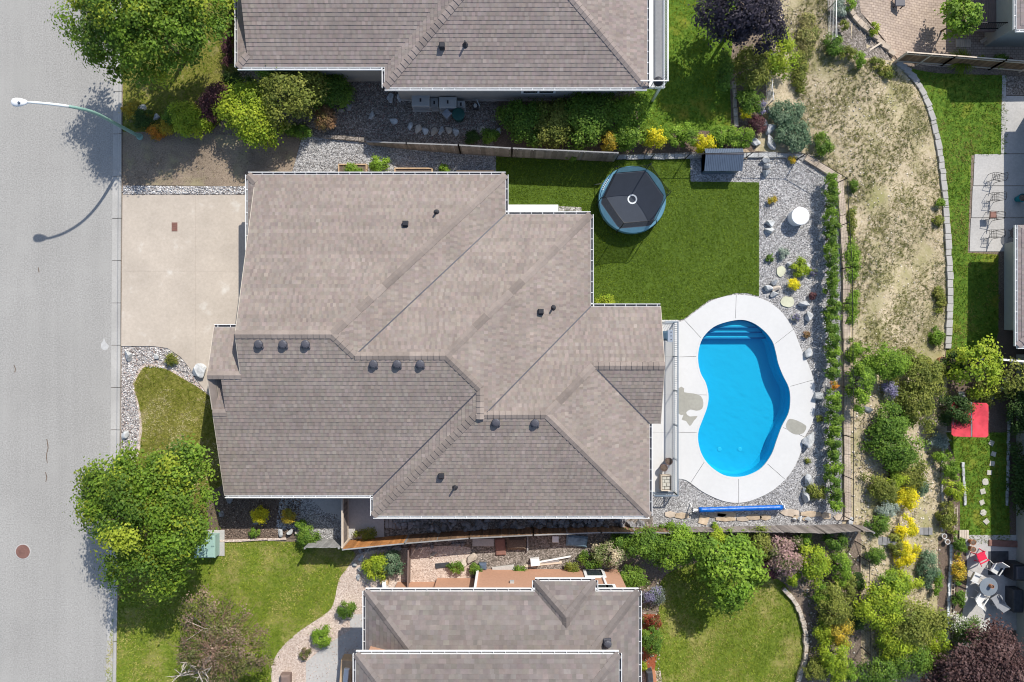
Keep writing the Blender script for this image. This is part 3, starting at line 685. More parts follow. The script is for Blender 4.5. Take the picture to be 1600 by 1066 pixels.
def main_house():
    root = thing('house', 'large house with stepped brown-grey hip roof beside the pool', 'house', (-3, 0, 0))
    h0 = 73.0; k0 = 1 - h0/FPX; gx = lambda x: 800 + (x-800)*k0; gy = lambda y: 533 + (y-533)*k0
    yN1, yN2, yN3 = gy(273), gy(335), gy(479); xE1, xE2, xE3 = gx(790), gx(923), gx(1015); yS1, yS2 = gy(774), gy(806); xW1 = gx(583)
    xK = gx(387.5); xM = 427.5; xB = 382.0; xC = 400.0; xR = 1016.0
    N1, N2, N3 = planeN(yN1, h0), planeN(yN2, h0), planeN(yN3, h0); E1, E2, E3 = planeE(xE1, h0), planeE(xE2, h0), planeE(xE3, h0)
    S1, S2 = planeS(yS1, h0), planeS(yS2, h0); W1 = planeW(xW1, h0); WK = planeW(xK, h0)
    yR4 = 568.0; hR4 = N3[1]*yR4 + N3[2]; yS4 = yR4 + (hR4 - h0)/PITCH; S4 = planeS(yS4, h0)
    r1 = tri(N1, E1, S1); r2 = tri(E1, N2, S1); r3 = tri(N2, E2, S1); r4 = tri(E2, S1, W1); r5 = tri(E2, N3, W1); r6 = tri(N3, W1, S2); r7 = tri(N3, E3, S2)
    yr1 = r1[1]; R4w = tri(N3, S4, E3)
    hS1 = lambda y: S1[1]*y + S1[2]
    yB, yC = 580.0, 633.0
    BN = planeN(yB, hS1(yB)); CN = planeN(yC, hS1(yC), .04); yBe = 513.6
    R = Roof(root, (.268, .227, .201))
    R.slope(N1, [(xK,yN1),(xE1,yN1),r1,(xM,yr1),(xM,yN1+(xM-xK))])
    R.slope(WK, [(xK,yN1),(xM+4,yN1+(xM+4-xK)),(xM+4,401),(xK,401)])
    R.slope(E1, [(xE1,yN1),(xE1,yN2),r2,r1]); R.slope(N2, [(xE1,yN2),(xE2,yN2),r3,r2]); R.slope(E2, [(xE2,yN2),(xE2,yN3),r5,r4,r3])
    R.slope(N3, [(xE2,yN3),(xR,yN3),(xR,yR4),R4w,r7,r6,r5]); R.slope(S4, [R4w,(xR,yR4),(xR,yS4),(xE3,yS4)])
    R.slope(E3, [(xE3,yS4),(xE3,yS2),r7,R4w]); R.slope(S2, [(xW1,yS2),(xE3,yS2),r7,r6]); R.slope(W1, [(xW1,yS1),(xW1,yS2),r6,r5,r4])
    R.slope(S1, [(xB,yS1),(xW1,yS1),r4,r3,r2,r1,(xM,yr1),(xM,yB),(xC,yB),(xC,yC),(xB,yC)])
    hC = CN[1]*586 + CN[2]; hr = hS1(yB)
    for q in (((xB,yB,hr),(xB,628,hC+2),(xC,586,hC)), ((xB,yB,hr),(xC,586,hC),(xC,yB,hr))):
        v = [gpt(*p) for p in q]; R.deck.add(v + [p - Vector((0,0,.12)) for p in v], [(0,1,2),(5,4,3),(0,3,4,1),(1,4,5,2),(2,5,3,0)])
    R.slope(BN, [(xM+6,yB),(xB,yB),(xB,yBe),(xM+6,yBe)]); R.slope(CN, [(xC+6,yC),(xB,yC),(xB,584),(xC+6,584)])
    for A, B, pa, pb in (((xE1,yN1),r1,N1,E1),((xM,yr1),r1,N1,S1),(r2,r1,E1,S1),(r2,r3,N2,S1),((xE2,yN2),r3,N2,E2),(r4,r3,E2,S1),(r5,r4,E2,W1),(r6,r7,N3,S2),
                         ((xW1,yS2),r6,W1,S2),((xE3,yS2),r7,S2,E3),(R4w,r7,N3,E3),(R4w,(xR,yR4),N3,S4),((xB,yB),(xM,yB),S1,BN),((xB,yC),(xC,yC),S1,CN),((xK,yN1),(xM,yN1+xM-xK),N1,WK)):
        R.cap(A, B, pa, pb)
    deck = R.finish()
    for A, B, pl in (((xE1,yN2),r2,N2),((xE2,yN3),r5,N3),((xW1,yS1),r4,S1),((xE3,yS4),R4w,S4)):
        a, b = gpt(*A, pl[0]*A[0]+pl[1]*A[1]+pl[2]), gpt(*B, pl[0]*B[0]+pl[1]*B[1]+pl[2])
        MB().bar(a + Vector((0,0,.022)), b + Vector((0,0,.022)), .07, .02).build('valley_flashing', M['vent_slate'], deck)
    z0 = h0 / S; g = lambda x, y: tuple(gpt(x, y, 0)[:2])
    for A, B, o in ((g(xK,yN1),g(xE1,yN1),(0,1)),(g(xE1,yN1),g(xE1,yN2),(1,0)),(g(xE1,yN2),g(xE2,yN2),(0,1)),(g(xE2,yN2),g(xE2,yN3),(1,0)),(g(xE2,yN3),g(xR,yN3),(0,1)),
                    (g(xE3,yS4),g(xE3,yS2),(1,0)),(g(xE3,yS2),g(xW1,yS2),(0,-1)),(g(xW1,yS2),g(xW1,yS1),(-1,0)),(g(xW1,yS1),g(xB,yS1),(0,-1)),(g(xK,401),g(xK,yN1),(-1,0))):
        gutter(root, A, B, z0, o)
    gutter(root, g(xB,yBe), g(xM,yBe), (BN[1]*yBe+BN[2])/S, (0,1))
    # rake boards along the gable edges
    for x, pts, pl in ((xM, (yN1+20, yr1), N1), (xM, (yr1, yB), S1), (xB, (yB, yBe), BN), (xB, (yB, 628), S1), (xB, (yC, yS1), S1), (xR, (yN3, yR4), N3), (xR, (yR4, yS4), S4)):
        o = -.02 if x < 800 else .02
        a, b = gpt(x, pts[0], pl[1]*pts[0]+pl[2]), gpt(x, pts[1], pl[1]*pts[1]+pl[2])
        MB().bar(a + Vector((o,0,-.1)), b + Vector((o,0,-.1)), .03, .2).build('rake_board', M['siding_beige'], root)
    def top(x, y):
        v = [max(0, pl[0]*x+pl[1]*y+pl[2]) for pl in (N1, S1)]
        return (min(v) - 5) / S
    iw = 12; mb = MB(); fl = lambda x, y: z0 - .1
    wall(mb, [(xM+6,yN1+iw),(xE1-iw,yN1+iw),(xE1-iw,yN2+iw),(xE2-iw,yN2+iw),(xE2-iw,yN3+iw),(xR-iw,yN3+iw)], fl, -.1)
    wall(mb, [(xR-iw,yN3+iw),(xR-iw,yS4-iw)], lambda x, y: (min(N3[1]*y+N3[2], S4[1]*y+S4[2]) - 5)/S, -.1)
    wall(mb, [(xR-iw,yS4-iw),(xE3-iw,yS4-iw),(xE3-iw,yS2-iw),(xW1+iw,yS2-iw),(xW1+iw,yS1-iw),(xB+iw,yS1-iw)], fl, -.1)
    wall(mb, [(xB+8,yS1-iw),(xB+8,yB),(xB+8,yBe+8)], lambda x, y: (min(S1[1]*y+S1[2], BN[1]*y+BN[2]) - 6)/S, -.1)
    wall(mb, [(xB+8,yBe+8),(xM+6,yBe+8)], lambda x, y: (BN[1]*y+BN[2]-6)/S, -.1)
    wall(mb, [(xM+6,yBe+8),(xM+6,yN1+iw)], top, -.1); wall(mb, [(xM+6,yBe+8),(xM+6,yB)], top, -.1)
    wall(mb, [(xC+4,582),(xC+4,yC)], lambda x, y: (S1[1]*y+S1[2]-5)/S, -.1)
    mb.build('wall', M['siding_beige'], root)
    # garage doors in the west wall
    for ya, yb in ((330, 400), (415, 500)):
        a, b = gpt(xM+5, ya, 0), gpt(xM+5, yb, 0); dr = MB().box(a.x-.06, a.x, b.y, a.y, .06, 2.3).build('garage_door', M['pvc_white'], root)
        for r in range(4): MB().box(a.x-.075, a.x-.06, b.y+.05, a.y-.05, .12+r*.55, .6+r*.55).build('panel', M['pvc_white'], dr)
    # front window and door, rear doors
    a = gpt(xB+8, 690, 0); wn = MB().box(a.x-.05, a.x+.02, a.y-.9, a.y+.9, .8, 2.2).build('window', M['white_paint'], root)
    for s_ in (-1, 1): MB().box(a.x-.06, a.x-.05, a.y+s_*.43-.38, a.y+s_*.43+.38, .88, 2.12).build('pane', M['glass_dark'], wn)
    a = gpt(xE3-iw, 720, 0); wn = MB().box(a.x-.02, a.x+.05, a.y-1.1, a.y+1.1, .1, 2.2).build('patio_door', M['white_paint'], root)
    for s_ in (-1, 1): MB().box(a.x+.05, a.x+.06, a.y+s_*.53-.46, a.y+s_*.53+.46, .18, 2.1).build('pane', M['glass_dark'], wn)
    def gfind(px, py, pl):                    # plan point on a slope seen at a photograph position
        k = (FPX - pl[2] - pl[0]*800 - pl[1]*533) / (FPX + pl[0]*(px-800) + pl[1]*(py-533))
        return 800 + (px-800)*k, 533 + (py-533)*k
    for px, py in ((405,538),(443,538),(478,538),(584,569),(621,569),(657,569)): box_vent(deck, *gfind(px, py, S1), S1)
    for px, py in ((775,660),(836,661)): box_vent(deck, *gfind(px, py, S2), S2)
    square_vent(deck, *gfind(634,350,N1), N1); pipe_vent(deck, *gfind(682,332,N1), N1); square_vent(deck, *gfind(845,487,E2), E2); pipe_vent(deck, *gfind(864,481,E2), E2)
    square_vent(deck, *gfind(690,743,S2), S2); pipe_vent(deck, *gfind(711,761,S2), S2)
    a = gpt(gx(775), yN2-10, 0)
    return gfind
GF = main_house()

def north_house():
    h0 = 84.0; k0 = 1 - h0/FPX; gx = lambda x: 800 + (x-800)*k0; gy = lambda y: 533 + (y-533)*k0
    root = thing('house', 'neighbouring house with grey siding, hip roof and white balcony at the top', 'house', (-4, 17, 0))
    xK, xWA, xE = gx(371), gx(601), gx(1011); yA, yB = gy(105), gy(137); yN = -165.0; yNA = -255.0
    SA, SB, WA, EA, NA = planeS(yA, h0), planeS(yB, h0), planeW(xWA, h0), planeE(xE, h0), planeN(yN, h0); WK = planeW(xK, h0)
    R = Roof(root, (.268, .226, .206), var=.09)
    ra = tri(WA, SA, NA); rb = tri(WA, SB, NA); rc = tri(SB, EA, NA)
    xG = xK + 16
    yrA = (SA[2] - NA[2]) / (NA[1] - SA[1])
    R.slope(SA, [(xK,yA),(xWA,yA),(ra[0],ra[1]),(xG,yrA),(xG,yA-16)])
    R.slope(NA, [(xK,yN),(xE,yN),rc,rb,ra,(xG,yrA),(xG,yN+16)])
    R.slope(WK, [(xK,yA),(xK,yN),(xG+3,yN+16),(xG+3,yA-16)])
    R.slope(WA, [(xWA,yA),(xWA,yB),rb,ra]); R.slope(SB, [(xWA,yB),(xE,yB),rc,rb]); R.slope(EA, [(xE,yB),(xE,yN),rc])
    for A, B, pa, pb in (((xWA,yB),rb,WA,SB),((xE,yB),rc,SB,EA),((xK,yA),(xG,yA-16),SA,WK)): R.cap(A, B, pa, pb)
    deck = R.finish(); z0 = h0/S; g = lambda x, y: tuple(gpt(x, y, 0)[:2])
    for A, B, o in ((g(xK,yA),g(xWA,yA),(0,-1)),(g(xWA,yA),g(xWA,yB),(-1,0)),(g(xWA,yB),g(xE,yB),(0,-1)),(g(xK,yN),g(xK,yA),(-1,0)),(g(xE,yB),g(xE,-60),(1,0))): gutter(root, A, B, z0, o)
    mb = MB(); fl = lambda x, y: z0 - .1; iw = 11
    wall(mb, [(xK+iw,yN+iw),(xK+iw,yA-iw),(xWA+iw,yA-iw),(xWA+iw,yB-iw),(xE-iw-26,yB-iw),(xE-iw-26,yB-40),(xE-iw,yB-40),(xE-iw,yN+iw),(xK+iw,yN+iw)], fl, -.1)
    mb.build('wall', M['siding_grey'], root)
    for i in range(14):                                            # lap siding boards on the sunless south wall
        a, b = gpt(xWA+iw, yB-iw, 0), gpt(xE-iw-26, yB-iw, 0); z = .25 + i*.2
        mb = MB(); mb.add([(a.x,a.y-.005,z+.2),(b.x,b.y-.005,z+.2),(b.x,b.y-.03,z),(a.x,a.y-.03,z)], [(3,2,1,0)]); mb.build('siding_board', M['siding_grey'], root)
    a = gpt(xWA+iw, yB-iw, 0); b = gpt(xE-iw-26, yB-iw, 0); MB().box(a.x, b.x, a.y-.05, a.y-.002, 0, .22).build('foundation', M['grey_concrete'], root)
    c = gpt(gx(843), yB-iw, 0); wn = MB().box(c.x-1.0, c.x+1.0, c.y-.07, c.y-.03, 1.35, 2.45).build('window', M['white_paint'], root)
    for s_ in (-1, 1): MB().box(c.x+s_*.46-.40, c.x+s_*.46+.40, c.y-.082, c.y-.07, 1.45, 2.35).build('pane', M['glass_dark'], wn)
    c = gpt(gx(915), yB-iw, 0); MB().box(c.x-.04, c.x+.04, c.y-.12, c.y-.04, .1, 2.9).build('downspout', M['siding_beige'], root)
    # balcony on the east side
    zb = 2.55; x0 = gpt(xE-iw, 0, 0).x; e0, e1 = V(1013, 137, zb), V(1040, 140, zb); x1 = e1.x - .05; y0 = e0.y; yt = 24.0
    MB().box(x0, x1, y0, yt, zb-.22, zb).build('balcony_floor', M['pvc_white'], root)
    MB().box(x0+.9, x1-.12, y0+.5, yt-.2, zb+.003, zb+.01).build('balcony_carpet', M['grey_concrete'], root)
    for zz in (zb+.08, zb+1.02): MB().bar((x1-.05,y0,zz),(x1-.05,yt,zz),.06,.05).build('rail', M['pvc_white'], root); MB().bar((x0,y0,zz),(x1,y0,zz),.06,.05).build('rail', M['pvc_white'], root)
    me = None
    n = int((yt-y0)/.15)
    for i in range(n):
        p = (x1-.05, y0 + .15*(i+.5), 0)
        if me is None: o = MB().bar((0,0,zb+.08),(0,0,zb+1.0),.03).build('baluster', M['pvc_white'], root, off=Vector((0,0,0))); me = o.data
        else: o = link('baluster', me, root)
        o.location = Vector(p) - wloc(root)
    for i in range(7): o = link('baluster', me, root); o.location = Vector((x0+.15+i*(x1-x0-.2)/7, y0, 0)) - wloc(root)
    for yy in (y0+.1, y0+4): MB().box(x1-.25, x1-.1, yy, yy+.15, 0, zb-.2).build('post', M['pvc_white'], root)
    sb = GFp(691, 73, SB); square_vent(deck, *sb, SB); pipe_vent(deck, *GFp(727, 70, SB), SB)
    bar = V(1027, 130, zb+.5); b_ = thing('barbecue', 'dark round barbecue in the corner of the white balcony', 'barbecue', (bar.x, bar.y, zb))
    MB().lathe((bar.x,bar.y,zb), [(.05,.55),(.24,.62),(.28,.75),(.2,.92),(.05,.98)], 14).build('bowl', M['vent_black'], b_, smooth=True)
    for k in range(3):
        an = k*2.1; MB().bar((bar.x+.1*math.cos(an),bar.y+.1*math.sin(an),zb+.65),(bar.x+.25*math.cos(an),bar.y+.25*math.sin(an),zb+.01),.03).build('leg', M['black_metal'], b_)
def GFp(px, py, pl):
    k = (FPX - pl[2] - pl[0]*800 - pl[1]*533) / (FPX + pl[0]*(px-800) + pl[1]*(py-533))
    return 800 + (px-800)*k, 533 + (py-533)*k
north_house()

def south_house():
    h0 = 122.0; k0 = 1 - h0/FPX; gx = lambda x: 800 + (x-800)*k0; gy = lambda y: 533 + (y-533)*k0
    root = thing('house', 'neighbouring house with orange stucco walls and mottled roof at the bottom', 'house', (-1, -18, 0))
    xW, xE, yN = gx(571), gx(998), gy(924); yNb = gy(908); xb0, xb1 = gx(836), gx(930); yF = gy(1500); m = .5
    N, Nb = planeN(yN, h0, m), planeN(yNb, h0, m); Wp, Ep = planeW(xW, h0, m), planeE(xE, h0, m); Wb, Eb = planeW(xb0, h0, m), planeE(xb1, h0, m); Sp = planeS(yF, h0, m)
    xm = (xb0+xb1)/2; hb = h0 + m*(xm-xb0); yi = yN + (hb-h0)/m; yhip = yNb + (xm-xb0)
    R = Roof(root, (.192, .168, .157), tabw=7.5, course=5.6, var=.125)
    v0 = (xb0, yN); v1 = (xb1, yN); ap = (xm, yi)
    pk = tri(N, Wp, Ep)
    R.slope(N, [(xW,yN),v0,ap,v1,(xE,yN),pk]); R.slope(Wp, [(xW,yN),pk,(pk[0],yF-190),(xW,yF)]); R.slope(Ep, [(xE,yN),pk,(pk[0],yF-190),(xE,yF)])
    R.slope(Nb, [(xb0,yNb),(xb1,yNb),(xm,yhip)]); R.slope(Wb, [(xb0,yNb),(xm,yhip),ap,v0]); R.slope(Eb, [(xb1,yNb),(xm,yhip),ap,v1])
    for A, B, pa, pb in (((xb0,yNb),(xm,yhip),Nb,Wb),((xb1,yNb),(xm,yhip),Nb,Eb),((xm,yhip),ap,Wb,Eb)): R.cap(A, B, pa, pb)
    q = (xW+150, yN+150); R.cap((xW,yN), q, N, Wp); q = (xE-150, yN+150); R.cap((xE,yN), q, N, Ep)
    deck = R.finish(); z0 = h0/S; g = lambda x, y: tuple(gpt(x, y, 0)[:2])
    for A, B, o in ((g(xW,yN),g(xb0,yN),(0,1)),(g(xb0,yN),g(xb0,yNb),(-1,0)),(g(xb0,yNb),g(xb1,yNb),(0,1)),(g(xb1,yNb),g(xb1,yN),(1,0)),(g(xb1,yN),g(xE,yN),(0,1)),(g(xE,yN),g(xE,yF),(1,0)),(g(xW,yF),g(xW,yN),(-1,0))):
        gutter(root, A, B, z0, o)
    iw = 10; mb = MB(); fl = lambda x, y: z0-.1
    wall(mb, [(gx(741),yF-iw),(gx(741),yN+iw),(xE-iw,yN+iw),(xE-iw,yF-iw)], fl, -.3); mb.build('wall', M['stucco_orange'], root)
    mb = MB(); wall(mb, [(xW+24,yF-iw),(xW+24,yN+30),(gx(668),yN+30),(gx(668),yN+24),(gx(741),yN+24),(gx(741),yN+10)], fl, -.1); mb.build('entry_wall', M['stucco_orange'], root)
    y = gpt(0, yN+iw, 0).y
    c = gpt(gx(740), 0, 0).x; MB().box(c-.07, c+.07, y, y+.09, 0, z0-.1).build('downspout', M['pvc_white'], root)
    c = gpt(gx(955), 0, 0).x; MB().box(c-.06, c+.06, y, y+.09, 0, z0-.1).build('downspout', M['pvc_white'], root)
    for gxx, za in ((926, .25), (934, 2.75)):
        c = gpt(gxx, 0, 0).x; wn = MB().box(c-.62, c+.62, y, y+.08, za, za+1.25).build('window', M['white_paint'], root)
        MB().box(c-.45, c+.45, y+.08, y+.09, za+.16, za+1.09).build('pane', M['glass_dark'], wn)
    MB().box(gpt(gx(800),0,0).x-.12, gpt(gx(800),0,0).x+.12, y, y+.12, 2.2, 2.45).build('wall_vent', M['ac_grey'], root)
    box_vent(deck, *GFp(949, 1005, N), N, r=.2)
    # upper roof standing above the lower one
    h1 = 172.0; k1 = 1-h1/FPX; ux = lambda x: 800+(x-800)*k1; uy = lambda y_: 533+(y_-533)*k1
    a0, a1, b0, b1 = ux(556), ux(967), uy(1022), uy(1420); m2 = .42
    N_, W_, E_, S_ = planeN(b0,h1,m2), planeW(a0,h1,m2), planeE(a1,h1,m2), planeS(b1,h1,m2); rw, re = tri(N_,W_,S_), tri(N_,E_,S_)
    R2 = Roof(root, (.192, .168, .157), tabw=7.5, course=5.6, var=.125)
    R2.slope(N_, [(a0,b0),(a1,b0),re,rw]); R2.slope(W_, [(a0,b0),rw,(a0,b1)]); R2.slope(E_, [(a1,b0),re,(a1,b1)]); R2.slope(S_, [(a0,b1),(a1,b1),re,rw])
    R2.cap((a0,b0),(a0+60,b0+60),N_,W_); R2.cap((a1,b0),(a1-60,b0+60),N_,E_); R2.finish(); z1 = h1/S
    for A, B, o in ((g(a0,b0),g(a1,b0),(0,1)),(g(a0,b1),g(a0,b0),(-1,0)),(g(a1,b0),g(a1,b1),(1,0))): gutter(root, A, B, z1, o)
    mb = MB(); wall(mb, [(a0+10,b1-10),(a0+10,b0+10),(a1-10,b0+10),(a1-10,b1-10)], lambda x, y_: z1-.1, 3.0); mb.build('upper_wall', M['stucco_orange'], root)
south_house()

def east_house():
    root = thing('house', 'sage-sided house with brown roof at the right edge above the lower lawn', 'house', (33, 1, -2.1))
    zb = -2.15; ze = .3; a, b = V(1590, 392, ze), V(1586, 541, ze); h = ze*S
    gx0 = 800 + a.x*S; y0, y1 = 533 - a.y*S, 533 - b.y*S; ym = y0 - 40
    W_, S_ = planeW(gx0, h), planeS(y1, h); N_ = planeN(ym, h); R = Roof(root, (.26, .22, .21))
    pk = (gx0+(y1-ym)/2, (y1+ym)/2)
    R.slope(W_, [(gx0,ym),(gx0,y1),pk]); R.slope(S_, [(gx0,y1),(gx0+300,y1),(gx0+300,pk[1]),pk]); R.slope(N_, [(gx0,ym),(gx0+300,ym),(gx0+300,pk[1]),pk]); R.cap((gx0,y1),pk,W_,S_); R.finish()
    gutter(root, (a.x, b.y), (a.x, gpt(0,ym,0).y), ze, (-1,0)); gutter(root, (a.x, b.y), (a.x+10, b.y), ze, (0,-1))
    mb = MB(); wall(mb, [(gx0+260,y1-10),(gx0+24,y1-26),(gx0+24,ym+20),(gx0+260,ym+20)], lambda x, y: ze-.1, zb); mb.build('wall', M['siding_sage'], root)
    x = a.x + .92; ya, yb = gpt(0,ym+20,0).y, gpt(0,y1-26,0).y
    for i in range(11):
        z = zb + .1 + i*.21; mb = MB(); mb.add([(x-.004,ya,z+.21),(x-.004,yb,z+.21),(x-.03,yb,z),(x-.03,ya,z)], [(0,1,2,3)]); mb.build('siding_board', M['siding_sage'], root)
    yc = (ya+yb)/2+.3; wn = MB().box(x-.08, x-.03, yc-.95, yc+.95, -1.1, -.05).build('window', M['white_paint'], root)
    for s_ in (-1, 1): MB().box(x-.09, x-.08, yc+s_*.45-.38, yc+s_*.45+.38, -1.0, -.15).build('pane', M['glass_dark'], wn)
east_house()
def far_house():
    root = thing('house', 'brown-roofed house just beyond the right edge beside the small lawn', 'house', (36, -12, -2.1)); zb, ze = -2.15, .3; h = ze*S
    for part, gx0, ya, yb in (('north_wing', 1641, 138, 372), ('south_wing', 1618, 545, 1180)):
        W_, S_, N_ = planeW(gx0, h), planeS(yb, h), planeN(ya, h); R = Roof(root, (.26, .22, .21)); hw = (yb-ya)/2
        R.slope(W_, [(gx0,ya),(gx0,yb),(gx0+100,yb-100),(gx0+100,ya+100)]); R.slope(S_, [(gx0,yb),(gx0+300,yb),(gx0+200,yb-100),(gx0+100,yb-100)]); R.slope(N_, [(gx0,ya),(gx0+300,ya),(gx0+200,ya+100),(gx0+100,ya+100)]); R.finish()
        mb = MB(); wall(mb, [(gx0+260,yb-10),(gx0+10,yb-10),(gx0+10,ya+10),(gx0+260,ya+10)], lambda x, y: ze-.1, zb); mb.build('wall', M['siding_sage'], root)
far_house()

def corner_house():
    root = thing('house', 'corner of a house with white gutter and brown deck at the top right', 'house', (33, 20, -2))
    zb, ze = -2.2, 1.2; c = V(1588, 46, ze); h = ze*S; gx0, gy0 = 800+c.x*S, 533-c.y*S
    W_, S_ = planeW(gx0, h), planeS(gy0, h); R = Roof(root, (.27, .23, .22)); R.slope(W_, [(gx0,gy0),(gx0+120,gy0-120),(gx0,gy0-240)]); R.slope(S_, [(gx0,gy0),(gx0+240,gy0),(gx0+120,gy0-120)]); R.finish()
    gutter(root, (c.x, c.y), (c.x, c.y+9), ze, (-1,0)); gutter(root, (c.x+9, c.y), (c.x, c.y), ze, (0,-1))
    MB().box(c.x+.4, c.x+9, c.y+.4, c.y+9, zb, ze-.12).build('wall', M['siding_sage'], root)
    zd = -1.0; me = None; a, b = V(1508, 48, zd), V(1572, 48, zd)
    n = int((b.x-a.x)/.145)
    for i in range(n):
        if me is None: o = MB().bev(0, .135, 0, 4.2, zd-.05, zd, .01).build('deck_board', M['deck_brown'], root, off=Vector((0,0,0))); me = o.data
        else: o = link('deck_board', me, root)
        o.location = Vector((a.x + i*.145, a.y, 0)) - wloc(root)
    MB().box(a.x, b.x, a.y+.01, a.y+4, zd-.25, zd-.06).build('deck_frame', M['deck_brown'], root)
    for x in (a.x+.1, b.x-.2): MB().box(x, x+.12, a.y+.02, a.y+.14, zb-.1, zd-.06).build('post', M['deck_brown'], root)
    for zz in (zd+.15, zd+.95): MB().bar((a.x,a.y+.05,zz),(b.x,a.y+.05,zz),.05).build('rail', M['black_metal'], root)
    for i in range(22): MB().bar((a.x+.1+i*(b.x-a.x-.2)/21,a.y+.05,zd+.15),(a.x+.1+i*(b.x-a.x-.2)/21,a.y+.05,zd+.95),.02).build('baluster', M['black_metal'], root)
corner_house()
# ------------------------------------------------------------------ fences
_bm = {}
def board_fence(name, label, cat, pts, mat, side=1, bw=.145, gap=.008, zb=0.0, rail=None, post_every=2.4, rail_mat=None, cap=False, lean=0):
    """pts: (plan px, py at ground, height). Every board is a part; side = +1 puts boards left of the run"""
    p0 = P(pts[0][0], pts[0][1]); root = thing(name, label, cat, p0)
    for (xa, ya, ha), (xb, yb, hb) in zip(pts[:-1], pts[1:]):
        a, b = P(xa, ya), P(xb, yb); L = (Vector((b.x, b.y)) - Vector((a.x, a.y))).length; n = max(1, int(L / (bw + gap))); st = L / n; ang = math.atan2(b.y - a.y, b.x - a.x)
        t = Vector((math.cos(ang), math.sin(ang), 0)); nn = Vector((-t.y, t.x, 0)) * side
        key = (round(st, 3), mat)
        if key not in _bm:
            me = MB().bev(0, st - gap, -.01, .01, 0, 1, .006); o = me.build('board', M[mat], root, off=Vector((0,0,0))); _bm[key] = o.data; bpy.data.objects.remove(o)
        for i in range(n):
            f = (i + .5) / n; z = a.z + (b.z - a.z) * f; hh = ha + (hb - ha) * f + random.uniform(-.012, .012)
            o = link('board', _bm[key], root); o.location = a + t * (st * i) + nn * .035 - wloc(root); o.location.z = z + .03 - wloc(root).z
            o.rotation_euler = (random.uniform(-.01, .01), random.uniform(-.008, .008), ang); o.scale = (1, 1, hh - .03)
        np_ = max(1, round(L / post_every))
        for i in range(np_ + 1):
            f = i / np_; q = a.lerp(b, f); hh = ha + (hb - ha) * f
            MB().box(q.x-.045, q.x+.045, q.y-.045, q.y+.045, q.z-.2, q.z + hh + .04).build('post', M[rail_mat or mat], root)
        for fr in (.15, .85): MB().bar((a.x, a.y, a.z + ha*fr), (b.x, b.y, b.z + hb*fr), .04, .09).build('rail', M[rail_mat or mat], root)
        if cap: MB().bar((a.x, a.y, a.z + ha + .02), (b.x, b.y, b.z + hb + .02), .07, .03).build('cap_rail', M[rail_mat or mat], root)
    return root
board_fence('wooden_fence', 'long brown board fence between the pool yard and the orange house', 'fence',
            [(640,836,1.7),(736,829,1.6),(832,825,1.5),(935,823,1.25),(1040,824.5,1.1)], 'aged_cedar', side=1, rail_mat='grey_wood', cap=True)
board_fence('wooden_fence', 'orange cedar end of the board fence beside the landing', 'fence', [(547,845,1.75),(639,836.2,1.7)], 'cedar', side=1, rail_mat='grey_wood', cap=True)
board_fence('wooden_fence', 'weathered grey-brown board fence below the pool cover roller', 'fence',
            [(1042,824.5,1.1),(1130,824,1.15),(1214,822,1.5),(1270,822,1.75),(1326,819,1.6),(1345,822,1.5)], 'weathered_wood', side=1, rail_mat='grey_wood')
board_fence('wooden_fence', 'short grey fence panel at the end of the front side path', 'fence', [(490,843,1.75),(541,843,1.75)], 'grey_wood', side=1)
board_fence('wooden_fence', 'side fence between the side path and the landing', 'fence', [(545.5,765,1.7),(545.5,842,1.7)], 'weathered_wood', side=-1, rail_mat='pale_wood', cap=True)
board_fence('wooden_fence', 'solid dark fence along the gravel path below the top house', 'fence',
            [(577,226,.55),(640,233,1.2),(720,240,1.75),(800,245,1.8),(958,252,1.8)], 'weathered_wood', side=-1, rail_mat='grey_wood', cap=True)
board_fence('wooden_fence', 'dark board fence below the paved patio at the top right', 'fence', [(1396,98,1.5),(1470,103,1.5),(1545,109,1.5),(1640,116,1.5)], 'aged_cedar', side=1, rail_mat='pale_wood', cap=True)
board_fence('wooden_fence', 'low brown cross fence in the pink gravel bed beside the orange house', 'fence', [(642,852,1.0),(641,915,1.0)], 'deck_brown', side=-1, rail_mat='deck_brown', cap=True)

def wire_fence(label, pts, h, dz=0.0, mat='black_metal', post=2.4, spacing=.16):
    root = thing('wire_fence', label, 'fence', P(*pts[0], dz)); wires = MB()
    for (a, b) in zip(pts[:-1], pts[1:]):
        a, b = P(*a, dz), P(*b, dz); L = (b - a).length; n = max(1, round(L / post))
        for i in range(n + 1):
            q = a.lerp(b, i / n); MB().tube([(q.x,q.y,q.z-.1),(q.x,q.y,q.z+h+.03)], .028, 7).build('post', M[mat], root)
        MB().tube([a + Vector((0,0,h)), b + Vector((0,0,h))], .02, 6).build('top_rail', M[mat], root)
        MB().tube([a + Vector((0,0,.06)), b + Vector((0,0,.06))], .012, 5).build('bottom_rail', M[mat], root)
        m = int(L / spacing)
        for i in range(m):
            q = a.lerp(b, (i + .5) / m); wires.bar(q + Vector((0,0,.06)), q + Vector((0,0,h)), .0055)
        for k in range(1, 6): wires.bar(a + Vector((0,0,h*k/6)), b + Vector((0,0,h*k/6)), .0055)
    wires.build('wire_mesh', M[mat], root, kind='stuff'); return root
wire_fence('black wire fence on the low wall around the pool yard', [(962,250),(1070,249),(1165,247),(1246,249),(1308,286),(1316,420),(1317,530),(1318,680),(1318,806)], 1.2, .12)
wire_fence('grey wire fence with a pale rail on the slope beside the paved patio', [(1292,-40),(1294,70)], 1.1, 0, 'galv_metal')
wire_fence('black wire fence running down the garden below the wooden fence corner', [(1335,845),(1342,868),(1344,940),(1345,1080)], 1.2, 0)
wire_fence('galvanised rail fence behind the purple tree', [(1190,66),(1199,165)], 1.0, 0, 'galv_metal')

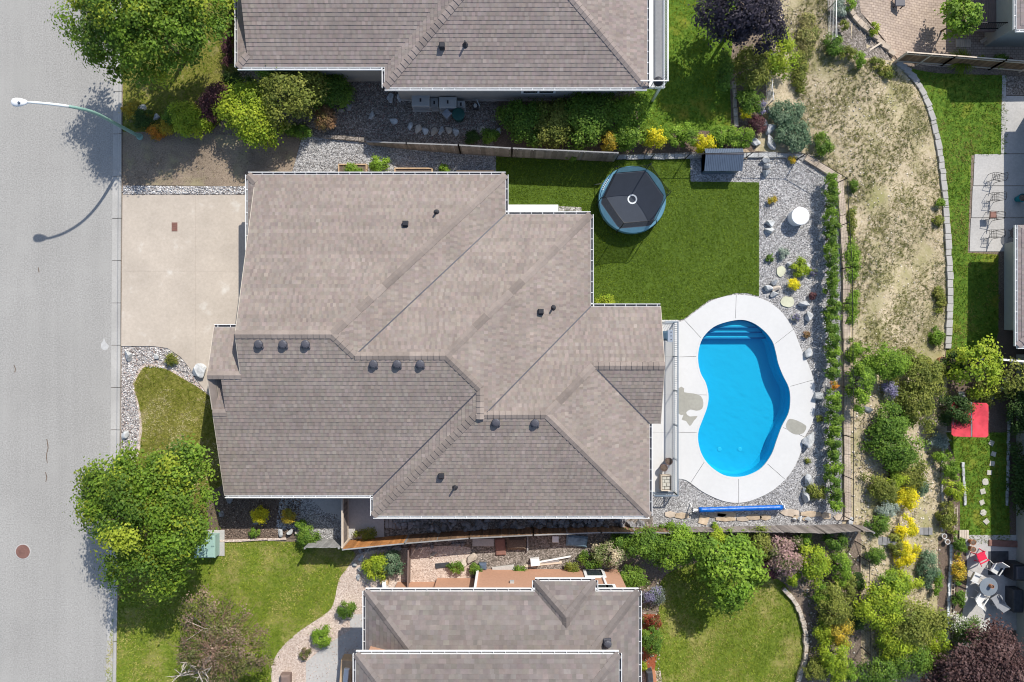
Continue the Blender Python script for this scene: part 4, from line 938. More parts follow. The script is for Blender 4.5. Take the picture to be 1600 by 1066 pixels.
# low stone walls: every block is a part
def stone_wall(name, label, pts, wd, h, size, mat, dz=0.0, jit=.25, cat='wall', course=1):
    root = thing(name, label, cat, P(*pts[0], dz)); L = [P(*p, dz) for p in pts]
    for c in range(course):
        for a, b in zip(L[:-1], L[1:]):
            d_ = (b - a); D = d_.length; t = Vector((d_.x, d_.y, 0)).normalized(); nn = Vector((-t.y, t.x, 0)); x = (c % 2) * size * .5
            while x < D - .02:
                l = min(size * random.uniform(1 - jit, 1 + jit), D - x)
                if l < .06: break
                w2 = wd / 2 * random.uniform(.85, 1.1); zz = a.z + d_.z * (x + l/2) / D; sk = random.uniform(-.04, .04); g = .012
                q = [a + t*(x+g) - nn*w2, a + t*(x+l-g) - nn*(w2+sk), a + t*(x+l-g) + nn*(w2-sk), a + t*(x+g) + nn*w2]
                mb = MB(); mb.prism([(v.x, v.y) for v in q], zz - .25 + c*h, zz + (c+1)*h + random.uniform(-.02, .02), .018); mb.build('stone_block', M[mat], root, ); x += l
    return root
stone_wall('retaining_wall', 'tan stone cap along the foot of the wire fence beside the dry hillside', [(1258,246),(1311,281),(1320,420),(1321,530),(1322,680),(1323,812)], .42, .16, 1.1, 'retaining_stone')
stone_wall('retaining_wall', 'curved grey block edging between the dry slope and the lower lawn', spline([(1400,98),(1427,122),(1445,155),(1458,195),(1468,245),(1474,300),(1478,350),(1481,400),(1483,450),(1482,500),(1480,545)], 2, False), .36, .16, .52, 'kerb_concrete')
stone_wall('retaining_wall', 'curved stone edging right of the round rear lawn', spline([(1222,918),(1238,936),(1249,956),(1255,980),(1258,1005),(1256,1030),(1249,1052),(1243,1075)], 2, False), .26, .22, .36, 'tan_boulder')
stone_wall('retaining_wall', 'pale stone border of the paved patio at the top right', spline([(1318,8),(1332,26),(1348,42),(1362,56),(1378,70),(1395,88)], 2, False), .30, .2, .5, 'retaining_stone')
stone_wall('garden_edging', 'long straight pale timber edging of the lower planting strip', [(1472,690),(1470,830)], .12, .14, 1.8, 'grey_concrete')
stone_wall('garden_edging', 'row of white stones along the planting strip by the patio set', [(1486,850),(1478,1005)], .2, .14, .3, 'print_white')
stone_wall('garden_edging', 'white stone edging of the small lawn beside the stepping stones', [(1503,722),(1507,790)], .16, .12, .3, 'boulder')
stone_wall('garden_edging', 'pale concrete curb between the mulch bed and the front neighbour lawn', [(344,845),(448,842)], .14, .1, 1.3, 'pink_gravel')
stone_wall('garden_edging', 'white stone row edging the shaded strip at the far right', [(1576,645),(1572,790)], .14, .12, .4, 'boulder')
stone_wall('garden_edging', 'row of pale stones beside the lawn below the purple tree', [(1146,128),(1150,200)], .22, .18, .5, 'tan_boulder')
stone_wall('retaining_wall', 'stone blocks along the wall under the wire fence above the turf', [(962,247),(1070,245),(1165,243),(1250,243)], .3, .14, .6, 'boulder')
stone_wall('retaining_wall', 'low tan wall at the start of the gravel path below the rust shrub', [(505,214),(580,221)], .24, .18, .8, 'brown_gravel')

# ------------------------------------------------------------------ street lamp
def street_lamp():
    b = V(219, 214); root = thing('street_lamp', 'green street lamp with white head leaning over the road', 'street lamp', b)
    head = V(34, 160, 6.6); top = Vector((b.x - .06, b.y - .02, 4.4))
    pts = [Vector((b.x, b.y, .02)), Vector((b.x - .03, b.y, 2.4)), top, Vector((b.x - .45, b.y - .12, 5.55)), Vector((b.x - 1.15, b.y - .20, 6.25)), Vector((head.x + .5, head.y, 6.58)), Vector((head.x + .3, head.y, 6.6))]
    sp = [Vector(p) for p in spline([tuple(p) for p in pts], 5, False)]; n = len(sp); cut = int(n * .52)
    MB().tube(sp[:cut+1], [.105 - .05*i/n for i in range(cut+1)], 10).build('pole', M['lamp_green'], root, smooth=True)
    MB().tube(sp[cut:], [.105 - .05*i/n for i in range(cut, n)], 10).build('arm', M['lamp_white'], root, smooth=True)
    MB().lathe(b, [(.2, 0), (.2, .06), (.13, .12), (.12, .3)], 14).build('base_plate', M['lamp_green'], root)
    mb = MB(); vs = []; N = 12; prof = [(0, .05), (.12, .13), (.35, .21), (.6, .235), (.75, .20), (.84, .10), (.86, .03)]
    for t, r in prof:
        for k in range(N):
            an = 2*math.pi*k/N; vs.append((head.x + .32 - t, head.y + r*math.cos(an), 6.6 + max(-.05, r*.55*math.sin(an))))
    mb.add(vs, [(i*N+k, i*N+(k+1) % N, (i+1)*N+(k+1) % N, (i+1)*N+k) for i in range(len(prof)-1) for k in range(N)] + [tuple(range(N)), tuple(range((len(prof)-1)*N, len(prof)*N))[::-1]])
    hd = mb.build('lamp_head', M['tank_white'], root, smooth=True)
    MB().lathe((head.x - .05, head.y - .06, 6.70), [(.06, 0), (.06, .06), (.04, .08)], 10).build('photocell', M['slate_blue'], hd)
street_lamp()

# ------------------------------------------------------------------ utility box
def utility_box():
    a, b = V(303, 872, .8), V(335, 838, .8); root = thing('utility_box', 'pale green utility box half hidden under the big maple', 'utility box', (a.x, a.y, 0))
    mb = MB(); mb.bev(a.x, b.x, a.y, b.y, .06, .8, .05); mb.build('cabinet', M['utility_green'], root)
    xm = a.x + (b.x-a.x)*.46; MB().box(xm-.012, xm+.012, a.y+.04, b.y-.04, .801, .806).build('lid_seam', M['bin_green'], root)
    MB().box(a.x-.02, b.x+.02, a.y-.02, b.y+.02, .69, .72).build('lid_rim', M['utility_green'], root)
    MB().bev(a.x-.15, b.x+.28, a.y-.12, b.y+.15, 0, .08, .02).build('plinth', M['kerb_concrete'], root)
utility_box()

# ------------------------------------------------------------------ trampoline
def trampoline():
    c = V(988, 312, .85); c.z = 0; root = thing('trampoline', 'round trampoline with blue pad and black safety net on the turf', 'trampoline', c)
    R, z = 1.99, .85; n = 48
    def hexr(an, r, rot=math.radians(5)):
        a = (an - rot) % (math.pi/3) - math.pi/6
        return r * math.cos(math.pi/6) / math.cos(a)
    A = [2*math.pi*k/n for k in range(n)]
    mb = MB(); ro = [R]*n; ri = [hexr(a, 1.90) for a in A]
    ri = [min(r, R-.10) for r in ri]
    vs = [(c.x+ro[k]*math.cos(A[k]), c.y+ro[k]*math.sin(A[k]), z-.02) for k in range(n)] + [(c.x+(ro[k]-.03)*math.cos(A[k]), c.y+(ro[k]-.03)*math.sin(A[k]), z+.045) for k in range(n)] + \
         [(c.x+ri[k]*math.cos(A[k]), c.y+ri[k]*math.sin(A[k]), z+.035) for k in range(n)] + [(c.x+ri[k]*math.cos(A[k]), c.y+ri[k]*math.sin(A[k]), z-.0) for k in range(n)] + \
         [(c.x+R*math.cos(A[k]), c.y+R*math.sin(A[k]), z-.32) for k in range(n)]
    def ringf(i, j, fl=False): return [((i*n+k, i*n+(k+1) % n, j*n+(k+1) % n, j*n+k)) for k in range(n)]
    mb.add(vs, ringf(0,1)+ringf(1,2)+ringf(2,3)+ringf(4,0)); pad = mb.build('pad', M['tramp_pad'], root)
    m2 = MB(); rr = [r+.02 for r in ri]; m2.add([(c.x+rr[k]*math.cos(A[k]), c.y+rr[k]*math.sin(A[k]), z+.005) for k in range(n)], [tuple(range(n))]); m2.build('jumping_mat', M['tramp_mat'], root)
    m3 = MB(); N = 32; q = []
    for r in (.20, .285): q += [(c.x+.0+r*math.cos(2*math.pi*k/N), c.y+.02+r*math.sin(2*math.pi*k/N), z+.012) for k in range(N)]
    m3.add(q, [(k, N+k, N+(k+1) % N, (k+1) % N) for k in range(N)]); m3.build('printed_ring', M['print_white'], root)
    MB().tube([(c.x+(R-.05)*math.cos(a), c.y+(R-.05)*math.sin(a), z-.04) for a in A+[A[0]]], .03, 6).build('frame_ring', M['galv_metal'], root)
    tops = []
    for k in range(6):
        an = math.radians(5+60*k); cx, sx = math.cos(an), math.sin(an)
        o = MB().tube([(c.x+(R+.03)*cx,c.y+(R+.03)*sx,.02),(c.x+(R+.03)*cx,c.y+(R+.03)*sx,1.9),(c.x+(R-.02)*cx,c.y+(R-.02)*sx,2.25),(c.x+(R-.16)*cx,c.y+(R-.16)*sx,2.5)], .024, 7).build('pole', M['black_metal'], root)
        t = Vector((c.x+(R-.18)*cx, c.y+(R-.18)*sx, 2.48)); tops.append(t)
        MB().tube([(c.x+(R-.05)*cx,c.y+(R-.05)*sx,z-.05),(c.x+(R-.1)*cx,c.y+(R-.1)*sx,.04),(c.x+(R-.1)*math.cos(an+.5),c.y+(R-.1)*math.sin(an+.5),.04),(c.x+(R-.05)*math.cos(an+.5),c.y+(R-.05)*math.sin(an+.5),z-.05)], .024, 7).build('leg', M['galv_metal'], root)
    bots = [Vector((c.x+1.86*math.cos(math.radians(5+60*k)), c.y+1.86*math.sin(math.radians(5+60*k)), z+.04)) for k in range(6)]
    for k in range(6):
        a0, a1, b0, b1 = bots[k], bots[(k+1) % 6], tops[k], tops[(k+1) % 6]; mb = MB(); g = 6; vs = []
        for i in range(g+1):
            for j in range(g+1):
                u, v = i/g, j/g; p = (a0.lerp(a1, u)).lerp(b0.lerp(b1, u), v); sag = 4*u*(1-u)
                p.z -= .10*sag*v; dirc = (Vector((c.x, c.y, p.z)) - p).normalized(); p += dirc*.05*sag*math.sin(math.pi*v); vs.append(p)
        mb.add(vs, [(i*(g+1)+j, (i+1)*(g+1)+j, (i+1)*(g+1)+j+1, i*(g+1)+j+1) for i in range(g) for j in range(g)]); mb.build('net', M['net'], root)
        MB().tube([vs[i*(g+1)+g] for i in range(g+1)], .012, 5).build('net_cord', M['black_metal'], root)
    # lettering panel on the pad, north-west side
    for i in range(7):
        an = math.radians(141 + i*3.4); p = Vector((c.x+(R-.14)*math.cos(an), c.y+(R-.14)*math.sin(an), z+.047)); t = Vector((-math.sin(an), math.cos(an), 0)); r_ = Vector((math.cos(an), math.sin(an), 0))
        m4 = MB(); w_ = .035; m4.add([p-t*w_-r_*.06, p+t*w_-r_*.06, p+t*w_*.8+r_*.06, p-t*w_*.8+r_*.06], [(0,1,2,3)]); m4.build('printed_mark', M['pad_print'], pad)
    MB().bar((c.x-R-.12,c.y+1.05,.05),(c.x-R*.86,c.y+.98,z-.06),.04).build('ladder_rail', M['galv_metal'], root)
trampoline()

# ------------------------------------------------------------------ storage box, tank, roller
def storage():
    a, b = V(1094, 273), V(1150, 241); root = thing('storage_shed', 'low slate-blue storage shed with ribbed roof on the gravel', 'shed', (a.x, a.y, 0))
    MB().box(a.x+.05, b.x-.05, a.y+.05, b.y-.05, .02, 1.0).build('wall', M['slate_blue'], root)
    yr = a.y + (b.y-a.y)*.72; zr = 1.28; mb = MB()
    for (y0, z0, y1, z1) in ((a.y-.03, .98, yr, zr), (yr, zr, b.y+.03, 1.06)):
        n = 22
        for i in range(n):
            x0 = a.x-.04 + (b.x-a.x+.08)*i/n; x1 = x0 + (b.x-a.x+.08)/n; xa = x0 + (x1-x0)*.14
            mb.add([(xa,y0,z0+.025),(x1,y0,z0+.025),(x1,y1,z1+.025),(xa,y1,z1+.025)], [(0,1,2,3)]); mb.add([(x0,y0,z0),(xa,y0,z0+.025),(xa,y1,z1+.025),(x0,y1,z1)], [(0,1,2,3)])
            mb.add([(x1,y0,z0),(x1,y1,z1),(x1,y1,z1+.025),(x1,y0,z0+.025)], [(0,1,2,3)])
    rf = mb.build('roof', M['slate_blue'], root); MB().bar((a.x-.05,yr,zr+.02),(b.x+.05,yr,zr+.02),.06,.03).build('ridge_strip', M['vent_slate'], rf)
    MB().box(a.x+.05,a.x+.07,a.y+.1,b.y-.1,.1,.95).build('side_panel', M['slate_blue'], root)
    for s_ in (.27, .73):
        xm = a.x + (b.x-a.x)*s_; MB().box(xm-.48, xm+.48, a.y+.02, a.y+.05, .1, .92).build('door', M['slate_blue'], root)
    xm = (a.x+b.x)/2; MB().box(xm-.18, xm+.18, a.y-.02, a.y+.02, .84, .90).build('handle', M['vent_black'], root)
storage()
def tank():
    c = V(1251, 337.5, .72); c.z = 0; root = thing('fire_pit_table', 'round white drum table standing on the pool yard gravel', 'table', c)
    MB().lathe(c, [(.47, .0), (.50, .03), (.50, .62)], 32).build('drum', M['tank_white'], root)
    MB().lathe(c, [(.515, .621), (.53, .64), (.53, .70), (.51, .72), (.2, .725)], 32).build('lid', M['tank_white'], root)
tank()
def roller():
    a, b = V(1092, 797, .5), V(1222, 793, .5); root = thing('pool_cover_roller', 'rolled bright blue pool cover on a roller with white ends', 'pool cover', (a.x, a.y, 0))
    t = (b-a).normalized(); n = 26; pts = [a.lerp(b, i/n) for i in range(n+1)]
    MB().tube(pts, [.16 + .012*math.sin(i*2.1) + random.uniform(-.008,.008) for i in range(n+1)], 14).build('cover_roll', M['cover_blue'], root, smooth=True)
    MB().tube([a - t*.42, b + t*.14], .045, 8).build('axle', M['pvc_white'], root)
    for q, s_ in ((a - t*.38, -1), (b + t*.1, 1)):
        MB().tube([q + Vector((0,0,.26)), q - Vector((0,.28,.5)) ], .03, 7).build('leg', M['pvc_white'], root); MB().tube([q + Vector((0,0,.1)), q + Vector((0,.28,-.5))], .03, 7).build('leg', M['pvc_white'], root)
        MB().tube([q - t*.02, q + t*.02], .17, 14).build('end_wheel', M['pvc_white'] if s_ > 0 else M['vent_slate'], root)
roller()

# ------------------------------------------------------------------ railing, grill, pots on the terrace
def railing():
    root = thing('railing', 'blue-grey metal railing between terrace and pool deck', 'railing', V(1052, 505)); h = 1.02; zf = .055
    c = [V(1034, 504), V(1052.5, 504), V(1052.5, 768.5), V(1017, 768.5)]; me = None
    for a, b in zip(c[:-1], c[1:]):
        a = a + Vector((0,0,zf)); b = b + Vector((0,0,zf)); L = (b-a).length
        MB().bar(a + Vector((0,0,h)), b + Vector((0,0,h)), .07, .045).build('top_rail', M['rail_blue_grey'], root); MB().bar(a + Vector((0,0,.09)), b + Vector((0,0,.09)), .04, .03).build('bottom_rail', M['rail_blue_grey'], root)
        n = int(L/.125)
        for i in range(1, n):
            q = a.lerp(b, i/n); q.z = 0
            if me is None: o = MB().bar((0,0,zf+.09),(0,0,zf+h-.02),.022).build('baluster', M['rail_blue_grey'], root, off=Vector((0,0,0))); me = o.data
            else: o = link('baluster', me, root)
            o.location = q - wloc(root); o.location.z = -wloc(root).z
        m = max(1, round(L/2.1))
        for i in range(m+1):
            q = a.lerp(b, i/m); MB().box(q.x-.03,q.x+.03,q.y-.03,q.y+.03,zf,zf+h+.02).build('post', M['rail_blue_grey'], root)
railing()
def grill():
    c = V(1044, 525, .9); root = thing('barbecue', 'stainless gas barbecue with black lid on the terrace', 'barbecue', (c.x, c.y, .055))
    MB().bev(c.x-.62, c.x-.05, c.y-.28, c.y+.28, .8, 1.15, .12).build('lid', M['grill_blue'], root)
    mb = MB().bev(c.x-.05, c.x+.28, c.y-.36, c.y+.36, .78, .92, .02).build('control_shelf', M['stainless'], root)
    for k in range(3): MB().lathe((c.x+.17, c.y-.22+.22*k, .92), [(.035, .001), (.03, .03), (.02, .035)], 10).build('knob', M['vent_black'], root)
    MB().box(c.x-.58, c.x-.03, c.y-.26, c.y+.26, .12, .795).build('cabinet', M['stainless'], root)
    for x in (c.x-.5, c.x-.12): MB().tube([(x, c.y-.24, .1), (x, c.y+.24, .1)], .05, 8).build('wheel', M['vent_black'], root)
grill()
def pot(px, py, r, h, label, mat='pot_brown', plantcol=None, name='plant_pot', z=0.055, draped=False):
    c = P(px, py, h) if draped else V(px, py, h); zb = (c.z - h) if draped else z; root = thing(name, label, 'plant pot', (c.x, c.y, zb))
    mb = MB(); mb.lathe((c.x,c.y,zb), [(r*.7,0),(r*.95,h*.85),(r*1.05,h*.88),(r*1.05,h),(r*.88,h),(r*.86,h*.9),(r*.1,h*.9)], 18); mb.build('pot', M[mat], root)
    MB().lathe((c.x,c.y,zb), [(r*.85,h*.86),(r*.85,h*.93),(r*.4,h*.97)], 14).build('soil', M['bark_mulch'], root)
pot(1037.5, 731, .21, .45, 'brown plant pot on the terrace nearer the house wall'); pot(1045, 721, .21, .45, 'brown plant pot on the terrace against the railing')
def crate():
    a, b = V(1033, 767, .5), V(1049, 743, .5); root = thing('planter_box', 'wooden box filled with pale paving blocks in the terrace corner', 'box', (a.x, a.y, .055)); z = .055
    for x0, x1, y0, y1 in ((a.x,a.x+.04,a.y,b.y),(b.x-.04,b.x,a.y,b.y),(a.x+.042,b.x-.042,a.y,a.y+.04),(a.x+.042,b.x-.042,b.y-.04,b.y)): MB().box(x0,x1,y0,y1,z,z+.5).build('side_board', M['pale_wood'], root)
    MB().box(a.x+.045,b.x-.045,a.y+.045,b.y-.045,z,z+.36).build('fill', M['bark_mulch'], root)
    for r in range(4):
        y = a.y+.07+r*(b.y-a.y-.12)/4
        for k, (u, v) in enumerate(((.07,.30),(.32,.55)) if r % 2 else ((.07,.20),(.22,.55))):
            o = MB().bev(a.x+u, a.x+min(v, b.x-a.x-.05), y, y+(b.y-a.y-.12)/4-.025, z+.35, z+.45+random.uniform(-.02,.02), .012).build('paving_block', M['stepping_stone'], root)
crate()
# raised beds north of the house
def bed(x0, x1, y0, y1, label, mat='tan_wood'):
    a, b = V(x0, y1, .4), V(x1, y0, .4); root = thing('raised_bed', label, 'planter', (a.x, a.y, 0)); t = .07
    MB().box(a.x,b.x,b.y-t,b.y,0.02,.4).build('board', M[mat], root); MB().box(a.x,b.x,a.y,a.y+t,0.02,.4).build('board', M[mat], root)
    MB().box(a.x,a.x+t,a.y+t+.002,b.y-t-.002,.02,.398).build('board', M[mat], root); MB().box(b.x-t,b.x,a.y+t+.002,b.y-t-.002,.02,.398).build('board', M[mat], root)
    MB().box(a.x+t,b.x-t,a.y+t,b.y-t,.02,.32).build('soil', M['bark_mulch'], root)
bed(528,573,256,284,'raised wooden bed full of green plants beside the gravel path'); bed(616,676,262,288,'empty raised wooden bed, middle of the three by the gravel path'); bed(713,772,266,290,'empty raised wooden bed nearest the turf')
# window well and small slab by the house wall on the turf
a, b = V(790, 336), V(872, 321); t = thing('window_well', 'white rectangular slab beside the turf against the house', 'slab', (a.x,a.y,0)); MB().bev(a.x,b.x,a.y,b.y,.03,.22,.02).build('slab_cover', M['pvc_white'], t)
patch('well_gravel', [(873,322),(908,324),(912,340),(873,340)], .045, 'river_rock')

# ------------------------------------------------------------------ things by the top house
def ac(px0, px1, py0, py1, h, label, name='air_conditioner'):
    a, b = V(px0, py1, h), V(px1, py0, h); root = thing(name, label, 'air conditioner', (a.x,a.y,0))
    MB().bev(a.x,b.x,a.y,b.y,.1,h,.03).build('casing', M['ac_grey'], root); MB().box(a.x-.05,b.x+.05,a.y-.05,b.y+.05,.012,.1).build('pad', M['kerb_concrete'], root)
    cx, cy = (a.x+b.x)/2, (a.y+b.y)/2; MB().box(cx-.05,cx+.05,cy-.1,cy+.1,h,h+.012).build('name_plate', M['vent_black'], root)
    mb = MB()
    for k in range(7): mb.box(a.x+.06,b.x-.06,a.y-.012,a.y,.18+k*.09,.22+k*.09)
    mb.build('louvre', M['galv_metal'], root)
ac(643,671,147,166,.9,'pale grey cabinet below the top house, left of the row'); ac(686,713,151,168,.9,'pale grey cabinet below the top house, right of the row')
ac(672,685,153,168,.6,'narrow grey cabinet between the two larger ones below the top house', 'meter_cabinet'); ac(714,726,157,169,.6,'small grey cabinet at the right end behind the green bin', 'meter_cabinet')
def bin_(px, py, r, label, mat):
    c = V(px, py, .8); root = thing('bin', label, 'bin', (c.x,c.y,0)); MB().lathe((c.x,c.y,.015),[(r*.75,0),(r,.7)],4 if r < .3 else 10).build('body', M[mat], root)
    MB().lathe((c.x,c.y,0),[(r*1.08,.715),(r*1.08,.77),(r*.8,.82),(r*.2,.84)],4 if r < .3 else 10).build('lid', M[mat], root)
bin_(698,177,.29,'small grey bin beside the green bin below the top house','bin_grey'); bin_(716,178,.36,'dark green bin in the shade below the top house','bin_green')
c = V(744,164,.6); t = thing('gas_meter','small dark gas meter with pipe against the top house wall','meter',(c.x,c.y,0)); MB().bev(c.x-.2,c.x+.12,c.y-.2,c.y+.1,.25,.6,.05).build('body',M['vent_black'],t); MB().tube([(c.x+.2,c.y-.1,.05),(c.x+.2,c.y-.1,.75),(c.x+.05,c.y+.25,.8)],.03,7).build('pipe',M['galv_metal'],t); MB().lathe((c.x-.05,c.y-.05,.6),[(.12,0),(.1,.12),(.03,.14)],10).build('dial',M['ac_grey'],t)

# ------------------------------------------------------------------ things on the lower patio at the right
_chair = []
def wire_chair(px, py, rz, label):
    c = P(px, py, .45); c.z -= .45
    if not _chair:
        root = thing('garden_chair', label, 'chair', (0,0,0), 'black wire chairs in a row on the lower patio'); mm = M['black_metal']
        for sx in (-.24, .24):
            MB().tube([(sx,-.22,.01),(sx,-.22,.62),(sx,.2,.64),(sx,.27,.45)], .016, 6).build('arm_and_front_leg', mm, root); MB().tube([(sx,.24,.01),(sx,.22,.43),(sx,.36,.92)], .016, 6).build('rear_leg', mm, root)
        MB().tube([(-.24,.36,.92),(-.12,.375,.98),(.12,.375,.98),(.24,.36,.92)], .016, 6).build('back_rail', mm, root)
        for k in range(4): x = -.15+.1*k; MB().tube([(x,.23,.44),(x,.365,.95)], .010, 5).build('back_bar', mm, root)
        for k in range(5): y = -.22+.11*k; MB().tube([(-.24,y,.44),(.24,y,.44)], .011, 5).build('seat_bar', mm, root)
        for k in range(4): x = -.15+.1*k; MB().tube([(x,-.22,.445),(x,.22,.445)], .010, 5).build('seat_slat', mm, root)
        _chair.append(root)
    else:
        src = _chair[0]; root = src.copy(); C.objects.link(root); root['label'] = label
        for ch in src.children:
            q = ch.copy(); C.objects.link(q); q.parent = root
    root.location = c; root.rotation_euler = (0,0,rz); return root
for i, (px, py, rz) in enumerate(((1556,277,-1.75),(1554,308,-1.6),(1552,337,-1.7),(1552,366,-1.6))):
    wire_chair(px, py, rz, ('first','second','third','fourth')[i] + ' black wire chair from the top on the lower patio')
c = P(1551,336,.5); t = thing('seat_cushion','brown cushion lying on the third wire chair','cushion',c); MB().bev(c.x-.2,c.x+.2,c.y-.2,c.y+.2,c.z,c.z+.08,.03).build('pad',M['rust_brick'],t)
c = P(1588,364,.5); t = thing('round_table','round wire table beside the fourth wire chair','table',(c.x,c.y,c.z-.5)); 
MB().tube([(c.x+.38*math.cos(k*math.pi/12),c.y+.38*math.sin(k*math.pi/12),c.z) for k in range(25)],.016,6).build('rim',M['black_metal'],t)
for k in range(3): an=k*2.09; MB().tube([(c.x+.36*math.cos(an),c.y+.36*math.sin(an),c.z),(c.x+.1*math.cos(an),c.y+.1*math.sin(an),c.z-.25),(c.x+.32*math.cos(an),c.y+.32*math.sin(an),c.z-.49)],.014,6).build('leg',M['black_metal'],t)
MB().lathe((c.x,c.y,c.z-.006),[(.36,0),(.36,.008)],24).build('glass_top',M['net'],t)
pot(1598,309,.25,.5,'teal pot at the right edge of the lower patio','teal_plastic',draped=True)
def canopy_swing():
    z = 1.55; a, b = P(1488,682,1.75), P(1543,628,1.75); zb = a.z-1.75; root = thing('canopy_swing','garden swing under a red two-panel fabric canopy','swing',((a.x+b.x)/2,(a.y+b.y)/2,zb))
    xm = a.x+(b.x-a.x)*.5; yt, yb = b.y, a.y; zt = zb+1.85
    for (x0, x1, z0, z1, sl) in ((a.x, xm-.05, zt-.18, zt, .0), (xm+.05, b.x, zt, zt-.12, .0)):
        mb = MB(); g = 8; vs = []
        for i in range(g+1):
            for j in range(g+1):
                u, v = i/g, j/g; r = .1; x = x0+(x1-x0)*u; y = yb+(yt-yb)*v+ (x-a.x)*-.03
                if (i in (0,) and x0 == a.x or i == g and x1 == b.x) and j in (0, g): y += .12 if j == 0 else -.12
                vs.append((x, y, z0+(z1-z0)*u - .10*math.sin(math.pi*v)*math.sin(math.pi*u) + .01*math.sin(7*v+3*u)))
        mb.add(vs, [(i*(g+1)+j,(i+1)*(g+1)+j,(i+1)*(g+1)+j+1,i*(g+1)+j+1) for i in range(g) for j in range(g)]); mb.build('canopy_panel', M['fabric_red'], root, smooth=True)
    MB().tube([(xm,yb+.0,zt-.02),(xm,yt,zt-.02)],.03,7).build('centre_bar',M['galv_metal'],root)
    for x in (a.x+.1, b.x-.1): MB().tube([(x,yb+.1,zt-.2),(x,yt-.1,zt-.2)],.02,6).build('side_bar',M['galv_metal'],root)
    for y in (yb+.15, yt-.15):
        for x in (a.x+.15, b.x-.15): MB().tube([(xm,y,zt-.05),(x,y,zb+.02)],.03,7).build('leg',M['galv_metal'],root)
    MB().bev(xm-.35,xm+.35,yb+.35,yt-.35,zb+.45,zb+.55,.03).build('seat',M['chair_grey'],root); MB().bev(xm+.25,xm+.36,yb+.35,yt-.35,zb+.56,zb+1.0,.03).build('backrest',M['chair_grey'],root)
    for y in (yb+.4, yt-.4): MB().tube([(xm,y,zb+.5),(xm,y,zt-.05)],.015,6).build('hanger',M['galv_metal'],root)
canopy_swing()
def patio_chair(px, py, rz, label, mat, tilt=.5, arm=True):
    c = P(px, py, .5); c.z -= .5; root = thing('patio_chair', label, 'chair', c); root.rotation_euler = (0,0,rz); m = M[mat]; O = Vector((0,0,0))
    mb = MB(); mb.bev(-.26,.26,-.26,.26,.42,.47,.02); mb.build('seat', m, root, off=O)
    mb = MB(); mb.add([(-.26,.24,.46),(.26,.24,.46),(.27,.52,1.0),(-.27,.52,1.0),(-.26,.28,.45),(.26,.28,.45),(.27,.56,.98),(-.27,.56,.98)], [(0,1,2,3),(7,6,5,4),(0,4,5,1),(1,5,6,2),(2,6,7,3),(3,7,4,0)]); mb.build('backrest', m, root, off=O)
    for sx in (-.28, .28):
        MB().bar((sx,-.24,.62),(sx,.36,.66),.07,.03).build('armrest', m, root, off=O)
        for y0, y1 in ((-.22,-.26),(.22,.34)): MB().bar((sx*.9,y0,.44),(sx,y1,.0),.05,.04).build('leg', m, root, off=O)
        MB().bar((sx,-.23,.44),(sx,-.23,.61),.04,.04).build('arm_support', m, root, off=O)
    return root
patio_chair(1535,870,2.0,'bright red patio chair above the round table','chair_red'); patio_chair(1525,903,1.1,'white patio chair left of the round table','chair_white')
patio_chair(1556,890,-.55,'grey-white patio chair above right of the round table','chair_white'); patio_chair(1533,935,2.5,'white patio chair below left of the round table','chair_white'); patio_chair(1558,938,-2.6,'pale grey patio chair below right of the round table','chair_grey')
c = P(1545,917,.72); t = thing('round_table','round glass patio table amid the chairs at the right','table',(c.x,c.y,c.z-.72)); MB().lathe((c.x,c.y,c.z),[(.56,-.02),(.57,-.01),(.56,0)],28).build('glass_top',M['table_glass'],t)
for k in range(4): an=k*1.57+.4; MB().tube([(c.x+.4*math.cos(an),c.y+.4*math.sin(an),c.z-.02),(c.x+.3*math.cos(an),c.y+.3*math.sin(an),c.z-.72)],.025,6).build('leg',M['chair_white'],t)
pot(1551,917,.11,.95,'small flower pot standing on the round glass table','terracotta',draped=True); pot(1521,848,.17,.4,'terracotta pot behind the red chair, upper of two','terracotta',draped=True); pot(1521,859,.17,.4,'terracotta pot behind the red chair, lower of two','terracotta',draped=True)
pot(1473,563,.22,.4,'round clay pot at the foot of the hill shrubs','terracotta',draped=True)
for i, (px, py) in enumerate(((1476,838),(1481,847))): pot(px, py, .15, .3, 'white ring pot on the planting strip, ' + ('upper' if i == 0 else 'lower') + ' of two', 'pvc_white', draped=True)
pot(1574,58.5,.17,.4,'tan clay pot left of a pair near the top right house','tan_wood',draped=True); pot(1583,58.5,.17,.4,'tan clay pot right of a pair near the top right house','tan_wood',draped=True); pot(1580,94,.16,.35,'dark red pot beside the top right board fence','copper',draped=True)
c = P(1407,2,.5); t = thing('patio_stool','dark woven stool on the paved patio at the top edge','stool',(c.x,c.y,c.z-.5)); MB().bev(c.x-.3,c.x+.3,c.y-.28,c.y+.35,c.z-.1,c.z,.02).build('seat',M['vent_slate'],t)
for x in (-.25,.25):
    for y in (-.22,.3): MB().bar((c.x+x,c.y+y,c.z-.1),(c.x+x,c.y+y,c.z-.5),.05).build('leg',M['vent_black'],t)
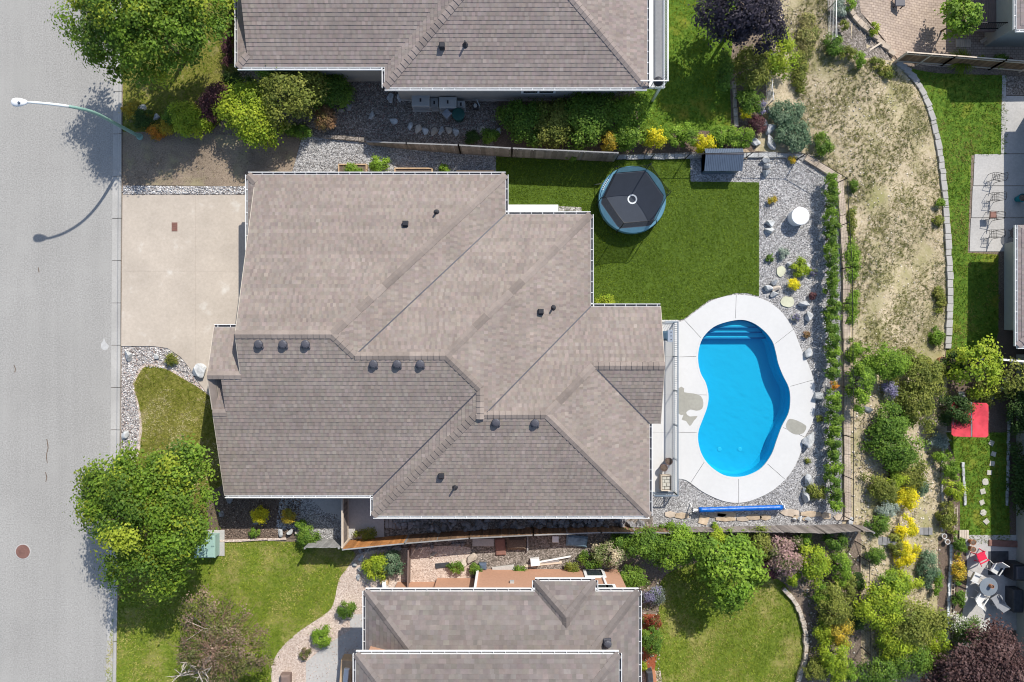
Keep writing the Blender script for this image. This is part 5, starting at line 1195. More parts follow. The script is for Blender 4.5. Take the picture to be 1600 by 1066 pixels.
# wooden steps on the upper patio and hillside boards
def planks(label, cx, cy, n, w_, l_, rz, mat, name='wooden_steps', dz=.06, th=.04):
    c = P(cx, cy, dz); root = thing(name, label, 'steps', c); root.rotation_euler = (0,0,rz); me = None
    for i in range(n):
        if me is None: o = MB().bev(-w_/2*.92, w_/2*.92, -l_/2, l_/2, 0, th, .008).build('plank', M[mat], root, off=Vector((0,0,0))); me = o.data
        else: o = link('plank', me, root)
        o.location = ((i-(n-1)/2)*w_, 0, 0)
planks('pale slatted wooden step on the paved patio', 1505, 68, 7, .14, .5, 0, 'pale_wood'); planks('grey timber board crossing the hill garden, right piece', 1443, 830, 4, .28, .45, 0, 'grey_wood'); planks('grey timber board crossing the hill garden, left piece', 1378, 845, 6, .3, .5, -.1, 'grey_wood')
planks('pale timber crate lid beside the lower lawn edge', 1506, 835, 4, .15, .55, 0, 'pale_wood')
planks('shaded wooden boardwalk steps beside the house south wall', 632, 815, 11, .21, .75, 0, 'grey_wood')
planks('pair of pale timbers leaning below the top right deck', 1548, 56, 2, .12, 1.5, -1.0, 'pale_wood', 'timber', dz=.2)
planks('pair of pale timber sleepers on the slope by the patio border', 1366, 74, 1, .12, 1.0, -1.0, 'pale_wood', 'timber', dz=.05)
# ladder-like trellis on the planting strip
a, b = P(1494,790,.2), P(1486,1000,.2); t = thing('trellis','long low wooden ladder trellis edging the planting strip','trellis',a); dd=(b-a); 
for s_ in (-.09,.09): MB().bar(a+Vector((s_,0,0)),b+Vector((s_,0,0)),.035,.05).build('side_rail',M['pale_wood'],t)
for i in range(28): q=a.lerp(b,(i+.5)/28); MB().bar(q-Vector((.075,0,0)),q+Vector((.075,0,0)),.04,.03).build('rung',M['pale_wood'],t)
# pergola bar at the right
a, b = P(1565,562,1.8), P(1640,568,1.8); t = thing('pergola','white timber frame among the shrubs at the right edge','pergola',(a.x,a.y,a.z-1.8)); MB().bar(a,b,.12,.1).build('beam',M['pvc_white'],t); MB().bar(a,(a.x,a.y,a.z-1.8),.1).build('post',M['pvc_white'],t); MB().bar((b.x-1,b.y,b.z),(b.x-1,b.y,b.z-1.8),.1).build('post',M['pvc_white'],t)
# ------------------------------------------------------------------ clutter in the south work yard
def slab(label, cat, name, px0, px1, py0, py1, h, mat, rz=0, z=.015, b_=.02):
    a, b = V(px0, py1, z+h), V(px1, py0, z+h); cx, cy = (a.x+b.x)/2, (a.y+b.y)/2; root = thing(name, label, cat, (cx, cy, z)); root.rotation_euler = (0,0,rz); O = Vector((cx,cy,z))
    MB().bev(a.x,b.x,a.y,b.y,z,z+h,b_).build('panel', M[mat], root, off=O); return root
slab('pale concrete slab leaning flat against the orange house', 'slab', 'concrete_slab', 769,804,885,896,.12,'kerb_concrete',.12)
slab('white foam box in the work yard clutter', 'box', 'foam_box', 829,843,874,885,.35,'pvc_white',.1); slab('white square bucket lid in the shaded work yard', 'lid', 'bucket_lid', 863,873,838,848,.3,'pvc_white')
slab('dark compost pile in a timber bay of the work yard', 'compost', 'compost_heap', 792,822,840,860,.4,'bark_mulch',0,.015,.15); slab('grey concrete pad beside the compost bay', 'slab', 'concrete_pad', 738,772,842,854,.08,'grey_concrete')
slab('dark crumpled tarp in the shaded work yard', 'tarp', 'tarp', 885,918,838,855,.25,'tarp_blue',-.1,.015,.1); slab('pale board lying on the pink gravel near the fence', 'board', 'loose_board', 818,878,880,884,.05,'pale_wood',.1)
slab('long white gutter length lying in the work yard', 'gutter', 'loose_gutter', 842,892,873,875.5,.07,'pvc_white',.18,.08,.01); slab('second white gutter length lying in the work yard', 'gutter', 'loose_gutter', 846,874,877,879.5,.07,'galv_metal',.1,.02,.01)
slab('brown brick pile beside the compost bay', 'bricks', 'brick_pile', 774,790,842,868,.15,'rust_brick',.05,.015,.05); slab('grey timber beside the compost bay', 'timber', 'timber', 823,825.5,838,862,.25,'grey_wood')
slab('dark rubber mat on the pink gravel near the cross fence', 'mat', 'rubber_mat', 680,702,880,888,.05,'tarp_dark',.1); slab('dark bag on the pink gravel beside the green weeds', 'bag', 'bag', 748,760,881,892,.3,'slate_blue',0,.015,.1)
slab('orange-trimmed bench by the entry path at the bottom edge', 'planter', 'planter_box', 531,549,1032,1075,.8,'tan_wood',-.08,.02,.03); slab('white post cap beside the orange planter at the bottom', 'post', 'post', 536,544,1046,1075,1.0,'pvc_white',-.1,.02,.03)
slab('dark brown gable planter at the bottom edge left of the entry path', 'planter', 'planter_box', 437,452,1056,1075,.5,'deck_brown',0,.02,.1)
t = slab('dark triangular porch ornament at the bottom edge by the red mulch', 'ornament', 'ornament', 1011,1021,1050,1075,.5,'tarp_dark',.1,.03,.08); slab('terracotta kerb beside the porch at the bottom edge', 'kerb', 'brick_kerb', 1020,1026,1048,1080,.25,'terracotta',.12,.03,.03)
slab('tan landscape block where the pink path meets the house', 'block', 'block', 593,606,908,915,.5,'tan_wood',0,.02,.05); slab('white block beside the tan one above the mottled roof', 'block', 'block', 597,603,910,925,.7,'pvc_white',.1,.02,.03)

def grounded(label, cat, name, px, py, w_, l_, h, mat, rz=0):
    c = P(px, py, h); z = c.z - h; root = thing(name, label, cat, (c.x, c.y, z)); root.rotation_euler = (0,0,rz)
    MB().bev(-w_/2, w_/2, -l_/2, l_/2, .035, h, min(.03, h*.3)).build('body', M[mat], root, off=Vector((0,0,0))); return root
grounded('dark outdoor rug beside the red patio chair', 'rug', 'rug', 1560, 880, 1.3, 1.5, .05, 'tarp_dark'); grounded('long red-brown step at the top of the lower terrace', 'step', 'brick_step', 1575, 850, 2.4, .4, .12, 'rust_brick', -.05)
t = grounded('dark covered grill at the right edge of the lower terrace', 'grill', 'covered_grill', 1593, 895, .7, 1.0, .9, 'vent_black'); MB().bev(-.25,.25,-.4,.4,.9,1.05,.06).build('hood', M['vent_slate'], t, off=Vector((0,0,0)))
grounded('second dark cabinet at the right edge below the covered grill', 'cabinet', 'garden_cabinet', 1592, 940, .6, 1.4, .8, 'tarp_dark')
# ------------------------------------------------------------------ vegetation
PAL = {  # leaf colours (linear base colour): list of tones picked per clump
 'maple':  [(.075,.14,.014),(.105,.18,.016),(.15,.23,.02),(.27,.31,.028),(.06,.115,.016),(.115,.195,.018)],
 'lime':   [(.20,.28,.02),(.26,.33,.022),(.32,.37,.03),(.15,.23,.02)],
 'green':  [(.075,.145,.018),(.11,.19,.022),(.15,.23,.028),(.06,.12,.018)],
 'fresh':  [(.12,.21,.02),(.16,.26,.025),(.20,.30,.03),(.10,.18,.022)],
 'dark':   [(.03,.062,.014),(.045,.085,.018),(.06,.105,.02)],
 'olive':  [(.14,.165,.028),(.185,.205,.035),(.23,.24,.05),(.11,.14,.025)],
 'yellow': [(.58,.50,.015),(.66,.56,.02),(.50,.45,.02),(.40,.40,.02)],
 'gold':   [(.42,.30,.03),(.35,.29,.04),(.25,.24,.04),(.50,.34,.03)],
 'purple': [(.075,.030,.036),(.11,.045,.05),(.055,.022,.03),(.15,.07,.07)],
 'plum':   [(.030,.026,.038),(.045,.038,.052),(.065,.055,.075),(.022,.02,.028)],
 'wine':   [(.045,.022,.022),(.07,.034,.032),(.10,.055,.05),(.13,.08,.075)],
 'rust':   [(.26,.145,.075),(.20,.12,.055),(.15,.12,.04),(.32,.20,.11)],
 'silver': [(.26,.31,.25),(.32,.37,.31),(.20,.25,.20)],
 'bluegreen': [(.06,.115,.06),(.09,.15,.08),(.13,.19,.11),(.17,.23,.14)],
 'lavender': [(.20,.18,.30),(.13,.16,.10),(.26,.24,.36),(.09,.12,.06)],
 'pink':   [(.42,.26,.26),(.34,.22,.20),(.12,.15,.04),(.30,.20,.17),(.10,.14,.03)],
 'rose':   [(.07,.12,.03),(.10,.155,.035),(.62,.60,.56),(.05,.09,.02),(.12,.18,.04)],
 'blossom':[(.50,.42,.30),(.42,.36,.26),(.14,.18,.05),(.10,.15,.04)],
 'bronze': [(.10,.11,.03),(.20,.14,.10),(.26,.18,.14),(.12,.14,.03),(.16,.13,.07),(.09,.12,.025)],
 'straw':  [(.26,.24,.08),(.20,.21,.06),(.15,.18,.045),(.32,.28,.12)],
 'grassy': [(.15,.18,.03),(.20,.22,.04),(.11,.15,.025),(.27,.26,.06)],
 'orange': [(.62,.26,.03),(.50,.20,.03),(.30,.24,.03)],
 'red':    [(.22,.03,.02),(.30,.06,.03),(.15,.05,.02),(.10,.10,.03)],
}
def leaves(cx, cy, cz, rx, ry, rz, n, size, pal, nclump, spread, upness=.55, elong=1.7, lump=.22, shell=.5, lobes=None):
    R = RNG; cl = R.normal(size=(nclump, 3)); cl /= np.linalg.norm(cl, axis=1)[:, None]
    cl[:, 2] = np.where(cl[:, 2] < -.35, -cl[:, 2], cl[:, 2])
    rad = R.uniform(0, 1, nclump) ** (1/3.) ; rad = shell + (1 - shell) * rad
    an = np.arctan2(cl[:, 1], cl[:, 0]); ph = R.uniform(0, 6.28, 4)
    out = 1 + lump * (np.sin(3*an + ph[0]) * .5 + np.sin(5*an + ph[1]) * .4 + np.sin(2*an + ph[2]) * .4)
    c = cl * rad[:, None] * np.array([rx, ry, rz]); c[:, 0] *= out; c[:, 1] *= out
    if lobes:
        li = R.integers(0, len(lobes), nclump)
        L = np.array(lobes); keep = R.uniform(0, 1, nclump) < .65
        c2 = cl * (rad[:, None]) * L[li][:, 3:6] + L[li][:, 0:3]; c = np.where(keep[:, None], c2, c)
    c += np.array([cx, cy, cz])
    tone = np.array(pal)[R.integers(0, len(pal), nclump)] * R.uniform(.72, 1.3, nclump)[:, None]
    k = R.integers(0, nclump, n)
    p = c[k] + R.normal(size=(n, 3)) * spread * np.array([1, 1, .6])
    nv = R.normal(size=(n, 3)); nv[:, 2] = np.abs(nv[:, 2]) + upness * 2; nv += (p - np.array([cx, cy, cz - rz*.3])) / np.array([rx, ry, rz]) * .6
    nv += (p - c[k]) / spread * .8
    nv /= np.linalg.norm(nv, axis=1)[:, None]
    a = np.cross(nv, R.normal(size=(n, 3))); a /= np.linalg.norm(a, axis=1)[:, None] + 1e-9; b = np.cross(nv, a)
    s_ = size * R.uniform(.6, 1.35, n)[:, None]; l = a * s_ * .5 * math.sqrt(elong); w_ = b * s_ * .5 / math.sqrt(elong); fold = nv * s_ * .10
    co_ = np.stack([p - l - fold, p + w_ * 1.05, p + l - fold, p - w_ * 1.05], 1).reshape(-1, 3)
    q = np.arange(4 * n).reshape(n, 4)
    t2 = np.array(pal)[R.integers(0, len(pal), n)]
    col = (tone[k] * .72 + t2 * .28) * R.uniform(.9, 1.28, n)[:, None] * 1.18
    return co_, q, col, c
def twigs(root_pt, targets, r0, name, mat, parent, trunk_h=None, n=7):
    mb = MB(); b = Vector(root_pt)
    if trunk_h:
        fork = b + Vector((random.uniform(-.1, .1), random.uniform(-.1, .1), trunk_h)); mb.tube([b, b.lerp(fork, .5) + Vector((.04, .02, 0)), fork], [r0*1.35, r0*1.05, r0*.9], 9)
    else: fork = b
    for t in targets:
        t = Vector(t); m = fork.lerp(t, .5) + Vector((random.uniform(-.1, .1), random.uniform(-.1, .1), .12 * (t - fork).length)); rr = r0 * (.55 if trunk_h else 1)
        mb.tube([fork, m, t], [rr, rr*.6, rr*.22], 6)
        if trunk_h:
            for _ in range(2):
                u = m.lerp(t, .3) + Vector((random.uniform(-.8, .8), random.uniform(-.8, .8), random.uniform(.1, .6))); mb.tube([m, m.lerp(u, .5) + Vector((0, 0, .08)), u], [rr*.5, rr*.32, rr*.12], 5)
    return mb.build(name, M[mat], parent, smooth=True)
COV = 6.0
def plant(px, py, rx, ry, h, pal, label, cat='shrub', name='shrub', leaf=None, group=None, cov=None, base=.12, lump=.3, elong=1.7, tree=None, lobes=None, shell=.62, upness=.55, mat='bark', zoff=0.0, spread=None):
    """px, py, rx, ry: crown as seen in plan; h: height in metres. A tree has trunk + crown, a shrub foliage + stems"""
    zc = h * (.62 if tree else .55); c = P(px, py, zc + zoff); k = (H - c.z) / H; rx_, ry_ = rx / S * k, ry / S * k; zb = c.z - zc
    rz = (h - zc) * .98; big = (rx_ + ry_) / 2
    leaf = leaf or min(.11, max(.05, .05 + .034 * big)); n = int((cov or COV) * math.pi * rx_ * ry_ / (leaf * leaf * .62)); n = max(60, min(n, 50000))
    ncl = max(14, int(40 * big ** 1.25)) if not tree else max(40, int(26 * big ** 1.45)); spread = spread or max(leaf * .8, .16 * big ** .55 if tree else .15 * big ** .7)
    lb = None
    if lobes: lb = [((x - px) / S * k, -(y - py) / S * k, dz, a / S * k, b_ / S * k, rz * .6) for x, y, a, b_, dz in lobes]
    co_, q, col, cl = leaves(c.x, c.y, c.z, rx_ * .86, ry_ * .86, rz, n, leaf, PAL[pal], ncl, spread, upness, elong, lump, shell, lb)
    small = big < .42
    base_pt = (c.x, c.y, zb)
    if small:
        root = np_mesh(name, co_ - np.array(base_pt), q, col, M['leaf'], label=label, cat=cat, group=group); root.location = base_pt; return root
    root = thing(name, label, cat, base_pt, group)
    pick = [cl[i] for i in RNG.choice(len(cl), size=min(len(cl), 9 if tree else 6), replace=False)]
    if tree: twigs((c.x, c.y, zb - .05), pick, tree, 'trunk', mat, root, trunk_h=h * .3)
    else: twigs((c.x, c.y, zb - .03), pick, .02 + .012 * big, 'stem', mat, root)
    np_mesh('crown' if tree else 'foliage', co_, q, col, M['leaf'], parent=root); return root
def grassclump(px, py, r, h, pal, label, n=150, name='ornamental_grass', droop=.9, cat='grass clump'):
    """arching blades from one base"""
    c = P(px, py, h * .5); zb = c.z - h * .5; R = RNG; vs = []; k = (H - c.z) / H; r = r / S * k
    an = R.uniform(0, 6.283, n); rr = r * R.uniform(.35, 1, n); hh = h * R.uniform(.6, 1, n) * (1 - .35 * (rr / r)); w_ = .012 + .012 * R.uniform(0, 1, n)
    d_ = np.stack([np.cos(an), np.sin(an)], 1); pp = np.stack([-np.sin(an), np.cos(an)], 1); b0 = R.normal(size=(n, 2)) * r * .1
    P0 = np.concatenate([b0, np.zeros((n, 1))], 1); P1 = np.concatenate([b0 + d_ * rr[:, None] * .4, hh[:, None]], 1); P2 = np.concatenate([b0 + d_ * rr[:, None], (hh * (1 - droop * .6))[:, None]], 1)
    W_ = np.concatenate([pp * w_[:, None], np.zeros((n, 1))], 1)
    co_ = np.stack([P0 - W_, P0 + W_, P1 + W_, P1 - W_, P2 + W_ * .3, P2 - W_ * .3], 1).reshape(-1, 3)
    i = np.arange(n) * 6; q = np.concatenate([np.stack([i, i+1, i+2, i+3], 1), np.stack([i+3, i+2, i+4, i+5], 1)])
    col = np.array(PAL[pal])[R.integers(0, len(PAL[pal]), n)] * R.uniform(.8, 1.2, n)[:, None]
    o = np_mesh(name, co_, q, np.concatenate([col, col]), M['leaf'], label=label, cat=cat); o.location = (c.x, c.y, zb); return o

# --- street trees
plant(234,797,102,102,7.4,'maple','big round green maple between the road and the house','tree','maple_tree',leaf=.125,tree=.13,cov=9,lobes=[(230,760,60,45,.2),(175,800,50,48,0),(285,790,52,55,.1),(222,888,58,50,-.5),(285,730,40,36,.2),(170,760,40,36,0),(250,840,60,40,0)],lump=.14)
plant(226,38,112,84,7.4,'maple','leafy green maple hanging over the road at the top','tree','maple_tree',leaf=.125,tree=.13,cov=9,lobes=[(150,40,45,45,0),(200,75,60,45,0),(270,60,55,50,.2),(310,20,45,50,.1),(230,10,60,50,.3)],lump=.14)
plant(1160,20,66,62,4.8,'plum','very dark purple plum tree above the neighbour lawn','tree','plum_tree',leaf=.13,tree=.1,cov=7)
plant(1535,1042,92,58,4.6,'wine','dark wine-red tree in the bottom right corner','tree','maple_tree',leaf=.12,tree=.09,cov=6.5)
plant(1140,893,58,56,3.8,'fresh','light green leafy tree casting shade on the round rear lawn','tree','garden_tree',leaf=.15,tree=.07,cov=5.5)
WEEP = plant(345,1000,80,74,3.4,'bronze','wide half-bare weeping tree with pale branches on the neighbour lawn','tree','weeping_tree',leaf=.09,tree=.07,cov=1.5,mat='pale_bark',lump=.3,spread=.2)
plant(1499,28,27,34,2.9,'fresh','small bushy green tree beside the top right deck','tree','garden_tree',leaf=.15,tree=.05)
plant(1526,575,40,42,2.9,'lime','yellow-green small tree above the red canopy','tree','garden_tree',leaf=.14,tree=.05,cov=3.0)
plant(1580,588,28,28,2.4,'olive','thin leafy tree growing through the white pergola','tree','garden_tree',leaf=.13,tree=.04,cov=2.0)
def pale_branches(root):
    c = P(338,1012); mb = MB(); tw = MB(); b = Vector((c.x - .25, c.y - .55, 1.9)); mb.tube([(c.x - .1, c.y - .3, .0), (c.x - .2, c.y - .45, 1.0), b], [.12, .1, .085], 8)
    for an, L in ((1.3,2.2),(1.75,2.6),(.75,2.1),(.3,1.9),(2.5,1.7),(-.4,1.6),(3.6,1.4),(1.05,2.4)):
        p = [b]; d_ = Vector((math.cos(an), math.sin(an), .55))
        for i in range(5): d_ = (d_ + Vector((random.uniform(-.45,.45), random.uniform(-.45,.45), random.uniform(-.15,.3)))).normalized(); p.append(p[-1] + d_*L/5)
        mb.tube(p, [.062,.055,.045,.034,.022,.01], 6)
        for j in (2, 3, 4):
            e = p[j] + Vector((random.uniform(-.7,.7), random.uniform(-.7,.7), .35)); mb.tube([p[j], p[j].lerp(e,.5)+Vector((.05,.03,.06)), e], [.026,.018,.007], 5)
    mb.build('branch', M['pale_bark'], root, smooth=True)
    cr = root.location
    for i in range(420):
        an = random.uniform(0, 6.283); r0 = random.uniform(0, 2.1); q = Vector((cr.x + r0*math.cos(an), cr.y + r0*math.sin(an), 2.5 + .8*(1-r0/2.2) + random.uniform(-.5,.2))); a2 = an + random.uniform(-.6,.6); l = random.uniform(.4,.9)
        tw.tube([q, q + Vector((l*.5*math.cos(a2), l*.5*math.sin(a2), .08)), q + Vector((l*math.cos(a2), l*math.sin(a2), -.25))], [.016,.012,.005], 4, cap=False)
    tw.build('twigs', M['twig_brown'], root)
pale_branches(WEEP)
# --- shrubs: (px, py, rx, ry, height, palette, label)
for a in (
 (298,188,34,28,1.3,'lime','bright lime shrub left of the purple barberry'),
 (340,160,27,31,1.6,'purple','dark red-purple barberry shrub between two green ones'),
 (396,178,46,56,2.6,'lime','tall lime-green shrub right of the purple barberry'),
 (452,150,50,48,3.2,'olive','large olive-green shrub touching the top house gutter'),
 (430,120,22,26,2.8,'fresh','upright fresh green shrub overlapping the top house gutter'),
 (516,140,30,38,1.4,'green','shaded dark green shrub right of the olive one'),
 (510,185,18,19,1.1,'rust','small rusty-brown shrub at the start of the gravel path'),
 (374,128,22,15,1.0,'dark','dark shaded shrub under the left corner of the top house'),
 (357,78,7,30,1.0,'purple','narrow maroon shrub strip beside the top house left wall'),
 (356,28,10,36,.5,'grassy','yellow-green strip plants beside the top house left wall'),
 (245,206,15,10,.5,'orange','low orange flowering plant near the street lamp foot'),
 (262,200,13,11,.5,'gold','low golden flowering plant left of the lime shrub'),
 (205,172,14,14,.6,'gold','low yellow-brown plant beside the kerb under the maple'),
 (226,185,18,14,.6,'dark','low dark plant behind the street lamp foot'),
 (268,182,14,12,.7,'green','small green shrub left of the lime shrub'),
 (470,205,18,10,.7,'green','low green plant under the olive shrub'),
 (450,205,16,9,.7,'fresh','low fresh green plant below the large olive shrub'),
 (820,188,36,36,1.3,'green','shaded green shrub, first from the left below the grey siding'),
 (868,192,38,38,1.5,'olive','yellow-olive shrub, second from the left below the grey siding'),
 (918,183,44,46,1.9,'green','big dark leafy shrub, third from the left below the grey siding'),
 (985,176,38,28,2.0,'fresh','light green shrub under the balcony corner'),
 (982,213,32,20,1.5,'fresh','light green shrub just above the trampoline'),
 (950,222,14,14,1.4,'gold','small gold and red shrub behind the trampoline'),
 (1022,217,19,15,1.3,'yellow','yellow shrub left of the clipped hedge'),
 (1100,225,15,13,1.3,'yellow','small yellow shrub in front of the clipped hedge'),
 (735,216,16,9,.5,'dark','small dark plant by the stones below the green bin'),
 (766,212,14,12,.6,'green','low green plant at the end of the stone row'),
 (1217,84,25,42,1.8,'lime','lime-green shrub right of the galvanised rail'),
 (1175,108,34,32,1.6,'olive','olive shrub under the purple plum tree'),
 (1130,112,10,32,2.0,'green','slim upright conifer beside the plum tree shade'),
 (1172,158,22,18,1.1,'green','green shrub with violet flowers left of the galvanised rail'),
 (1192,170,10,9,.9,'lavender','violet flower clump at the end of the galvanised rail'),
 (1164,178,12,9,.7,'yellow','small yellow plant below the violet flower clump'),
 (1181,196,14,14,.8,'purple','low maroon shrub beside the pale rocks'),
 (1228,178,26,24,.8,'bluegreen','blue-green shrub on the slope above the pool yard corner'),
 (1240,212,28,24,.8,'bluegreen','wider blue-green shrub just outside the pool yard corner'),
 (1285,226,15,17,.7,'green','small green shrub outside the angled wall corner'),
 (1250,110,9,34,.5,'grassy','strip of green weeds down the dry slope'),
 (1262,55,14,40,.4,'straw','pale weeds on the slope beside the grey wire fence'),
 (1302,72,14,18,.7,'green','green weeds at the end of the grey wire fence'),
 (1322,82,14,9,.6,'olive','olive weeds below the pale terrace'),
 (1342,93,9,12,.7,'fresh','bright green bush below the pale terrace'),
 (1370,99,11,8,.4,'grassy','olive weeds at the head of the block edging'),
 (1385,112,10,12,.4,'grassy','olive weeds inside the bend of the block edging'),
 (1328,9,8,11,.7,'fresh','bright green bush at the tip of the patio border'),
 (1310,12,11,14,.6,'silver','silver-grey shrub on the pale terrace at the top'),
 (1366,45,7,9,.6,'lime','small lime bush beside the paved patio border'),
 (1318,42,6,10,.7,'olive','small olive bush on the pale terrace'),
 (1562,95,13,9,.7,'green','green plant behind the top right board fence'),
 (1532,94,12,6,.6,'olive','shaded plant behind the board fence middle'),
 (1332,290,8,10,.4,'green','green weed beside the pool yard corner'),
 (1331,345,7,22,.3,'grassy','long weed patch on the slope beside the tan stone cap'),
 (1331,410,9,38,.3,'fresh','green weed band outside the wire fence at mid slope'),
 (1330,480,9,32,.3,'fresh','green weed band outside the wire fence below mid slope'),
 (1466,345,8,8,.4,'grassy','weeds against the block edging at mid height'),
 (1468,318,8,8,.5,'fresh','bright weed against the block edging'),
 (1466,470,9,20,.4,'grassy','weeds against the block edging near its lower end'),
 (1463,525,12,16,.5,'fresh','weeds at the foot of the block edging'),
 (1386,567,30,32,1.8,'fresh','bright green hill shrub at the lower end of the dry slope'),
 (1345,598,20,42,1.5,'fresh','tall narrow green shrub nearest the fence at the hill garden top'),
 (1436,588,36,40,2.1,'olive','large olive shrub at the top right of the hill garden'),
 (1432,632,32,36,2.0,'olive','yellow-olive shrub below the largest hill shrub'),
 (1490,640,22,30,2.4,'dark','dark green bush overlapping the red canopy'),
 (1390,610,12,15,.8,'lavender','grey-lavender clump between the hill shrubs'),
 (1388,668,36,28,1.4,'green','green spreading shrub in the middle of the hill garden'),
 (1400,705,42,32,1.6,'green','wide green shrub in the middle of the hill garden'),
 (1418,735,34,24,1.2,'olive','olive spreading shrub above the first yellow broom'),
 (1376,762,24,20,1.1,'olive','olive shrub left of the first yellow broom'),
 (1416,776,20,18,1.0,'yellow','first bright yellow broom from the top of the hill garden'),
 (1415,826,17,17,1.0,'yellow','second bright yellow broom in the hill garden'),
 (1415,864,19,20,1.1,'yellow','third bright yellow broom in the hill garden'),
 (1412,908,22,22,1.2,'lime','yellow-lime shrub below the third yellow broom'),
 (1384,796,18,16,.7,'silver','silver-white clump left of the first yellow broom'),
 (1372,818,18,14,.9,'green','round green shrub beside the wire fence corner'),
 (1366,866,16,14,.9,'green','round green shrub above the big garden thicket'),
 (1438,764,14,12,.7,'bluegreen','small blue-green shrub right of the first yellow broom'),
 (1450,888,15,28,.9,'bluegreen','tall blue-green shrub right of the third yellow broom'),
 (1462,905,9,24,.7,'fresh','bright strip plant right of the blue-green shrub'),
 (1375,945,38,34,2.2,'lime','lime shrub at the left of the big bottom thicket'),
 (1420,968,46,42,2.5,'olive','largest olive-lime shrub of the bottom thicket'),
 (1452,985,28,32,2.2,'lime','lime shrub at the right of the bottom thicket'),
 (1418,1025,42,32,1.9,'green','green shrub at the bottom of the thicket'),
 (1372,1052,32,22,1.6,'green','green shrub at the bottom edge left of the thicket'),
 (1360,575,16,24,1.0,'fresh','low green filler bush between the top hill shrubs'),
 (1412,560,16,18,1.0,'olive','olive bush between the bright and the large hill shrubs'),
 (1462,585,14,22,1.2,'olive','olive bush at the right end of the hill shrub row'),
 (1412,650,18,20,1.1,'fresh','fresh green bush left of the yellow-olive hill shrub'),
 (1396,748,20,16,1.0,'lime','lime low shrub just above the first yellow broom'),
 (1392,772,14,16,.9,'olive','olive tuft between silver clump and first yellow broom'),
 (1398,850,12,22,.7,'olive','dark olive strip left of the yellow brooms'),
 (1392,912,20,20,1.4,'fresh','fresh shrub joining the thicket to the brooms'),
 (1396,1000,30,26,1.9,'lime','lime shrub in the middle of the bottom thicket'),
 (1462,1035,20,24,1.3,'olive','olive shrub between the thicket and the wine-red tree'),
 (1335,548,14,16,.7,'fresh','fresh weeds at the foot of the dry slope near the fence'),
 (1255,840,14,12,1.2,'fresh','small fresh shrub between pink-blossomed and lime shrubs'),
 (1150,842,20,14,1.7,'fresh','fresh shrub behind the light green tree at the fence'),
 (1090,848,20,16,1.5,'green','green shrub between the large one and the lime tips'),
 (1200,890,16,14,1.2,'purple','reddish shrub between the light green tree and pink blossoms'),
 (970,845,20,14,1.2,'green','green shrub against the right end of the brown fence'),
 (1288,930,16,18,1.2,'fresh','fresh vine leaves left of the garden wire fence'),
 (1325,920,12,24,1.3,'olive','olive vine leaves climbing the garden wire fence'),
 (1290,985,16,20,1.1,'lime','lime vine leaves above the clipped ball'),
 (1325,1045,12,22,1.3,'fresh','fresh vine leaves at the bottom of the garden wire fence'),
 (1340,905,10,16,.7,'dark','dark plant inside the garden wire fence, upper'),
 (1340,965,12,22,.8,'dark','dark plant inside the garden wire fence, lower'),
 (1466,690,14,18,.7,'silver','silver-grey clump below the dark green bush'),
 (1470,715,13,12,.8,'fresh','bright green clump below the silver one'),
 (1485,730,15,22,.9,'fresh','leafy green shrub left of the small lawn'),
 (1490,765,17,15,.9,'lime','lime shrub left of the stepping stones'),
 (1480,805,13,30,.8,'olive','olive strip shrub beside the straight edging'),
 (1490,570,20,18,1.3,'dark','glossy dark-leaved shrub left of the yellow-green tree'),
 (1540,615,26,18,1.0,'olive','olive shrub just above the red canopy'),
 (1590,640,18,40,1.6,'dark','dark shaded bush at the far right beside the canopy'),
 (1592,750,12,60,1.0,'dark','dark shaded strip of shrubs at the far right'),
 (1499,850,9,20,.7,'green','green ivy clump, uppermost beside the patio set'),
 (1498,890,9,20,.7,'gold','golden-green ivy clump, middle beside the patio set'),
 (1497,930,10,20,.7,'green','green ivy clump, lowest beside the patio set'),
 (1508,985,28,26,1.2,'rose','white-flowered rose bush below the patio set'),
 (1010,852,34,26,1.7,'green','green shrub at the left of the row below the brown fence'),
 (1058,856,38,34,1.9,'fresh','large fresh green shrub in the row below the brown fence'),
 (1118,842,16,18,1.7,'lime','lime tips of the shrub against the brown fence'),
 (1184,852,24,24,1.6,'olive','olive-lime shrub right of the light green tree'),
 (1228,866,32,32,1.9,'pink','pink-blossomed shrub in the row below the brown fence'),
 (1270,880,22,34,1.7,'lime','lime shrub right of the pink-blossomed one'),
 (1238,900,12,14,1.0,'lime','small lime shrub below the pink-blossomed one'),
 (1306,846,18,15,1.4,'green','round green shrub in the corner below the brown fence'),
 (1312,885,14,30,1.4,'fresh','upper part of the leafy vine beside the garden wire fence'),
 (1302,950,24,34,1.6,'olive','middle bushy part of the vine beside the garden wire fence'),
 (1312,985,18,24,1.5,'gold','golden part of the vine beside the garden wire fence'),
 (1302,1025,22,38,1.6,'lime','lowest bushy part of the vine beside the garden wire fence'),
 (1275,1046,17,20,1.1,'olive','clipped round olive ball at the lower right of the rear lawn'),
 (1020,930,17,15,.9,'lavender','violet-flowering clump at the corner of the orange house'),
 (1018,1000,18,21,1.1,'green','dark green shrub above the red mulch'),
 (1022,972,12,10,.7,'red','red-leaved clump above the red mulch'),
 (988,902,22,20,1.2,'green','green shrub against the orange house corner'),
 (958,866,30,20,1.2,'blossom','cream-blossomed shrub below the brown fence'),
 (924,875,20,12,.9,'green','green weeds beside the cream-blossomed shrub'),
 (895,885,14,9,.6,'olive','low weeds against the orange house wall'),
 (1004,1041,7,6,.4,'lime','small lime plant at the end of the red mulch'),
 (408,803,15,13,.9,'yellow','yellow-leaved shrub left of two below the front eave'),
 (455,806,14,12,.9,'gold','golden-tan shrub right of two below the front eave'),
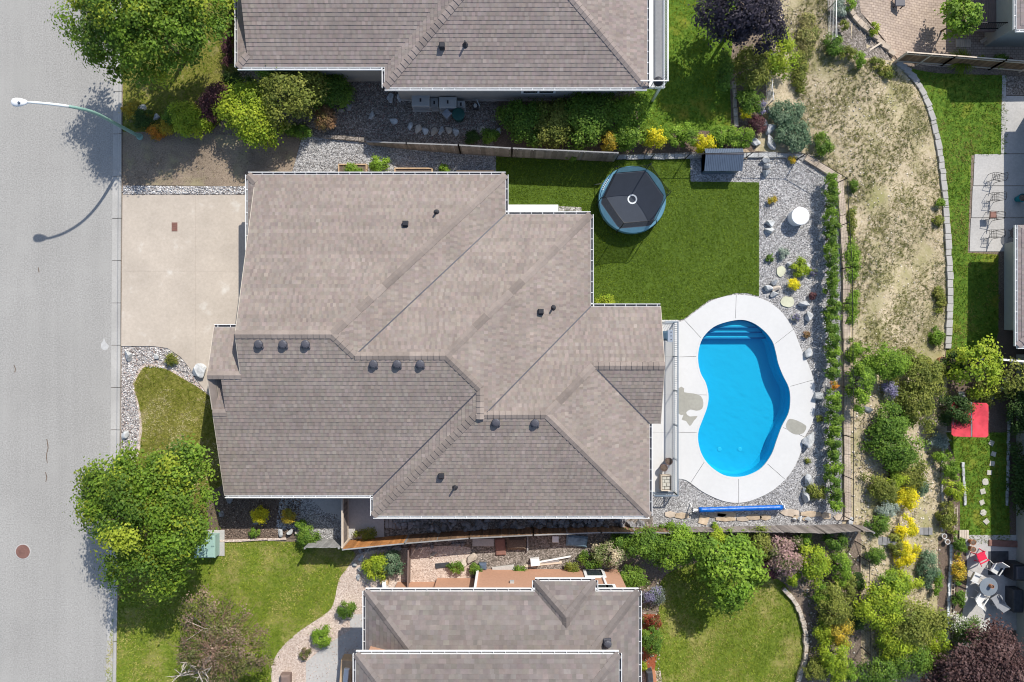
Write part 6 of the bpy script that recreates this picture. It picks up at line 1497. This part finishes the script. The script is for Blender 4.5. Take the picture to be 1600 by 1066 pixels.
 (481,836,15,20,1.0,'green','green leafy plant beside the grey fence panel'),
 (470,820,8,8,.8,'fresh','bright green shoots above the leafy plant by the fence panel'),
 (397,833,9,6,.4,'green','tiny green plant in the mulch bed'),
 (588,886,19,20,1.1,'lime','lime shrub on the pink gravel above the mottled roof'),
 (614,880,17,20,1.0,'bluegreen','blue-green rosemary shrub right of the lime one'),
 (542,953,15,13,.8,'green','dark green rounded shrub on the pink gravel path'),
 (503,996,15,18,.7,'fresh','leafy green plant on the pink gravel near the entry path'),
 (475,1021,9,9,.4,'bronze','small bronze plant on the pink gravel'),
 (308,955,17,13,1.1,'lime','pale lime shrub at the left edge of the weeping tree'),
 (712,886,13,9,.6,'green','green weeds on the pink gravel beside the dark bag'),
 (742,889,9,9,.6,'green','small green weed between the stones on the pink gravel'),
 (815,890,12,5,.4,'green','low green weeds against the orange house wall'),
 (553,266,18,9,.75,'fresh','leafy greens filling the raised bed'),
 (592,259,16,14,.9,'fresh','upright green plant between the raised beds'),
 (695,265,9,8,.7,'fresh','small green plant between the empty raised beds'),
 (892,243,10,8,.9,'green','green weed growing through the dark fence'),
 (944,472,20,7,.4,'lime','bright green plants along the house wall by the turf'),
 (1206,312,7,6,.35,'gold','small gold plant at the top of the pool yard gravel'),
 (1238,250,6,6,.3,'gold','tiny gold plant below the fence corner post shadow'),
 (1203,403,6,6,.3,'green','tiny green plant beside the turf edge'),
 (1224,396,8,8,.35,'silver','small grey-green wispy plant in the gravel'),
 (1250,418,14,14,.6,'lime','lime-green shrub in the middle of the gravel bed'),
 (1239,445,10,10,.5,'yellow','yellow cushion plant below the lime shrub in the gravel'),
 (1271,425,6,6,.3,'lavender','small violet plant right of the lime gravel shrub'),
 (1269,462,6,6,.3,'purple','small reddish plant above the twin pale rocks'),
 (1244,497,6,6,.3,'lavender','small violet plant beside the pool deck edge'),
 (1260,523,5,5,.3,'rust','small brown tuft in the gravel beside the deck'),
 (1280,654,6,5,.3,'olive','small olive tuft in the gravel right of the wet patch'),
 (1262,720,4,4,.2,'olive','tiny tuft in the gravel near the deck bottom'),
 (1275,767,14,14,.6,'olive','olive shrub among rocks at the lower right of the gravel'),
 (1303,603,6,6,.7,'orange','orange-flowering plant in the gap of the cypress row'),
 (1045,822,14,5,.4,'fresh','bright green plants at the fence foot near the house corner'),
 (1116,821,7,5,.4,'green','small green plant at the fence foot near the flagstones'),
 (575,835,18,8,.5,'olive','mossy green clump on the shaded landing'),
):
    wild = a[0] > 1320 and a[1] > 540 and a[5] in ('olive','fresh','green','lime')
    plant(*a, **(dict(cov=5.0, lump=.5, spread=.15 * (a[2] / 26) ** .7, shell=.5) if wild else {}))
grassclump(266,562,13,.7,'grassy','rounded grass clump in the front gravel bed',260)
grassclump(1504,96,24,.8,'lime','arching lime grass behind the top right board fence',320)
grassclump(460,160,24,2.9,'straw','drooping straw-coloured fronds in the olive shrub by the top house',120,'weeping_branch',cat='branch')
grassclump(1400,640,12,.5,'silver','dry pale grass clump in the hill garden',160)
# clipped hedge: separate bushes grown together
for i, (x, rr) in enumerate(((1052,17),(1076,16),(1122,16),(1143,15),(1162,14))):
    plant(x,214 if i < 3 else 216,rr,16,1.2,'fresh',('first','second','third','fourth','fifth')[i]+' bush from the left of the clipped hedge above the shed','hedge bush','hedge_bush',group='clipped hedge above the shed')
ORD = 'first second third fourth fifth sixth seventh eighth ninth tenth eleventh twelfth thirteenth fourteenth fifteenth sixteenth seventeenth eighteenth nineteenth twentieth'.split() + ['twenty-' + s_ for s_ in 'first second third fourth fifth sixth seventh eighth'.split()]
for i, y in enumerate((283,300,318,336,354,371,388,404,424,441,457,480,494,512,530,548,565,584,621,638,654,671,692,709,730,749,770,788)):
    x = 1297 + (y-283)*.012 + random.uniform(-1,1); plant(x, y, random.uniform(11,13), random.uniform(11,13.5), random.uniform(1.1,1.4), 'green' if i % 3 else 'fresh', ORD[i] + ' cypress shrub from the top of the row along the wire fence', 'cypress', 'cypress_shrub', group='cypress row along the wire fence', leaf=.075, cov=5, shell=.2, lump=.08)

# ------------------------------------------------------------------ rocks
_rk = []
def rock_mesh(seed):
    rng = random.Random(seed); bm = bmesh.new(); bmesh.ops.create_icosphere(bm, subdivisions=3, radius=1)
    cuts = [(Vector((rng.gauss(0,1), rng.gauss(0,1), rng.gauss(0,.9))).normalized(), rng.uniform(.42,.78)) for _ in range(12)]
    for v in bm.verts:
        for n, d_ in cuts:
            e = v.co.dot(n) - d_
            if e > 0: v.co -= n * e
        v.co *= 1.22
    me = bpy.data.meshes.new('rock'); bm.to_mesh(me); bm.free(); return me
for s_ in range(7): _rk.append(rock_mesh(s_+3))
def rock(px, py, rx, ry, h, label, mat='boulder', group=None, rz=None, name='rock', sink=.25):
    c = P(px, py, h*.5); me = _rk[random.randrange(7)]; key = me.name + mat
    if key not in _bm: m2 = me.copy(); m2.materials.clear(); m2.materials.append(M[mat]); _bm[key] = m2
    o = link(name, _bm[key], None, None, label, 'rock', group); o.location = (c.x, c.y, c.z - h*sink*.5); o.scale = (rx/S*1.08, ry/S*1.08, h*.62); o.rotation_euler = (random.uniform(-.2,.2), random.uniform(-.2,.2), random.uniform(0,6.3) if rz is None else rz); return o
for a in (
 (200,556,7,8,.35,'white rock in the corner of the front gravel bed'),(310,580,13,10,.45,'largest white rock where driveway and front gravel meet'),(195,680,6,8,.3,'white rock low in the front gravel strip'),
 (244,557,5,4,.15,'small pale stone beside the grass clump'),
 (1197,249,7,6,.4,'topmost of three rocks in a column right of the shed'),(1199,259,6,5,.35,'middle of three rocks in a column right of the shed'),(1198,269,7,6,.4,'lowest of three rocks in a column right of the shed'),
 (1204,348,6,6,.35,'upper of two rocks beside the turf edge'),(1203,360,6,6,.35,'lower of two rocks beside the turf edge'),
 (1200,450,6,6,.35,'left rock of the cluster beside the turf corner'),(1211,441,6,6,.35,'top rock of the cluster beside the turf corner'),(1212,451,7,4,.3,'cream middle rock of the cluster beside the turf corner','tan_boulder'),(1210,460,6,5,.3,'bottom rock of the cluster beside the turf corner'),
 (1234,414,6,5,.25,'pale rock left of the lime gravel shrub'),(1263,416,4,4,.2,'small pale rock right of the lime gravel shrub'),
 (1258,475,8,6,.4,'upper pale rock of the pair right of the deck top'),(1264,495,8,6,.4,'lower pale rock of the pair right of the deck top'),(1264,552,8,7,.4,'pale rock beside the deck at the upper right'),(1279,620,6,11,.4,'long grey rock beside the deck at its widest'),(1264,688,9,12,.5,'large blue-grey rock beside the deck waist'),
 (1265,754,11,7,.45,'flat pale rock above the olive gravel shrub'),(1260,776,7,12,.45,'upright pale rock left of the olive gravel shrub'),
 (359,780,7,6,.3,'grey rock in the shade below the front eave','dark_boulder'),(346,804,5,5,.25,'second grey rock in the shade below the front eave','dark_boulder'),(400,816,6,4,.25,'grey rock beside the yellow shrub','dark_boulder'),
 (438,832,6,4,.3,'white rock at the mulch bed edge, left'),(452,832,7,4,.35,'white rock at the mulch bed edge, middle'),(466,832,7,4,.3,'cream rock at the mulch bed edge, right','tan_boulder'),
 (1204,200,9,10,.5,'large pale rock outside the pool yard wall'),(1196,192,5,5,.3,'smaller pale rock on top of the large one'),(1205,222,6,12,.35,'long pale rock against the pool yard wall'),(1182,222,9,5,.3,'flat pale rock beside the maroon shrub'),
 (221,168,6,6,.3,'blue-grey rock under the maple near the kerb'),(244,183,6,5,.25,'grey rock under the maple behind the street lamp'),
 (1503,617,6,5,.4,'white rock above the red canopy'),(1562,608,6,6,.35,'pale rock at the right of the yellow-green tree'),(1550,620,6,5,.35,'pale rock right above the canopy corner'),(1572,594,6,5,.35,'pale rock below the pergola'),
 (499,866,0,0,0,''),
 (722,882,9,7,.4,'tan rock in the pink gravel bed, left','tan_boulder'),(738,872,7,9,.4,'tan rock in the pink gravel bed, right','tan_boulder'),(676,868,4,7,.15,'slim driftwood-like stone on the pink gravel','tan_boulder'),(620,858,7,5,.3,'blue-grey rock at the foot of the brown fence'),
 (554,882,5,4,.2,'pale edging stone on the pink path, upper'),(562,890,4,4,.2,'pale edging stone on the pink path, second'),(560,902,4,4,.2,'pale edging stone on the pink path, third'),(565,872,5,4,.2,'pale edging stone on the pink path near the fence'),
 (1330,815,5,7,.3,'pale rock outside the fence corner'),(1358,640,5,8,.3,'pale rock on the path outside the wire fence, upper'),(1358,690,4,9,.3,'pale rock on the path outside the wire fence, lower'),
 (670,108,0,0,0,''),
 (565,117,7,6,.2,'round grey stone in the shade of the top house, upper','dark_boulder'),(545,167,7,5,.25,'round grey stone near the rust shrub','dark_boulder'),(533,172,4,7,.2,'slim grey stone near the rust shrub','dark_boulder'),(610,153,9,5,.25,'blue-grey stone left of the grey cabinets','boulder'),(624,151,9,4,.25,'flat blue-grey stone beside the grey cabinets','boulder'),
 (581,180,5,6,.15,'pale round stone on the shaded gravel'),(614,189,6,6,.15,'white round stone on the shaded gravel'),
): 
    if a[2]: rock(*a)
for i, (x, y) in enumerate(((641,196),(653,202),(664,204),(678,206),(690,204),(701,203),(712,206),(753,205),(779,205))):
    rock(x, y, 5, 7, .18, ORD[i] + ' stone from the left of the row below the cabinets', 'tan_boulder' if i % 2 else 'boulder', 'stone row below the cabinets', rz=0)
# rubble beside the south wall
R_ = random.Random(5); cnt = 0
for i in range(84):
    x = R_.uniform(618, 1005); f = (x-618)/390; y = R_.uniform(813 - 2*f, 830 - 7*f)
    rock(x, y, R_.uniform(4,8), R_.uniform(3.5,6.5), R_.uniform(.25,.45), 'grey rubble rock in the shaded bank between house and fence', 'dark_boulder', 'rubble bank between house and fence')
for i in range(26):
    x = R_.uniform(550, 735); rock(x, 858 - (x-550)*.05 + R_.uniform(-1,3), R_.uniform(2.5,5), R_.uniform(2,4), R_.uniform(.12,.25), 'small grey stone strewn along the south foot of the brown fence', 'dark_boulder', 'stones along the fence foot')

# stepping stones and flagstones
def flat_stone(px, py, rx, ry, label, mat, n=8, rz=0, th=.05, up=.02, name='stepping_stone', group=None, jit=.12, cat='stone'):
    c = P(px, py, up); pts = []
    for k in range(n):
        a = rz + 2*math.pi*k/n; q = 1 + random.uniform(-jit, jit); pts.append((c.x + rx/S*q*math.cos(a), c.y + ry/S*q*math.sin(a)))
    o = MB().prism(pts, c.z - .03, c.z + th, .012).build(name, M[mat], None, label=label, cat=cat, group=group, off=c); o.location = c; return o
for i, (x, y, n) in enumerate(((1548.5,692,4),(1552,709,4),(1550,724,4),(1545.5,738.5,4),(1539,753,8),(1535,768,4),(1534,785,4),(1536,801,6),(1541,815,4))):
    flat_stone(x, y, 5.6, 5.6, ORD[i] + ' pale stepping stone from the canopy down the small lawn', 'stepping_stone', n, .3 + .15*i, group='stepping stones on the small lawn')
flat_stone(1230,472,10.5,8.5,'cream oval stepping stone near the pool deck','cream_stone',14); flat_stone(1220,424,7.5,8.5,'cream round stepping stone near the lime gravel shrub','cream_stone',14); flat_stone(1163,241,9,7.5,'tan round flagstone beside the shed','flagstone',10)
for i, (x, y, rx, ry, n) in enumerate(((1047,804,9,5,6),(1065,806,12,5,6),(1099,813,10,9,4),(1120,805,16,4,7),(1134,804,16,5,6),(1133,811,18,4,6),(1160,811,10,4,6),(1178,808,14,5,7),(1196,808,10,5,6),(1234,801,15,6,7),(1266,803,20,5,6),(1290,806,9,6,5),(1310,808,9,6,5),(1243,808,6,4,5),(1258,811,6,3,5))):
    flat_stone(x, y, rx, ry, ORD[i] + ' tan flagstone from the left in the row above the weathered fence', 'flagstone' if i % 3 else 'retaining_stone', n, .5, .05, name='flagstone', group='flagstones above the weathered fence')
for i, (x, y) in enumerate(((1242,812),(1250,810),(1262,811))): rock(x, y, 3.5, 4, .25, ('left','middle','right')[i] + ' of three small pale rocks on the flagstones')

# ------------------------------------------------------------------ ground cover
def in_poly(pts, dens, drape=False):
    W_ = [tuple((P(*p) if drape else V(*p)))[:2] for p in pts]; x0, x1 = min(p[0] for p in W_), max(p[0] for p in W_); y0, y1 = min(p[1] for p in W_), max(p[1] for p in W_)
    x0, x1, y0, y1 = max(x0,-31.5), min(x1,33.5), max(y0,-21.5), min(y1,21.5)
    n = int((x1-x0)*(y1-y0)*dens); X = RNG.uniform(x0,x1,n); Y = RNG.uniform(y0,y1,n); k = inside(W_, X, Y); return X[k], Y[k]
def clumpy(X, Y, s=.8, thr=.45):
    v = np.sin(X*1.7/s+1.3)*np.sin(Y*1.9/s+.4) + np.sin(X*.9/s-Y*1.1/s) * .7 + RNG.normal(size=len(X))*.5
    return v > np.quantile(v, thr)
def grass(name, label, pts, dens, h, w_, cols, up=.02, drape=False, blades=4, lean=.8, thr=0, cat='grass'):
    X, Y = in_poly(pts, dens, drape)
    if thr: k = clumpy(X, Y, 1, thr); X, Y = X[k], Y[k]
    n = len(X) * blades; X = np.repeat(X, blades) + RNG.normal(size=n)*w_*1.2; Y = np.repeat(Y, blades) + RNG.normal(size=n)*w_*1.2
    Z = np.array([zg(a, b) for a, b in zip(X, Y)]) + up if drape else np.full(n, up)
    an = RNG.uniform(0, 6.283, n); hh = h*RNG.uniform(.5,1.2,n); tx = RNG.normal(size=n)*hh*lean; ty = RNG.normal(size=n)*hh*lean; dx, dy = np.cos(an)*w_*.5, np.sin(an)*w_*.5
    co_ = np.stack([np.stack([X-dx,Y-dy,Z],1), np.stack([X+dx,Y+dy,Z],1), np.stack([X+tx,Y+ty,Z+hh],1)], 1).reshape(-1,3)
    pal = np.array(cols); bx, by = X[::blades], Y[::blades]; vv = np.sin(bx*.9+1.1)*np.sin(by*1.1+.3) + .8*np.sin(bx*2.3-by*1.7) + .6*np.sin(bx*.35+by*.5) + .5*np.sin(bx*5.1+by*3.3)*np.sin(by*4.7) + RNG.normal(size=len(bx))*.75
    ix = np.clip(((vv - vv.mean())/(vv.std()*3.2)+.5)*len(pal), 0, len(pal)-1).astype(int); tone = np.repeat(pal[ix], blades, 0) * RNG.uniform(.75,1.25,n)[:,None]
    np_mesh(name, co_, np.arange(3*n).reshape(n,3), tone, M['grass'], label=label, cat=cat, kind='stuff', k=3)
LAWNC = [(.16,.235,.022),(.22,.30,.03),(.30,.35,.045),(.44,.40,.13)]
grass('grass', 'neighbour front lawn grass left of the pink gravel path', SOUTH_LAWN, 130, .065, .035, LAWNC, .012)
grass('grass', 'round rear lawn grass below the light green tree', REAR_LAWN, 130, .065, .035, LAWNC, .017)
grass('grass', 'dry patchy grass of the small front lawn', FRONT_LAWN, 120, .06, .04, [(.17,.20,.025),(.24,.25,.04),(.33,.31,.08),(.54,.48,.26)], .022, lean=1.0)
grass('grass', 'shaded grass under the top left maple', [(192,-20),(372,-20),(372,160),(330,206),(192,206)], 60, .06, .04, LAWNC, .012)
grass('grass', 'dry verge grass beneath the big maple', [(190,720),(345,720),(345,845),(188,935)], 60, .055, .04, [(.13,.14,.022),(.18,.18,.035),(.28,.25,.09)], .013)
grass('artificial_turf_pile', 'short deep green artificial turf around the trampoline', TURF, 190, .055, .03, [(.15,.235,.018),(.20,.295,.026),(.245,.335,.038)], .03, lean=.65, cat='turf')
grass('grass', 'bright lawn grass beside the white balcony', [(1000,-20),(1150,-20),(1145,60),(1140,190),(1130,203),(1000,203)], 80, .06, .035, [(.12,.21,.014),(.18,.27,.02),(.27,.31,.03)], .016)
grass('grass', 'lush lower lawn grass beside the block edging', LOWER_LAWN, 70, .08, .04, [(.10,.18,.016),(.15,.24,.024),(.22,.27,.035),(.30,.27,.08)], .016, True)
grass('grass', 'long grass of the small lawn with stepping stones', SMALL_LAWN, 70, .09, .04, [(.10,.16,.016),(.15,.20,.02),(.22,.23,.03)], .02, True)
HILL = [(1215,-20),(1290,-20),(1300,70),(1345,95),(1395,98),(1427,122),(1445,155),(1458,195),(1468,245),(1476,350),(1480,480),(1476,550),(1320,560),(1324,330),(1312,277),(1262,240),(1250,200),(1240,140)]
grass('dry_grass', 'dry straw grass scattered over the hillside', HILL, 50, .12, .025, [(.58,.51,.35),(.50,.44,.28),(.42,.39,.20),(.33,.33,.13)], .0, True, 5, .9, .15)
grass('weeds', 'green weed tufts dotted over the dry hillside', HILL, 50, .13, .035, [(.16,.195,.05),(.22,.24,.07),(.29,.285,.10)], .0, True, 7, .6, .35)
grass('dry_grass', 'dry grass and weeds between the hill garden shrubs', [(1318,600),(1480,590),(1470,830),(1465,1070),(1346,1070),(1345,850)], 26, .12, .04, [(.34,.29,.18),(.16,.18,.05),(.22,.21,.08)], .0, True, 5, .7, .3)
grass('weeds', 'scattered weeds in the south rear garden beds', [(985,900),(1030,905),(1030,1066),(1255,1066),(1260,960),(1240,900),(1335,850),(1335,1066),(1000,1066)], 8, .12, .06, [(.11,.15,.03),(.15,.19,.04)], .02, False, 6)
grass('weeds', 'dry stalks and weeds on the bare earth beside the driveway', [(195,230),(450,240),(445,285),(195,286)], 25, .05, .025, [(.36,.31,.19),(.28,.22,.14),(.18,.14,.1)], .008, False, 3, 1.2)
def pebbles(label, pts, dens, s0, s1, cols, up=.01, hole=None, drape=False):
    X, Y = in_poly(pts, dens, drape)
    if hole: k = ~inside(hole, X, Y); X, Y = X[k], Y[k]
    n = len(X); Z = np.array([zg(a, b) for a, b in zip(X, Y)]) + up if drape else np.full(n, up); r = RNG.uniform(s0, s1, n); an = RNG.uniform(0,6.283,n); el = RNG.uniform(.6,1,n); cx, sx = np.cos(an)*r, np.sin(an)*r
    z = np.zeros(n); top = r*RNG.uniform(.4,.8,n)
    v = [np.stack([X+cx,Y+sx,Z+top*.4],1), np.stack([X-sx*el,Y+cx*el,Z+top*.4],1), np.stack([X-cx,Y-sx,Z+top*.4],1), np.stack([X+sx*el,Y-cx*el,Z+top*.4],1), np.stack([X+RNG.normal(size=n)*r*.25,Y+RNG.normal(size=n)*r*.25,Z+top],1), np.stack([X,Y,Z-r*.4],1)]
    co_ = np.stack(v,1).reshape(-1,3); i = np.arange(n)*6; f = np.concatenate([np.stack([i+a,i+b,i+c],1) for a,b,c in ((0,1,4),(1,2,4),(2,3,4),(3,0,4),(1,0,5),(2,1,5),(3,2,5),(0,3,5))])
    col = np.array(cols)[RNG.integers(0,len(cols),n)]*RNG.uniform(.75,1.25,n)[:,None]
    np_mesh('gravel_stones', co_, f, np.concatenate([col]*8), M['pebble'], label=label, cat='gravel', kind='stuff', k=3)
GREYS = [(.19,.185,.183),(.28,.275,.27),(.38,.375,.37),(.54,.53,.52),(.31,.285,.27)]
pebbles('loose grey gravel stones around the pool deck', [(1017,775),(1060,750),(1150,640),(1186,463),(1186,286),(1080,282),(1080,243),(1256,243),(1310,280),(1314,500),(1316,800),(1326,822),(1017,822)], 120, .016, .04, GREYS, .012, [tuple(p) for p in DECKW])
pebbles('loose grey gravel stones of the path by the raised beds', [(472,217),(565,220),(775,238),(775,275),(455,275)], 130, .02, .055, GREYS, .018)
pebbles('pale river stones of the front gravel bed', [(191,543),(240,543),(262,546),(283,560),(298,579),(311,600),(320,612),(290,592),(262,576),(222,573),(208,600),(217,640),(216,715),(191,715)], 150, .03, .075, [(.26,.24,.23),(.40,.37,.35),(.55,.52,.50),(.68,.65,.63),(.36,.28,.25)], .012)
pebbles('pale river stones of the strip above the driveway', [(192,291),(388,292),(388,303),(192,303)], 170, .03, .07, [(.28,.27,.27),(.42,.41,.41),(.58,.57,.56),(.70,.69,.68)], .037)
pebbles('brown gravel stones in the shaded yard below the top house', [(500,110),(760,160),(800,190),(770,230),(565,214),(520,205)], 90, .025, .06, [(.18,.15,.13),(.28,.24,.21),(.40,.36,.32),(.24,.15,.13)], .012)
pebbles('grey stones in the side gravel by the grey fence panel', [(445,790),(530,805),(530,850),(495,850),(480,830),(440,826)], 120, .025, .06, GREYS, .024)
pebbles('small pink stones on the neighbour gravel path', PINK, 30, .02, .045, [(.36,.26,.21),(.50,.40,.34),(.64,.54,.47)], .011)
pebbles('bark chips of the mulch bed below the front eave', [(335,775),(470,775),(470,838),(345,842)], 110, .03, .07, [(.10,.07,.055),(.18,.13,.10),(.28,.21,.165)], .02)
pebbles('stones scattered through the hill garden', [(1322,600),(1480,590),(1470,830),(1465,1070),(1346,1070),(1325,840)], 16, .03, .10, [(.40,.35,.28),(.55,.50,.43),(.30,.25,.20)], .0, None, True)
pebbles('stones scattered on the dry hillside', HILL, 9, .03, .08, [(.45,.39,.30),(.58,.52,.44)], .0, None, True)
pebbles('stones scattered in the south rear garden beds', [(985,900),(1030,905),(1030,1066),(1258,1066),(1262,960),(1240,900),(1335,850),(1335,1066),(1000,1066)], 14, .03, .09, [(.42,.37,.31),(.58,.53,.47),(.25,.2,.16)], .012)
